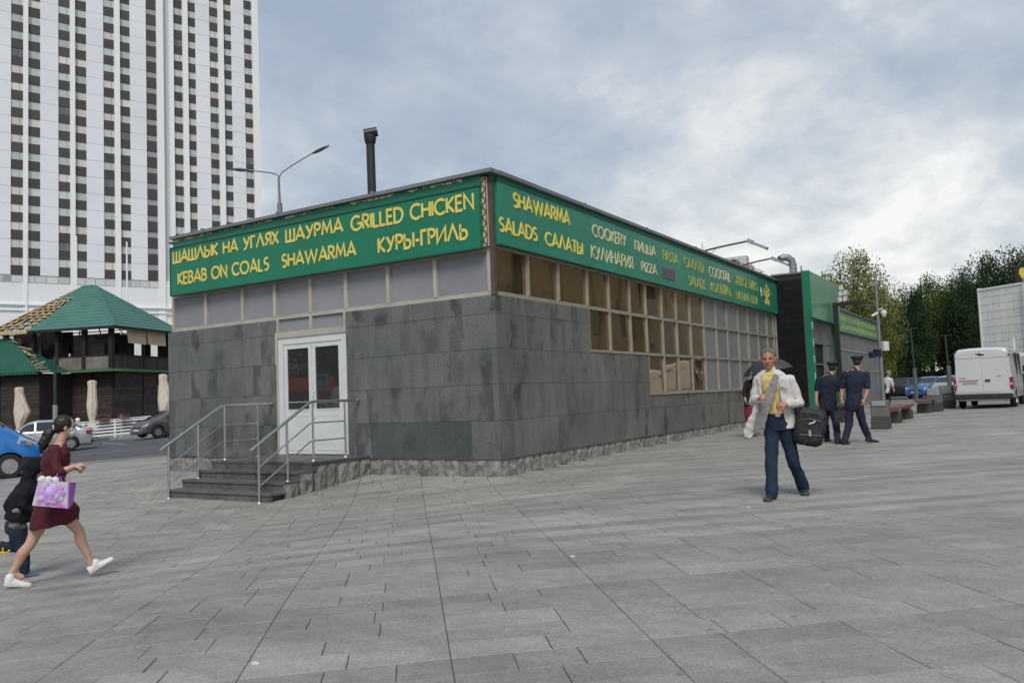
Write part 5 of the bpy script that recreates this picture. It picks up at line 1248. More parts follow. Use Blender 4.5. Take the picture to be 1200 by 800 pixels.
mb = MB(); ell_(mb, g(0, -.028, .032), (.088, .094, .092), Mx); ell_(mb, g(0, -.075, -.01), (.065, .045, .06), Mx); blob('hair', mb, BHAIR, R_, .008, 2, .004, 30)
mb = MB(); chain_(mb, [g(0, -.10, -.015), J(56, 509, 0), J(51, 520, .0), J(48.5, 530, 0)], [.032, .052, .048, .02]); blob('ponytail', mb, BHAIR, R_, .008, 1, .008, 22)
mb = MB(); ell_(mb, g(0, -.105, -.01), (.042, .022, .042), Mx); blob('hair_tie', mb, mat('white hair tie', (.55, .60, .62), .8), R_, .006, 1)
mb = MB(); ell_(mb, g(0, .062, -.055), (.052, .045, .048), Mx); blob('face_mask', mb, MASKM, R_, .006, 2)
mb = MB()
for q in (-1, 1): mb.tube([g(q * .05, .07, -.04), g(q * .078, -.005, -.005)], .0025, 4); mb.tube([g(q * .05, .06, -.08), g(q * .078, -.012, -.035)], .0025, 4)
mb.build('mask_loop', WSH, R_)
mb = MB(); torso_(mb, pv + Vector((0, 0, 0)), ch_, nk + Vector((0, 0, -.012)), lat, lat, fwd, 1.0, .013, 'w'); ell_(mb, nk + Vector((-.015, 0, -.065)), (.075, .13, .05))
for s_, e_, w_ in ((sN, eN, wN), (sF, eF, wF)): chain_(mb, [s_, e_, e_.lerp(w_, .22)], [.056, .050, .047])
q1 = J(60, 600, 0)
hemc = J(64, 615, 0)
up_ = Vector((.09, 0, 1)).normalized(); hd1 = (J(93, 608, 0) - J(35, 620, 0)); hl = hd1.length / 2; hdir = hd1.normalized()
mb.loft([ring_(hemc, hdir, Vector((0, 1, 0)), hl * 1.04, .185, 20, 2), ring_(J(65.5, 600, 0), Vector((1, 0, .15)).normalized(), Vector((0, 1, 0)), .222, .19, 20, 2), ring_(J(63.5, 592, 0), Vector((1, 0, .1)).normalized(), Vector((0, 1, 0)), .185, .185, 20, 2), ring_(pv + Vector((-.005, 0, .0)), Vector((1, 0, 0)), Vector((0, 1, 0)), .150, .178, 20, 2), ring_(pv + Vector((0, 0, .12)), Vector((1, 0, 0)), Vector((0, 1, 0)), .12, .15, 20, 2)])
blob('dress', mb, BURG, R_, .009, 3, .010, 8, 4)
for (a, b_) in ((J(5, 687, .03), J(37, 687.5, .03)), (J(106.5, 672.5, -.05), J(134, 655, -.05))):
    mb = MB(); shoe_(mb, a, b_, .085, .047); cap_(mb, a + (b_ - a) * .2 + Vector((0, 0, .06)), .046, a + (b_ - a) * .2 + Vector((0, 0, .085)), .044); blob('trainer', mb, WSH, R_, .007, 2)
mb = MB()
for (a, b_) in ((J(5, 687, .03), J(37, 687.5, .03)), (J(106.5, 672.5, -.05), J(134, 655, -.05))):
    d = b_ - a
    for k in range(4): c = a + d * (.42 + .09 * k) + Vector((0, 0, .075 - .012 * k)); mb.tube([c + Vector((0, -.03, -.006)), c + Vector((0, 0, .008)), c + Vector((0, .03, -.006))], .004, 4)
mb.build('shoelace', WHT, R_)
# patterned bag
T_ = thing('shopping_bag', 'pink and lilac patterned shopping bag hanging from the woman in burgundy', 'bag', p.o, p.rz)
HOLO = bpy.data.materials.new('iridescent pattern'); HOLO.use_nodes = True; t_ = HOLO.node_tree; b0 = t_.nodes['Principled BSDF']; b0.inputs['Roughness'].default_value = .3
tcn = t_.nodes.new('ShaderNodeTexCoord'); vo = t_.nodes.new('ShaderNodeTexVoronoi'); vo.inputs['Scale'].default_value = 16; nz_ = t_.nodes.new('ShaderNodeTexNoise'); nz_.inputs['Scale'].default_value = 7
t_.links.new(tcn.outputs['Object'], vo.inputs[0]); t_.links.new(tcn.outputs['Object'], nz_.inputs['Vector'])
cr = t_.nodes.new('ShaderNodeValToRGB'); e = cr.color_ramp.elements; e[0].position = .40; e[0].color = (.62, .10, .48, 1); e[1].position = .86; e[1].color = (.66, .60, .48, 1)
q = e.new(.52); q.color = (.42, .22, .66, 1); q = e.new(.62); q.color = (.66, .34, .60, 1); q = e.new(.72); q.color = (.50, .50, .70, 1)
mm = t_.nodes.new('ShaderNodeMath'); mm.operation = 'MULTIPLY_ADD'; mm.inputs[1].default_value = .35; t_.links.new(vo.outputs['Distance'], mm.inputs[0]); t_.links.new(nz_.outputs[0], mm.inputs[2]); t_.links.new(mm.outputs[0], cr.inputs[0]); t_.links.new(cr.outputs[0], b0.inputs['Base Color'])
LIL = mat('lilac trim', (.38, .10, .48), .4)
y0, y1 = -.40, -.27
A_, B_, C_, D_ = J(37.5, 592, y0), J(79, 595.5, y0), J(80, 565, y0), J(45, 562.5, y0)
A2, B2, C2, D2 = J(43, 592, y1), J(84, 590, y1), J(88, 565, y1), J(50, 562, y1)
mb = MB(); mb.loft([[A_, B_, C_, D_], [A2, B2, C2, D2]]); mb.build('bag_body', HOLO, T_, fix=True)
mb = MB(); mb.loft([[B_ + Vector((.002, 0, 0)), B2 + Vector((.002, 0, 0)), C2 + Vector((.002, 0, 0)), C_ + Vector((.002, 0, 0))], [B_ + Vector((.012, 0, 0)), B2 + Vector((.012, 0, 0)), C2 + Vector((.012, 0, 0)), C_ + Vector((.012, 0, 0))]]); mb.build('side_panel', LIL, T_, fix=True)
cc = (A_ + B_ + C_ + D_) / 4 + Vector((0, -.006, -.0)); PTL = (mat('petal lilac', (.45, .30, .72), .35), mat('petal pink', (.62, .30, .62), .35), mat('petal pale', (.60, .52, .74), .35))
for r_i, (rr, n_) in enumerate(((.085, 9), (.06, 7), (.035, 5), (.0, 1))):
    for k in range(n_):
        a = 2 * pi * k / n_ + r_i; c = cc + Vector((rr * cos(a), -.004 * r_i, rr * .85 * sin(a))); mb = MB(); mb.lathe([(.001, 0), (.026, -.001), (.030, -.003), (.022, -.006), (.001, -.008)], 10, tuple(c), 'y'); mb.build('flower_petal', PTL[(k + r_i) % 3], T_, smooth=60)
for k in range(3):
    mb = MB(); c = D_.lerp(C_, .12 + k * .22) + Vector((0, .02, .01)); mb.lathe([(.001, -.012), (.03, -.006), (.036, 0), (.03, .006), (.001, .012)], 12, tuple(c), 'y'); mb.build('white_ornament', WSH, T_, smooth=60)
mb = MB(); mb.tube([D_.lerp(C_, .45), J(67, 556, -.30), J(68.5, 552, -.26), J(70, 556, -.24), C_.lerp(D_, .2)], .005, 6); mb.tube([D2.lerp(C2, .45), J(68, 556, -.27), J(70, 551.5, -.24), J(72, 556, -.22), C2.lerp(D2, .2)], .005, 6); mb.build('strap', LIL, T_)
# phone in her far hand is not visible; her near hand is closed on nothing

# --- child in a dark hooded jacket behind the woman
HOOD = mat('dark hooded jacket', (.010, .012, .017), .95, spec=.2, nscale=10, namt=.2); CAMO = mat('grey camouflage shirt', (.13, .14, .13), .9, nscale=18, namt=.6); CJ = mat('dark blue jeans', (.010, .018, .045), .9, nscale=8, namt=.25); CSH = mat('blue grey shoe', (.06, .10, .16), .6); YELS = mat('yellow shoe print', (.65, .50, .03), .5)
p = Person('child in a dark hooded jacket and jeans running behind the woman in burgundy', [(31, 676), (24, 676)]); J = p.J; R_ = p.root; f1, f2 = p.feet
hd_ = J(42, 548, 0); nk = J(36, 566, 0); pv = J(19, 617, 0); ch_ = J(24, 590, 0); lat = Vector((.1, -1, 0)).normalized(); fwd = Vector((.95, .1, -.2)).normalized()
kN, aN = J(27, 645, -.06), J(29, 671, -.05); kF, aF = J(20, 640, .1), J(4, 640, .12)
sN, sF = J(31, 573, -.13), J(33, 573, .13); eN, wN = J(25, 592, -.18), J(38, 598, -.16); eF, wF = J(32, 592, .17), J(44, 592, .1)
mb = MB(); g, Mx = head_(mb, hd_, Vector((1, .1, -.25)), .88); cap_(mb, nk, .042, hd_, .042); torso_(mb, pv, ch_, nk, lat, lat, fwd, .72)
chain_(mb, [sN, eN, wN], [.035, .028, .02]); chain_(mb, [sF, eF, wF], [.035, .028, .02]); hand_(mb, wN, Vector((1, 0, -.2)), Vector((0, .5, -1)), 1, .8, .75, -1); hand_(mb, wF, Vector((1, 0, 0)), Vector((0, -.5, -1)), 1, .8, .75, 1)
for h_, k_, a_ in ((pv + Vector((0, -.06, 0)), kN, aN), (pv + Vector((0, .06, 0)), kF, aF)): chain_(mb, [h_, k_, a_], [.06, .04, .03])
blob('body', mb, SKW, R_, .008, 2); face_bits(g, Mx, R_, BHAIR, .88)
mb = MB(); ell_(mb, g(0, -.02, .015), (.088, .098, .105), Mx); cap_(mb, g(0, -.05, -.05), .075, nk + Vector((-.03, 0, 0)), .075); blob('hood', mb, HOOD, R_, .009, 2, .008, 14)
mb = MB(); torso_(mb, pv.lerp(ch_, .38), ch_.lerp(nk, .1), nk, lat, lat, fwd, .80, .036); cap_(mb, ch_ + Vector((-.05, 0, 0)), .11, nk + Vector((-.02, 0, 0)), .085); chain_(mb, [sN, eN, eN.lerp(wN, .85)], [.055, .048, .04]); chain_(mb, [sF, eF, eF.lerp(wF, .85)], [.055, .048, .04]); blob('jacket', mb, HOOD, R_, .010, 3, .012, 10, 2)
mb = MB(); torso_(mb, pv + Vector((0, 0, .01)), pv.lerp(ch_, .6), pv.lerp(ch_, 1.0), lat, lat, fwd, .76, .014); blob('shirt', mb, CAMO, R_, .010, 2, .006)
mb = MB(); mb.loft([ring_(pv + Vector((0, 0, z)), lat, fwd, hw, hd) for z, hw, hd in ((-.08, .12, .105), (.0, .125, .11), (.05, .115, .1))])
for h_, k_, a_ in ((pv + Vector((0, -.06, -.02)), kN, aN), (pv + Vector((0, .06, -.02)), kF, aF)): chain_(mb, [h_, k_, a_ + (k_ - a_) * .08], [.078, .062, .055])
blob('jeans', mb, CJ, R_, .010, 3, .010, 9)
mb = MB(); shoe_(mb, J(25, 675.5, -.05), J(46.5, 676, -.05), .06, .036); blob('shoe', mb, CSH, R_, .007, 2)
a, b_ = J(4, 638, .12), J(-6, 660, .12); mb = MB(); shoe_(mb, a + Vector((.02, 0, .02)), b_, .07, .04); blob('shoe', mb, BLT, R_, .007, 2)
mb = MB(); mb.tube([J(-2, 646, .07), J(6, 648, .06), J(12, 644, .06)], .009, 5); mb.tube([J(3, 641, .07), J(5, 653, .06)], .008, 5); mb.build('shoe_stripe', YELS, R_)
# ------------------------------------------------------------------ hotel tower
TW = mat('white tower panel', (.74, .76, .79), .6, nscale=.12, namt=.05, coords='World')
TW2 = mat('white tower fin', (.80, .81, .82), .6)
SPN = mat('dark brown spandrel', (.055, .048, .052), .55, rnd=.12)
TWG = mat('tower window glass', (.48, .53, .52), .2, spec=.7, rnd=.16)
TWG2 = mat('tower curtain', (.58, .58, .55), .8, rnd=.14)
TWGD = mat('dark open window', (.12, .13, .14), .2)
TWF = mat('window bar', (.30, .30, .31), .6)
TP = at(20, 135); TD = dirw(55.5); rzT = atan2(TD.y, TD.x)
T = thing('hotel_tower', 'tall white hotel tower with vertical columns of windows and dark brown spandrels', 'building', (TP.x, TP.y, 0), rzT)
# local frame: x along the facade, y away from the viewer, facade at y = 0
COLS = [(-.96, .80), (1.53, 3.33), (6.06, 7.83), (8.62, 10.40), (13.14, 14.87), (15.80, 17.50), (24.99, 26.61), (27.58, 29.01), (31.61, 33.16), (34.20, 35.73), (38.21, 39.72)]
LIFT = (20.25, 22.0); ENDX = 40.95; NF = 23; Z0 = 24.72; PZ = 2.985
top = Z0 + NF * PZ
mb = MB()
def wallseg(x0, x1, y0, z0, z1, y1=14): mb.box(x0, y0, z0, x1, y1, z1)
mb.box(-30, .45, -2, ENDX - .6, 16, top); mb.box(-30, .0, Z0, -9.01, .44, top); mb.build('wall', mat('tower joint grey', (.50, .52, .55), .8), T); mb = MB(); mb.box(ENDX - .59, .45, 0, ENDX - .02, 16, top); mb.build('end_wall', TW, T)
wh = MB(); jn = MB()
edges = [-30] + [q for c in COLS[:6] for q in c] + [LIFT[0], LIFT[1], 23.2]
segs = []
prev = -30
for a, b_ in COLS[:6] + [LIFT]: segs.append((prev, a)); prev = b_
segs.append((prev, 23.2)); prev = 24.2
for a, b_ in COLS[6:]: segs.append((prev, a)); prev = b_
segs.append((prev, ENDX))
for i, (a, b_) in enumerate(segs):
    narrow = b_ - a < 1.3
    if narrow:
        pn = MB(); pn.box(a, -.35, 15, b_, .448, top + 2); pn.build('facade_fin', TW2, T)
    elif b_ > -9:
        aa = max(a, -9); pn = MB(); pn.box(0, 0, .02, b_ - aa, .44, PZ - .02); pme = pn.mesh('facade_panel', TW)
        for k in range(NF): link('facade_panel', pme, T, (aa, 0, Z0 + k * PZ))
spm = {}; rt = random.Random(11)
def unit(nm, w, h, m, d=.05):
    k = (nm, round(w, 2), round(h, 2), m.name)
    if k not in spm:
        q = MB(); q.box(0, 0, 0, round(w, 2), d, h); spm[k] = q.mesh(nm, m)
    return spm[k]
bars = MB()
for ci, (a, b_) in enumerate(COLS + [LIFT]):
    lift = (a, b_) == LIFT
    zz_ = Z0 + (.0 if a < 24 else 1.38 - PZ)
    for n in range(NF):
        z = zz_ + n * PZ
        if a > 24 and n < 2: pass
        link('spandrel_panel', unit('spandrel_panel', b_ - a, 1.62 if not lift else 1.95, SPN), T, (a, .12, z))
        hz_ = z + (1.62 if not lift else 1.95); hh = PZ - (1.62 if not lift else 1.95)
        fr = link('window_pane', unit('window_pane', b_ - a, hh, (TWGD if rt.random() < .03 else rt.choice((TWG, TWG, TWG2))) if not lift else TWF), T, (a, .22, hz_))
        if not lift:
            xb = a + (b_ - a) * (.74 if ci % 2 == 0 else .24)
            bk = ('bar', round(b_ - a, 2), ci % 2)
            if bk not in spm:
                q = MB(); q.box(xb - a - .035, -.05, 0, xb - a + .035, -.001, hh); q.box(0, -.06, -.04, b_ - a, -.005, .04); spm[bk] = q.mesh('window_bar', TWF)
            link('window_bar', spm[bk], fr)
# podium band windows and ledges
pb = MB(); pb.box(-30, -.02, Z0 - 1.35, 22.0, .0, Z0 - .04); 
for a, b_ in ((-30, -1.9), (-.9, 7.7), (1.4, 1.4), (8.5, 14.9), (15.8, 22.0)):
    if b_ - a < 1: continue
    k = max(1, int((b_ - a) / 1.45))
    for i in range(k):
        w = (b_ - a) / k
        if a + i * w < -10: continue
        link('podium_window', unit('podium_window', w - .12, 1.02, rt.choice((TWG, TWG2, TWG))), T, (a + i * w + .06, -.07, Z0 - 1.2))
pb.build('window_strip', TWF, T)
pd = MB(); pd.box(-30, -.25, 15.0, 22.0, .44, Z0 - 1.36); pd.box(-30, -.6, 19.6, 40, -.26, 19.85); pd.box(-30, -.5, 18.7, 40, -.26, 18.8); pd.box(22.01, -.1, 15, 40.5, .44, Z0); pd.build('podium_wall', TW, T)
pd = MB(); pd.box(-31, -.9, -2, 42, 14, 15.0); pd.box(-31, -1.1, 14.6, 42, -.9, 15.2); pd.build('podium', mat('pale podium', (.66, .67, .66), .7), T)
for (px, w, ytop) in ((31, 95, 271), (90, 95, 274), (150, 95, 281)):
    p = at(px, w); ztop = (hor(px) - ytop) * w / FPX + 1.35
    f = MB(); f.tube([(0, 0, 0), (0, 0, ztop)], [.14, .09], 8); lb = {31: 'white flagpole at the far left before the hotel', 90: 'white flagpole rising above the top of the green pavilion roof', 150: 'white flagpole to the right of the pavilion roof peak'}[px]
    tag(f.build('flagpole', TW2, None, loc=(p.x, p.y, 0), smooth=40), lb, 'flagpole', 'flagpoles before the hotel')

# ------------------------------------------------------------------ wooden restaurant across the road
C0 = at(130, 54); rd = dirw(-77.4); bd = dirw(12.6)
RM = Matrix(((rd.x, bd.x, 0, C0.x), (rd.y, bd.y, 0, C0.y), (0, 0, 1, 0), (0, 0, 0, 1)))
RS = bpy.data.objects.new('restaurant_building', None); COL.objects.link(RS)
tag(RS, 'dark wooden restaurant with a green pyramid roof, burnt open upper floor and bare battens', 'building')
det_ = RM.determinant()
# local axes: a to the left, b away; mirrored frame is avoided by working with x = -a
RS.location = (C0.x, C0.y, 0); RS.rotation_euler = (0, 0, atan2(-rd.y, -rd.x))
WOOD = mat('dark brown boards', (.040, .030, .026), .8, rnd=.25, nscale=3, namt=.3, coords='World')
CHAR = mat('charred timber', (.018, .015, .014), .9, nscale=3, namt=.4, coords='World')
GREY = mat('grey plywood', (.17, .155, .135), .9, nscale=.8, namt=.35, coords='World')
BATT = mat('bare roof batten', (.42, .32, .19), .8, rnd=.25)
RGRN = mat('weathered green roof sheet', (.055, .165, .135), .55, nscale=.6, namt=.12, coords='World')
RGR2 = mat('glossy dark green roof tile', (.010, .085, .055), .4, nscale=.8, namt=.15, coords='World')
BLND = mat('beige roller blind', (.58, .47, .34), .8, nscale=1.5, namt=.1, coords='World')
X = lambda a: -a
def rp(name, m, mb, **k): return mb.build(name, m, RS, **k)
base = MB(); base.box(X(10), .35, -1, X(0), 6.3, 4.05); base.box(X(16), -2.4, -1, X(3.3), .34, 4.0); rp('wall', CHAR, base)
# boards of the ground floor front, one by one
for k in range(15):
    z = .35 + k * .245
    for (a0, a1, b0) in ((3.35, 6.2, -2.43), (6.3, 8.0, -2.43), (.15, 1.55, .31), (1.75, 3.2, .31)):
        o = MB(); o.box(X(a1), b0, z + .008, X(a0), b0 + .035, z + .238); rp('wall_board', WOOD, o)
    for (b0, b1) in ((.4, 3.1), (3.3, 4.6)):
        o = MB(); o.box(0, b0, z + .008, .035, b1, z + .238); rp('wall_board', WOOD, o)
# openings with dim glass
wg = mat('dim window', (.03, .05, .055), .1, spec=.8)
for (a0, a1, b0, z0, z1) in ((8.1, 9.6, -2.44, .9, 3.2),):
    o = MB(); o.box(X(a1), b0, z0, X(a0), b0 + .04, z1); f_ = rp('window', wg, o)
    o = MB(); o.box(X(a1) - .06, b0 - .02, z0 - .06, X(a0) + .06, b0, z0); o.box(X(a1) - .06, b0 - .02, z1, X(a0) + .06, b0, z1 + .06); o.box(X(a0), b0 - .02, z0, X(a0) + .06, b0, z1); o.build('window_frame', WOOD, f_)
o = MB(); o.box(.0, 4.7, 1.2, .06, 5.9, 3.1); f_ = rp('window', mat('teal window', (.05, .10, .12), .15, spec=.8), o)
o = MB(); o.box(.06, 4.9, 1.3, .075, 5.6, 1.9); o.build('poster', mat('blue poster', (.02, .05, .14), .6), f_)
o = MB(); o.box(.076, 5.05, 1.32, .082, 5.5, 1.62); o.build('poster_print', mat('white poster print', (.6, .65, .7), .6), f_)
# upper floor: posts, parapets, rear panels
for a, b_ in ((0.0, .08), (2.05, .08), (4.15, .1), (6.1, .1), (8.3, .1), (0, 6.3), (2.1, 6.3), (4.3, 6.3), (6.4, 6.3), (8.4, 6.3), (0, 3.3), (8.4, 3.2)):
    o = MB(); s = .14 if b_ < 1 else .09; o.box(X(a) - s, b_ - s, 4.0, X(a) + s, b_ + s, 7.05); rp('post', CHAR, o)
for k in range(10):
    a0 = .15 + k * .40; o = MB(); o.box(X(a0 + .39), .0, 4.15, X(a0), .06, 5.08 + .02 * (k % 3)); rp('parapet_board', GREY, o)
for k in range(22):
    b0 = .15 + k * .28; o = MB(); o.box(.0, b0, 4.2, .05, b0 + .27, 5.12); rp('parapet_board', WOOD, o)
o = MB(); o.box(X(4.2), -.03, 5.08, X(.1), .12, 5.16); o.box(-.05, .1, 5.12, .1, 6.3, 5.19); rp('parapet_rail', CHAR, o)
o = MB(); o.box(X(8.5), -.05, 6.9, X(-.1), .12, 7.08); o.box(-.05, .12, 6.9, .1, 6.4, 7.08); o.box(X(8.5), 6.3, 6.9, X(0), 6.4, 7.0); rp('beam', CHAR, o)
for (a0, a1, z0, z1) in ((3.0, 4.2, 4.0, 7.1), (4.2, 8.4, 4.0, 7.25), (1.6, 2.35, 4.0, 7.0), (.0, 1.0, 4, 6.9), (2.35, 3.0, 4.0, 5.2), (1.0, 1.6, 4, 5.3)):  # rear wall filled in further so less sky shows through
    o = MB(); o.box(X(a1), 6.25, z0, X(a0), 6.3, z1); rp('rear_panel', CHAR, o)
for (a0, a1, b0, z0, z1, m) in ((4.3, 5.9, 1.2, 4.3, 6.2, CHAR), (2.3, 3.3, 2.2, 4.3, 6.4, GREY), (6.2, 8.3, .9, 4.3, 6.8, CHAR), (1.2, 2.0, 3.0, 4.3, 6.7, CHAR), (5.9, 6.5, .5, 5.0, 6.9, GREY), (7.3, 7.9, .3, 5.4, 6.9, GREY), (4.3, 5.6, 1.6, 5.5, 7.0, CHAR), (5.75, 9.2, 1.8, 4.3, 7.1, CHAR)):  # panels added inside to keep the open floor dark
    o = MB(); o.box(X(a1), b0, z0, X(a0), b0 + .06, z1); rp('inner_shade_panel', m, o)
for k in range(6):
    o = MB(); a0 = .3 + k * .25; o.tube([(X(-.1 + .02 * k), 1.0 + k * .25, 5.1), (X(.5), 1.3 + .2 * k, 6.2 + .1 * k)], .035, 5); rp('burnt_pole', CHAR, o)
# roof: sheeted on two sides, bare battens on the others
e0, e1 = -.75, 9.35; f0, f1 = -.55, 7.0; ez = 6.98; rz_ = 10.35
ra0, ra1, rb = 3.75, 4.9, 3.2
def front(u, v):   # u 0..1 right to left along the eave, v 0..1 up
    a_l = e0 + (e1 - e0) * u; a_u = ra0 + (ra1 - ra0) * u
    return Vector((X(a_l + (a_u - a_l) * v), f0 + (rb - f0) * v, ez + (rz_ - ez) * v))
def right(u, v):
    bl = f0 + (f1 - f0) * u; return Vector((X(e0 + (ra0 - e0) * v), bl + (rb - bl) * v, ez + (rz_ - ez) * v))
nst = 14
for k in range(nst):
    v0, v1 = k / nst, (k + 1) / nst; lift = Vector((0, 0, .05))
    cut = lambda v: .67 - .10 * v if v < .72 else 1.0
    o = MB(); p = [front(0, v0) + lift, front(cut(v0 + .01), v0) + lift, front(cut(v0 + .01), v1), front(0, v1)]
    o.loft([p, [q - Vector((0, 0, .05)) for q in p]]); rp('roof_sheet', RGRN, o, fix=True)
    p = [right(0, v0) + lift, right(1, v0) + lift, right(1, v1), right(0, v1)]
    o = MB(); o.loft([p, [q - Vector((0, 0, .05)) for q in p]]); rp('roof_sheet', RGRN, o, fix=True)
    if v0 < .72:
        for j, (ua, ub) in enumerate(((.66 - .1 * v0, .78), (.785, .9), (.905, 1.0))):
            if (k * 3 + j) % 7 == 3: continue
            A_, B_ = front(ua, v0 + .012), front(ub, v0 + .012); o = MB(); o.tube([A_, B_], .055, 4); rp('roof_batten', BATT, o)
    # left and rear slopes
    left = lambda u, v: Vector((X(e1 + (ra1 - e1) * v), (f0 + (f1 - f0) * u) + (rb - (f0 + (f1 - f0) * u)) * v, ez + (rz_ - ez) * v))
    rear = lambda u, v: Vector((X((e0 + (e1 - e0) * u) + ((ra0 + (ra1 - ra0) * u) - (e0 + (e1 - e0) * u)) * v), f1 + (rb - f1) * v, ez + (rz_ - ez) * v))
    for fn in (left, rear):
        o = MB(); o.tube([fn(0, v0), fn(1, v0)], .05, 4); rp('roof_batten', BATT, o)
for k in range(9):
    u = .68 + k * .04; o = MB(); o.tube([front(u, 0) - Vector((0, 0, .08)), front(u, min(.98, 1.9 * (1.04 - u) + .35)) - Vector((0, 0, .08))], .05, 4); rp('rafter', BATT if k % 2 else CHAR, o)
for u in (.1, .3, .5, .7, .9):
    o = MB(); o.tube([rear(u, 0), rear(u, 1)], .05, 4); rp('rafter', CHAR, o)
o = MB(); o.tube([front(0, 0), front(0, 1), front(1, 1)], .09, 6); o.tube([right(1, 0), right(1, 1)], .07, 6); rp('ridge_cap', RGRN, o)
o = MB(); o.tube([front(1, 0), front(1, 1)], .07, 4); rp('hip_rafter', BATT, o)
o = MB(); o.box(X(e1), f0 - .04, ez - .16, X(6.0), f0 + .0, ez + .04); rp('eave_board', BATT, o)
o = MB(); o.box(X(6.0), f0 - .04, ez - .16, X(e0), f0, ez + .02); o.box(X(e0) - .0, f0, ez - .16, X(e0) + .04, f1, ez + .02); rp('eave_board', CHAR, o)
for (b0, b1) in ((1.35, 3.35), (3.42, 5.5)):
    o = MB(); o.loft([[(.16, b0, 6.98), (.16, b1, 6.98), (.19, b1, 6.98), (.19, b0, 6.98)], [(.22, b0 + .1, 5.98), (.22, b1 - .02, 5.95), (.25, b1 - .02, 5.95), (.25, b0 + .1, 5.98)]]); rp('roller_blind', BLND, o, fix=True)
# lower roof on the left, ribbed tiles
ribs = MB(); E0_, E1_ = 2.9, 16.0; lo = (-3.0, 4.05); hi = (-.1, 6.6)
nr = 46
for k in range(nr):
    a0 = E0_ + (E1_ - E0_) * k / nr; a1 = a0 + (E1_ - E0_) / nr; v_top = min(1, (a1 - E0_) / 5.1)
    q = lambda a, v, h: (X(a), lo[0] + (hi[0] - lo[0]) * v, lo[1] + (hi[1] - lo[1]) * v + h)
    w_ = a1 - a0
    for j in range(12):
        v0, v1 = v_top * j / 12, v_top * (j + 1) / 12
        A_ = [(a0, 0), (a0 + w_ * .3, .0), (a0 + w_ * .5, .07), (a0 + w_ * .7, .07), (a0 + w_ * .95, .0), (a1, 0)]
        for (p0, h0), (p1, h1) in zip(A_, A_[1:]): ribs.face([q(p0, v0, h0), q(p1, v0, h1), q(p1, v1, h1), q(p0, v1, h0)])
    if v_top >= 1 or True: ribs.face([q(a0, 0, -.02), q(a1, 0, -.02), q(a1, v_top, -.02), q(a0, v_top, -.02)])
rp('lower_roof_tiles', RGR2, ribs)
hp = MB(); hp.face([(X(E0_), -3.0, 4.05), (X(E0_ + 5.1), -.1, 6.6), (X(E0_), .3, 4.05)]); hp.box(X(16), -3.02, 3.93, X(E0_), -2.98, 4.05); hp.tube([(X(E0_), -3, 4.08), (X(E0_ + 5.1), -.1, 6.63)], .07, 5); rp('lower_roof_edge', RGR2, hp)
fg = MB(); fg.loft([[(X(3.6), -.65, 4.02), (.65, -.65, 4.02), (.65, 6.6, 4.02)], [(X(3.6), .02, 4.28), (.0, .02, 4.28), (.0, 6.6, 4.28)]], closed=False, caps=False); rp('canopy_strip', mat('mossy green sheet', (.04, .10, .045), .6, nscale=2, namt=.3, coords='World'), fg)
rb_ = random.Random(4)
for k in range(26):
    v = k / 26; p = Vector((X(E0_ + 5.1 * v + rb_.uniform(-.6, .1)), -2.9 + 2.9 * v, 4.1 + 2.5 * v)); o = MB(); d_ = Vector((rb_.uniform(-1, 1), rb_.uniform(-.4, .4), rb_.uniform(-.1, .35))) * .45
    o.tube([p - d_, p + d_], rb_.uniform(.03, .06), 4); rp('fallen_timber', rb_.choice((BATT, CHAR, GREY, BATT)), o)
# ground beneath the restaurant shows as the footway

# folded parasols
CNV = mat('beige parasol canvas', (.64, .55, .45), .85, nscale=3, namt=.12)
def parasol(px, w, label, flare=0):
    p = at(px, w); t = thing('folded_parasol', label, 'parasol', (p.x, p.y, gz(p.x, p.y) + .1), A32 - radians(0), group='folded beige parasols by the restaurant')
    rings = []
    prof = [(3.5, .06), (3.47, .19), (3.3, .21), (3.15, .19), (2.6, .21), (2.0, .25), (1.4, .20), (1.05, .13), (.95, .14), (.6, .27), (.45, .30)]
    for z, r in prof:
        rings.append([((r * (1 + .22 * (k % 2)) * cos(2 * pi * k / 16)) + (flare * r * 1.5 * max(0, 1 - abs(z - 2.0) / 1.1) if cos(2 * pi * k / 16) > .3 else 0), r * (1 + .22 * (k % 2)) * sin(2 * pi * k / 16), z) for k in range(16)])
    mb = MB(); mb.loft(rings); mb.build('canopy', CNV, t, smooth=60)
    mb = MB(); mb.tube([(0, 0, 0), (0, 0, 3.55)], .03, 8); mb.build('pole', WOOD, t)
    mb = MB(); mb.lathe([(.3, 0), (.3, .08), (.05, .1)], 12); mb.build('base', GREY, t)
    mb = MB(); mb.tube([(.15 * cos(a * pi / 6), .15 * sin(a * pi / 6), 1.0) for a in range(13)], .02, 5); mb.build('tie', CNV, t)
parasol(22.5, 50, 'folded beige parasol leaning out at the far left above the blue van', 1)
parasol(108, 49.5, 'straight folded beige parasol between the silver car and the hatchback')
parasol(191.5, 49.5, 'folded beige parasol next to the granite wall corner', .8)
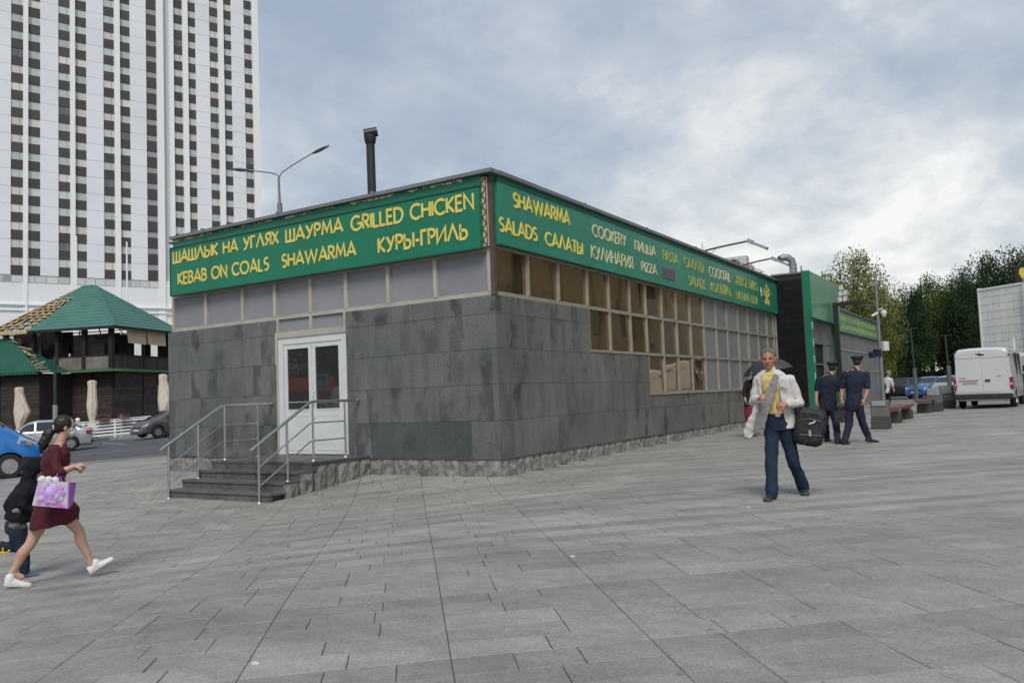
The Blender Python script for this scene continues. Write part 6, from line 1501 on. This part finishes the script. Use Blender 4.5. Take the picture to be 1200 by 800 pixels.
# white fence with globe lamps
FW = mat('white fence paint', (.72, .73, .74), .6)
fs0 = onground(-40, 504.5); 
FA = at(60, 47.5); FB = at(215, 48.5); fd = (FB - FA); fd.z = 0; fl = fd.length; fd.normalize()
for seg in range(7):
    pass
ft = thing('white_fence', 'low white slatted fence along the restaurant terrace', 'fence', (FA.x, FA.y, 0), atan2(fd.y, fd.x))
k = 0; s = 0
while s < fl:
    q0 = FA + fd * s; q1 = FA + fd * min(fl, s + 1.75); za = gz(q0.x, q0.y) + .1; zb_ = gz(q1.x, q1.y) + .1
    mb = MB(); mb.box(s - .045, -.045, za - .1, s + .045, .045, za + 1.02); mb.build('fence_post', FW, ft)
    for j in range(5):
        h = .14 + j * .185; mb = MB(); mb.loft([[(s, -.012, za + h), (s, .012, za + h), (s, .012, za + h + .10), (s, -.012, za + h + .10)], [(s + 1.75, -.012, zb_ + h), (s + 1.75, .012, zb_ + h), (s + 1.75, .012, zb_ + h + .10), (s + 1.75, -.012, zb_ + h + .10)]]); mb.build('fence_slat', FW, ft, fix=True)
    mb = MB(); mb.loft([[(s, -.05, za + 1.02), (s, .05, za + 1.02), (s, .05, za + 1.07), (s, -.05, za + 1.07)], [(s + 1.75, -.05, zb_ + 1.02), (s + 1.75, .05, zb_ + 1.02), (s + 1.75, .05, zb_ + 1.07), (s + 1.75, -.05, zb_ + 1.07)]]); mb.build('fence_rail', FW, ft, fix=True)
    s += 1.75
for px, lb in ((91, 'white globe lamp on the fence behind the silver car'), (142, 'white globe lamp on the fence left of the hatchback')):
    p = at(px, 47.6 + (px - 60) * .006); z = gz(p.x, p.y) + .1
    t = thing('globe_lamp', lb, 'lamp', (p.x, p.y, z), group='white globe lamps on the terrace fence')
    mb = MB(); mb.tube([(0, 0, 0), (0, 0, 1.08)], .03, 8); mb.build('stem', FW, t)
    mb = MB(); mb.lathe([(.001, -.13)] + [(.13 * cos(radians(a)), .13 * sin(radians(a))) for a in range(-75, 90, 15)], 16, (0, 0, 1.2)); mb.build('globe', mat('opal globe', (.80, .80, .78), .25), t, smooth=180)
for px, lb in ((121, 'reddish flower box on the white fence by the straight parasol'), (145, 'reddish flower box on the white fence near the right globe lamp')):
    p = at(px, 47.7); z = gz(p.x, p.y) + 1.15
    t = thing('flower_box', lb, 'planter', (p.x, p.y, z), atan2(fd.y, fd.x), group='flower boxes on the fence')
    mb = chamfer_box(-.3, -.1, 0, .3, .1, .12, .01); mb.build('box', mat('planter brown', (.12, .07, .05), .8), t)
    mb = MB(); rr = random.Random(px)
    for k in range(90):
        c = Vector((rr.uniform(-.3, .3), rr.uniform(-.12, .12), .12 + rr.uniform(0, .13))); a = Vector((rr.uniform(-1, 1), rr.uniform(-1, 1), rr.uniform(-1, 1))) * .05; b_ = Vector((rr.uniform(-1, 1), rr.uniform(-1, 1), rr.uniform(-1, 1))) * .05; mb.face([c - a, c - b_, c + a, c + b_])
    tag(mb.build('flowers', mat('red brown flowers', (.16, .06, .04), .8), t), kind='stuff')
# street pole by the restaurant
p = at(64.5, 49); t = thing('street_pole', 'slim pole with short crossarm before the restaurant, grey foot and dark top', 'pole', (p.x, p.y, gz(p.x, p.y)), A32)
mb = MB(); mb.tube([(0, 0, 0), (0, 0, 2.3)], .13, 10); mb.build('pole_foot', ALU, t, smooth=40)
mb = MB(); mb.tube([(0, 0, 2.3), (0, 0, 5.2)], .09, 8); mb.box(-.35, -.05, 4.95, .3, .05, 5.05); mb.build('pole_top', mat('dark green pole', (.015, .04, .035), .6), t)

# double street lamp behind the shop
p = at(332.5, 30); t = thing('street_lamp', 'double-armed grey street lamp rising behind the shop roof', 'street lamp', (p.x, p.y, gz(p.x, p.y)), A32 + radians(15.5))
hh = lambda y: (hor(332) - y) * 30 / FPX + 1.3 - gz(p.x, p.y) 
GP = mat('lamp post grey', (.22, .225, .23), .5, metal=.5)
s30 = 30 / FPX
mb = MB(); mb.tube([(.05, 0, 0), (0, 0, hh(234))], [.11, .095], 12); mb.build('post', GP, t, smooth=40)
mb = MB(); mb.tube([(0, 0, hh(235)), (0, 0, hh(233))], .085, 12); mb.tube([(0, 0, hh(234)), (-.02, 0, hh(203))], [.05, .04], 8)
mb.tube([(-.02, 0, hh(206)), (-.03, 0, hh(200)), (-.12, 0, hh(198)), (-.30, 0, hh(196.5)), (-1.0, 0, hh(194.5)), (-1.25, 0, hh(194))], .024, 8)
mb.tube([(-.02, 0, hh(206)), (.02, 0, hh(200)), (.12, 0, hh(195)), (.45, 0, hh(187)), (1.25, 0, hh(170))], .026, 8); mb.build('arm', GP, t, smooth=50)
for (x0, z0, x1, z1, w) in ((-1.1, hh(194.3), -1.68, hh(193.6), .10), (1.2, hh(171), 1.85, hh(160.5), .13)):
    mb = MB(); A_, B_ = Vector((x0, 0, z0)), Vector((x1, 0, z1)); d = (B_ - A_)
    up = Vector((0, 0, 1)); rings = []
    for f_, ww, h_ in ((0, .03, .03), (.25, w, .055), (.6, w * 1.15, .06), (1.0, w * .5, .02)):
        c = A_ + d * f_; rings.append([c + Vector((0, -ww, 0)), c + Vector((0, -ww * .6, h_ * .8)), c + Vector((0, ww * .6, h_ * .8)), c + Vector((0, ww, 0)), c + Vector((0, ww * .6, -h_)), c + Vector((0, -ww * .6, -h_))])
    mb.loft(rings); mb.build('lamp_head', GP, t, smooth=50, fix=True)

# ------------------------------------------------------------------ furniture on the right
def cctv(px, w):
    p = at(px, w); t = thing('camera_pole', 'grey pole with white cameras and boxes at the end of the shops', 'pole', (p.x, p.y, gz(p.x, p.y)), A32 + radians(23))
    hh = lambda y: (hor(px) - y) * w / FPX + 1.355 - gz(p.x, p.y)
    mb = MB(); mb.tube([(0, 0, 0), (0, 0, hh(400)), (0, 0, hh(318))], [.07, .06, .035], 10); mb.build('post', mat('pole grey', (.20, .21, .215), .5), t, smooth=40)
    wb = mat('white box', (.66, .67, .66), .5)
    mb = chamfer_box(.12, -.1, hh(411), .36, .1, hh(400), .015); mb.build('junction_box', wb, t)
    mb = MB(); mb.tube([(0, 0, hh(363)), (.22, 0, hh(361)), (.3, 0, hh(363))], .025, 6); mb.lathe([(.09, 0), (.11, -.1), (.07, -.22), (.001, -.25)], 12, (.3, 0, hh(363))); mb.build('camera_head', wb, t)
    mb = MB(); mb.tube([(0, 0, hh(366)), (-.3, 0, hh(370))], .05, 6); mb.build('camera_head', wb, t)
    mb = MB(); mb.tube([(0, 0, hh(357)), (-.75, 0, hh(357))], .02, 5); mb.build('bracket', GP, t)
    mb = MB(); mb.box(-.25, -.08, hh(417), -.02, .1, hh(409)); mb.box(-.5, -.06, hh(419), -.28, .08, hh(412)); mb.build('loudspeaker', mat('navy plastic', (.02, .025, .06), .5), t)
cctv(1034, 30)
p = at(981, 27); t = thing('gate_post', 'black square post with a horizontal arm standing before the green sign box', 'post', (1.40, 22.9, gz(1.4, 23)), 0)
mb = MB(); mb.box(-.09, -.09, 0, .09, .09, 4.3); mb.build('post', BLK, t)
mb = MB(); mb.box(-.09, -.10, 4.3, .09, .10, 4.46); mb.box(.09, -.08, 4.32, 1.1, .08, 4.44); mb.build('arm', BLK, t)
fl_ = thing('floodlight_cluster', 'cluster of pale floodlights stacked on the black post arm', 'floodlight', (1.62, 22.9, 4.45 + gz(1.5, 23)))
fl_.scale = (.62, .62, .62)
for k, (x, z) in enumerate(((0, .05), (.25, .08), (.05, .42), (.28, .46), (.1, .8))):
    mb = MB(); Mx = Matrix.Translation((x, 0, z)) @ Matrix.Rotation(radians(20 * (k % 2) - 10), 4, 'Y'); mb.box(-.12, -.1, 0, .12, .1, .3, M=Mx); mb.build('floodlight', ACM, fl_)
mb = MB(); mb.tube([(.12, 0, 0), (.15, 0, 1.1)], .04, 6); mb.build('stem', GP, fl_)
BR = mat('red brown bench slat', (.16, .06, .045), .6, rnd=.15); BLEG = mat('dark bench leg', (.06, .06, .058), .8); BS = mat('pale steel bracket', (.45, .45, .44), .5)
def bench(p0, p1, label):
    A_ = at(*p0); B_ = at(*p1); d = (B_ - A_); d.z = 0; ln = d.length; d.normalize()
    t = thing('bench', label, 'bench', (A_.x, A_.y, gz(A_.x, A_.y)), atan2(d.y, d.x), group='low red brown benches in a row')
    for k in range(4): mb = chamfer_box(-.55, -.25 + k * .13, .42, ln + .55, -.14 + k * .13, .47, .008); mb.build('seat_slat', BR, t)
    for x in (0, ln):
        mb = chamfer_box(x - .16, -.24, -.02, x + .16, .24, .30, .02); mb.build('leg', BLEG, t)
        mb = MB(); mb.loft([[(x - .05, -.2, .30), (x + .05, -.2, .30), (x + .05, .2, .30), (x - .05, .2, .30)], [(x - .25, -.24, .42), (x + .25, -.24, .42), (x + .25, .24, .42), (x - .25, .24, .42)]]); mb.build('bracket', BS, t, fix=True)
bench((1043, 24.2), (1057, 26.2), 'red brown bench nearest to the viewer, right behind the officers')
bench((1081, 30.0), (1091, 32.2), 'middle red brown bench between the litter bins')
bench((1104, 35.0), (1112, 37.2), 'farthest red brown bench, partly behind the white van')
BIN = mat('grey litter bin', (.135, .13, .12), .6, nscale=2, namt=.12); BIN2 = mat('pale bin panel', (.25, .30, .33), .5)
for (px, w, s, lb) in ((1029.5, 21.6, .8, 'large grey litter bin beside the walking officer'), (1093.5, 31, .95, 'grey litter bin between the benches, nearer the lamp post'), (1108, 33.5, 1, 'grey litter bin by the white van')):
    p = at(px, w); t = thing('litter_bin', lb, 'litter bin', (p.x, p.y, gz(p.x, p.y)), .0, group='grey litter bins by the benches')
    mb = chamfer_box(-.27 * s, -.24 * s, .30, .27 * s, .24 * s, .93 * s, .025); mb.build('body', BIN, t)
    mb = chamfer_box(-.23 * s, -.27 * s, .60, .20 * s, -.235 * s, .9 * s, .01); mb.build('front_panel', BIN2, t)
    mb = chamfer_box(-.28 * s, -.26 * s, .0, .28 * s, .25 * s, .305, .02); mb.build('base', BLEG, t)
DKP = mat('dark lamp post', (.035, .045, .045), .5)
for (px, w, yt, lb) in ((1072.5, 46, 385, 'dark lamp post with crossbar beside the blue parked car'), (1112.5, 43, 393, 'dark lamp post with crossbar just left of the white van')):
    p = at(px, w); t = thing('lamp_post', lb, 'lamp post', (p.x, p.y, gz(p.x, p.y)), A32, group='dark lamp posts with crossbars')
    h = (hor(px) - yt) * w / FPX + 1.355 - gz(p.x, p.y)
    mb = MB(); mb.tube([(0, 0, 0), (0, 0, 1.9)], .11, 10); mb.build('foot', mat('blue grey post', (.10, .13, .14), .5), t, smooth=40)
    mb = MB(); mb.tube([(0, 0, 1.9), (-.05, 0, h)], .05, 8); mb.box(-.28, -.04, h, .28, .04, h + .04); mb.build('post', DKP, t)

# white tiled pavilion on the right
PO = at(1155, 60); pdv = -dirw(-17); t = thing('white_pavilion', 'white tiled pavilion with a square panel grid behind the van', 'building', (PO.x, PO.y, 0), atan2(pdv.y, pdv.x))
PVM = mat('off white tile', (.80, .80, .75), .55, rnd=.06); PVJ = mat('pavilion joint', (.40, .41, .39), .8)
mb = MB(); mb.box(0, .06, -1, 30, 12, 7.75); mb.build('wall', PVJ, t)
mb = MB(); mb.box(-.12, -.05, -.5, .0, 12, 7.95); mb.box(0, -.05, 7.75, 4.0, 12, 7.9); mb.build('edge_trim', PVM, t)
pq = [chamfer_box(.012, 0, .012, .54, .06, .528, .006).mesh('wall_panel', PVM)]
for i in range(18):
    for j in range(14): link('wall_panel', pq[0], t, (i * .552, 0 if i < 7 else -.35, .18 + j * .54))
mb = MB(); mb.box(3.92, -.30, -.5, 30, .055, 8.15); mb.build('front_block', PVJ, t)
o = at(1191, 40); q = thing('white_canopy', 'white pipe frame of a small stall behind the van roof', 'stall frame', (o.x, o.y, gz(o.x, o.y)), A32)
mb = MB(); mb.tube([(0, 0, 2.2), (0, 0, 3.05)], .07, 8); mb.build('chimney', FW, q)
mb = MB(); mb.box(-.15, -.1, 2.15, 3.0, .1, 2.3); mb.tube([(.1, 0, 0), (.1, 0, 2.2)], .04, 6); mb.tube([(2.8, 0, 0), (2.8, 0, 2.2)], .04, 6); mb.build('frame', FW, q)
mb = chamfer_box(.25, -.3, .5, 1.4, .3, 1.3, .03); mb.build('counter', BIN, q)
o = at(1207, 64); q = thing('round_sign', 'yellow round sign on a dark panel above the white pavilion', 'sign', (o.x, o.y, 0), A32 + radians(30) - radians(0))
mb = MB(); mb.box(-.35, 0, 8.8, 1.2, .3, 10.1); mb.build('panel', mat('dark sign panel', (.03, .025, .05), .5), q)
mb = MB(); mb.lathe([(.34, -.03), (.46, -.03), (.46, .05), (.34, .05)], 28, (.1, -.04, 9.45), 'y'); mb.lathe([(.001, 0), (.33, 0), (.33, .02), (.001, .02)], 24, (.1, -.05, 9.45), 'y'); mb.build('disc', mat('yellow disc', (.75, .52, .06), .5), q)
mb = MB(); mb.tube([(-.1, .2, 0), (-.1, .2, 8)], .12, 8); mb.build('pole', GP, q)

# ------------------------------------------------------------------ trees
BARK = mat('bark', (.055, .045, .035), .95, nscale=4, namt=.3)
LF = {'dark': mat('dark leaves', (.026, .050, .022), .75, var=.45, spec=.15), 'mid': mat('mid green leaves', (.060, .085, .020), .75, var=.5, spec=.15), 'light': mat('light olive leaves', (.145, .175, .05), .75, var=.45, spec=.15), 'yel': mat('yellow green leaves', (.060, .088, .014), .75, var=.45, spec=.15)}
def crown_mesh(seed, n, clumps, rx, rz, leaf, m, spread=.17, hollow=.35):
    r_ = random.Random(seed); mb = MB(); cs = []
    for k in range(clumps):
        while True:
            v = Vector((r_.uniform(-1, 1), r_.uniform(-1, 1), r_.uniform(-1, 1)))
            if hollow < v.length < 1: break
        taper = 1 - .25 * max(0, v.z)
        cs.append((Vector((v.x * rx * taper, v.y * rx * taper, v.z * rz)), r_.uniform(.6, 1.3) * spread * (rx + rz), r_.uniform(0, 1)))
    for i in range(n):
        c, s, cv = cs[i % clumps]
        q_ = Vector((r_.gauss(0, 1), r_.gauss(0, 1), r_.gauss(0, .8))); q_ = q_ * (1.4 / q_.length) if q_.length > 1.4 else q_; p = c + q_ * s
        a = Vector((r_.gauss(0, 1), r_.gauss(0, 1), r_.gauss(0, .6))).normalized(); b_ = a.cross(Vector((r_.gauss(0, 1), r_.gauss(0, 1), r_.gauss(0, 1)))).normalized(); l_ = leaf * r_.uniform(.6, 1.3)
        mb.cv = min(1, max(0, cv * .55 + r_.random() * .45)); mb.face([p - a * l_, p - b_ * l_ * .55, p + a * l_, p + b_ * l_ * .55])
    return mb.mesh('crown', m), cs
PROT = {'dark': [crown_mesh(s, 20000, 64, 1, 1.0, .031, LF['dark'], .12) for s in (1, 2, 3)], 'mid': [crown_mesh(s, 15000, 44, 1, 1.0, .031, LF['mid'], .12) for s in (5,)],
        'yel': [crown_mesh(s, 16000, 46, 1, 1.0, .031, LF['yel'], .12) for s in (6,)], 'light': [crown_mesh(s, 22000, 100, 1, 1.0, .026, LF['light'], .09, .1) for s in (8, 9)]}
def tree(px, w, ytop, wid, kind, label, pi_=0, low=.22, loc=None, hgt=None, rx=None):
    if loc is None: p = at(px, w); h = (hor(px) - ytop) * w / FPX + 1.355 - gz(p.x, p.y); r_ = wid * w / FPX / 2
    else: p = Vector(loc); h = hgt; r_ = rx
    t = thing('leafy_tree', label, 'tree', (p.x, p.y, gz(p.x, p.y)), group='trees behind the car park' if loc is None else 'trees added behind the viewer')
    me, cs = PROT[kind][pi_ % len(PROT[kind])]
    cz = h * (1 + low) / 2; sz = h * (1 - low) / 2 * .88
    o = link('crown', me, t, (0, 0, cz)); o.scale = (r_ * .88, r_ * .88, sz); a = random.Random(px * 7 + w).uniform(0, 6.28); o.rotation_euler = (0, 0, a)
    mb = MB(); mb.tube([(0, 0, -.2), (.08, .02, h * .2), (-.05, .05, h * .5), (0, 0, h * .8)], [h * .022, h * .018, h * .012, h * .004], 8)
    rr = random.Random(px)
    for c, s, v in rr.sample(cs, 14):
        e_ = Vector((c.x * r_ * .85, c.y * r_ * .85, cz + c.z * sz * .9)); e_ = Matrix.Rotation(a, 3, 'Z') @ e_; z0 = min(h * .6, max(h * .15, e_.z - abs(e_.x) - 1.5)); mb.tube([(0, 0, z0), (e_.x * .5, e_.y * .5, (z0 + e_.z) * .5 + .3), tuple(e_)], [h * .009, h * .006, h * .002], 5)
    mb.build('trunk', BARK, t, smooth=60)
tree(1008, 66, 290, 104, 'light', 'tall thin olive tree rising over the far green board', 0, .12)
tree(1036, 72, 325, 60, 'light', 'second olive tree just right of the camera pole', 1, .05)
tree(1046, 82, 352, 60, 'mid', 'mid green bushy tree low behind the camera pole', 0, .0)
tree(1072, 80, 330, 56, 'dark', 'dark tree above the first lamp post', 0, .12)
tree(1093, 92, 322, 60, 'dark', 'dark tree behind the yellow green one', 1, .1)
tree(1110, 84, 318, 66, 'yel', 'yellow green tree in the middle of the dark row', 0, .15)
tree(1142, 80, 306, 62, 'dark', 'tall dark tree left of the white pavilion edge', 2, .15)
tree(1176, 84, 286, 76, 'dark', 'tallest dark tree rising over the white pavilion', 0, .15)
tree(1212, 88, 290, 80, 'dark', 'dark tree at the right edge of the view', 1, .15)
tree(1128, 96, 330, 70, 'mid', 'mid green tree behind the second lamp post', 0, .05)
tree(1060, 98, 345, 70, 'dark', 'farther dark tree behind the parked blue car', 2, .02)
tree(1160, 100, 320, 80, 'dark', 'farther dark tree behind the white pavilion edge', 1, .02)
tree(1000, 100, 400, 70, 'dark', 'farther low tree behind the shop end', 1, .0)
tree(1250, 96, 300, 90, 'dark', 'dark tree beyond the right edge of the view', 2, .1)
# low hedge closing the view under the crowns
r_ = random.Random(9); mb = MB(); P0, P1 = at(960, 101), at(1290, 101)
for i in range(9000):
    c = P0.lerp(P1, r_.random()) + Vector((0, r_.uniform(0, 3), 0)); c.z = r_.random() ** 1.0 * 4.6 * (.75 + .25 * sin(c.x * .7)); a = Vector((r_.gauss(0, 1), r_.gauss(0, 1), r_.gauss(0, 1))).normalized() * .3; b_ = a.cross(Vector((r_.gauss(0, 1), r_.gauss(0, 1), r_.gauss(0, 1)))).normalized() * .2
    mb.cv = r_.random(); mb.face([c - a, c - b_, c + a, c + b_])
tag(mb.build('undergrowth', LF['dark']), 'dark undergrowth filling the gap beneath the trees', 'undergrowth', kind='stuff')
mb = MB(); q0, q1 = at(955, 106), at(1300, 106)

# ------------------------------------------------------------------ what the windows mirror: the other side of the street
TAN = mat('tan render', (.42, .33, .20), .85, nscale=.5, namt=.08, coords='World')
t = thing('tan_building', 'long tan building across the plaza, mirrored in the bronze windows', 'building', (17, 10, 0))
mb = MB(); mb.box(0, 0, -1, 14, 100, 12.5); mb.build('wall', TAN, t)
mb = MB(); mb.box(-.5, -.5, 12.5, 14.5, 100.5, 13.0); mb.box(-.25, 0, 4.0, 0, 100, 4.35); mb.build('cornice', mat('brown cornice', (.12, .08, .05), .8), t)
for k in range(21):
    mb = MB(); mb.box(-.35, .2 + k * 4.9, -.2, -.02, 1.0 + k * 4.9, 12.4); mb.build('pilaster', TAN if k % 4 else CHAR, t)
for k in range(20):
    mb = MB(); mb.box(-.06, 2.5 + k * 5, 5.4, .0, 4.5 + k * 5, 7.8); mb.build('window', wg, t)
    mb = MB(); mb.box(-.05, 1.5 + k * 5, .6, .0, 5.0 + k * 5, 3.2); mb.build('shop_window', CHAR if k % 3 else wg, t)
# pedestrian crossing sign that shows in the door glass
t = thing('crossing_sign', 'square pedestrian crossing sign with yellow green border, mirrored in the door', 'sign', (-25.2, -20.7, 0), radians(-25))
mb = MB(); mb.tube([(0, .03, -.4), (0, .03, 3.0)], .03, 8); mb.build('pole', GALV, t)
mb = MB(); mb.box(-.42, -.0, 2.1, .42, .02, 2.98); bdm = mb.build('border', mat('fluorescent yellow green', (.55, .75, .06), .5), t)
for s_ in (-1, 1):
    pass
mb = MB(); mb.box(-.33, .02, 2.2, .33, .026, 2.88); mb.build('blue_field', mat('sign blue', (.01, .08, .40), .5), t)
mb = MB(); mb.face([(-.25, .028, 2.26), (.25, .028, 2.26), (0, .028, 2.76)]); mb.build('white_triangle', FW, t)
mb = MB(); mb.tube([(0, .031, 2.5), (.07, .031, 2.3)], .018, 4); mb.tube([(0, .031, 2.5), (-.07, .031, 2.3)], .018, 4); mb.tube([(0, .031, 2.48), (0, .031, 2.6)], .025, 4); mb.lathe([(.001, -.03), (.03, 0), (.001, .03)], 8, (0, .031, 2.64)); mb.build('walking_figure', BLK, t)
t = thing('red_kiosk', 'small red market kiosk behind the viewer, mirrored in the door glass', 'kiosk', (-31, -25, -.3), radians(-25))
mb = chamfer_box(-3, -1.5, 0, 2.4, 1.5, 2.7, .05); mb.build('body', mat('kiosk white', (.4, .4, .4), .7), t)
mb = MB(); mb.loft([[(-3.2, 1.5, 2.6), (2.6, 1.5, 2.6), (2.6, 1.5, 3.3), (-3.2, 1.5, 3.3)], [(-3.2, 2.6, 2.2), (2.6, 2.6, 2.2), (2.6, 2.6, 2.5), (-3.2, 2.6, 2.5)]]); mb.build('awning', mat('kiosk red', (.40, .02, .02), .6), t, fix=True)
for i, (x, y, h, r) in enumerate(((-42, -38, 13, 6), (-32, -42, 12, 6), (-22, -40, 12.5, 6), (-12, -44, 13, 6), (-52, -30, 13, 6), (-2, -46, 12, 6), (-60, -20, 12, 6))):  # unseen trees added so the door glass mirrors dark instead of sky
    tree(i, 50, 0, 0, 'dark', 'dark tree added behind the viewer, seen only as darkness mirrored in the door glass', i, .05, (x, y, 0), h, r)
bpy.data.scenes.remove(TMP)
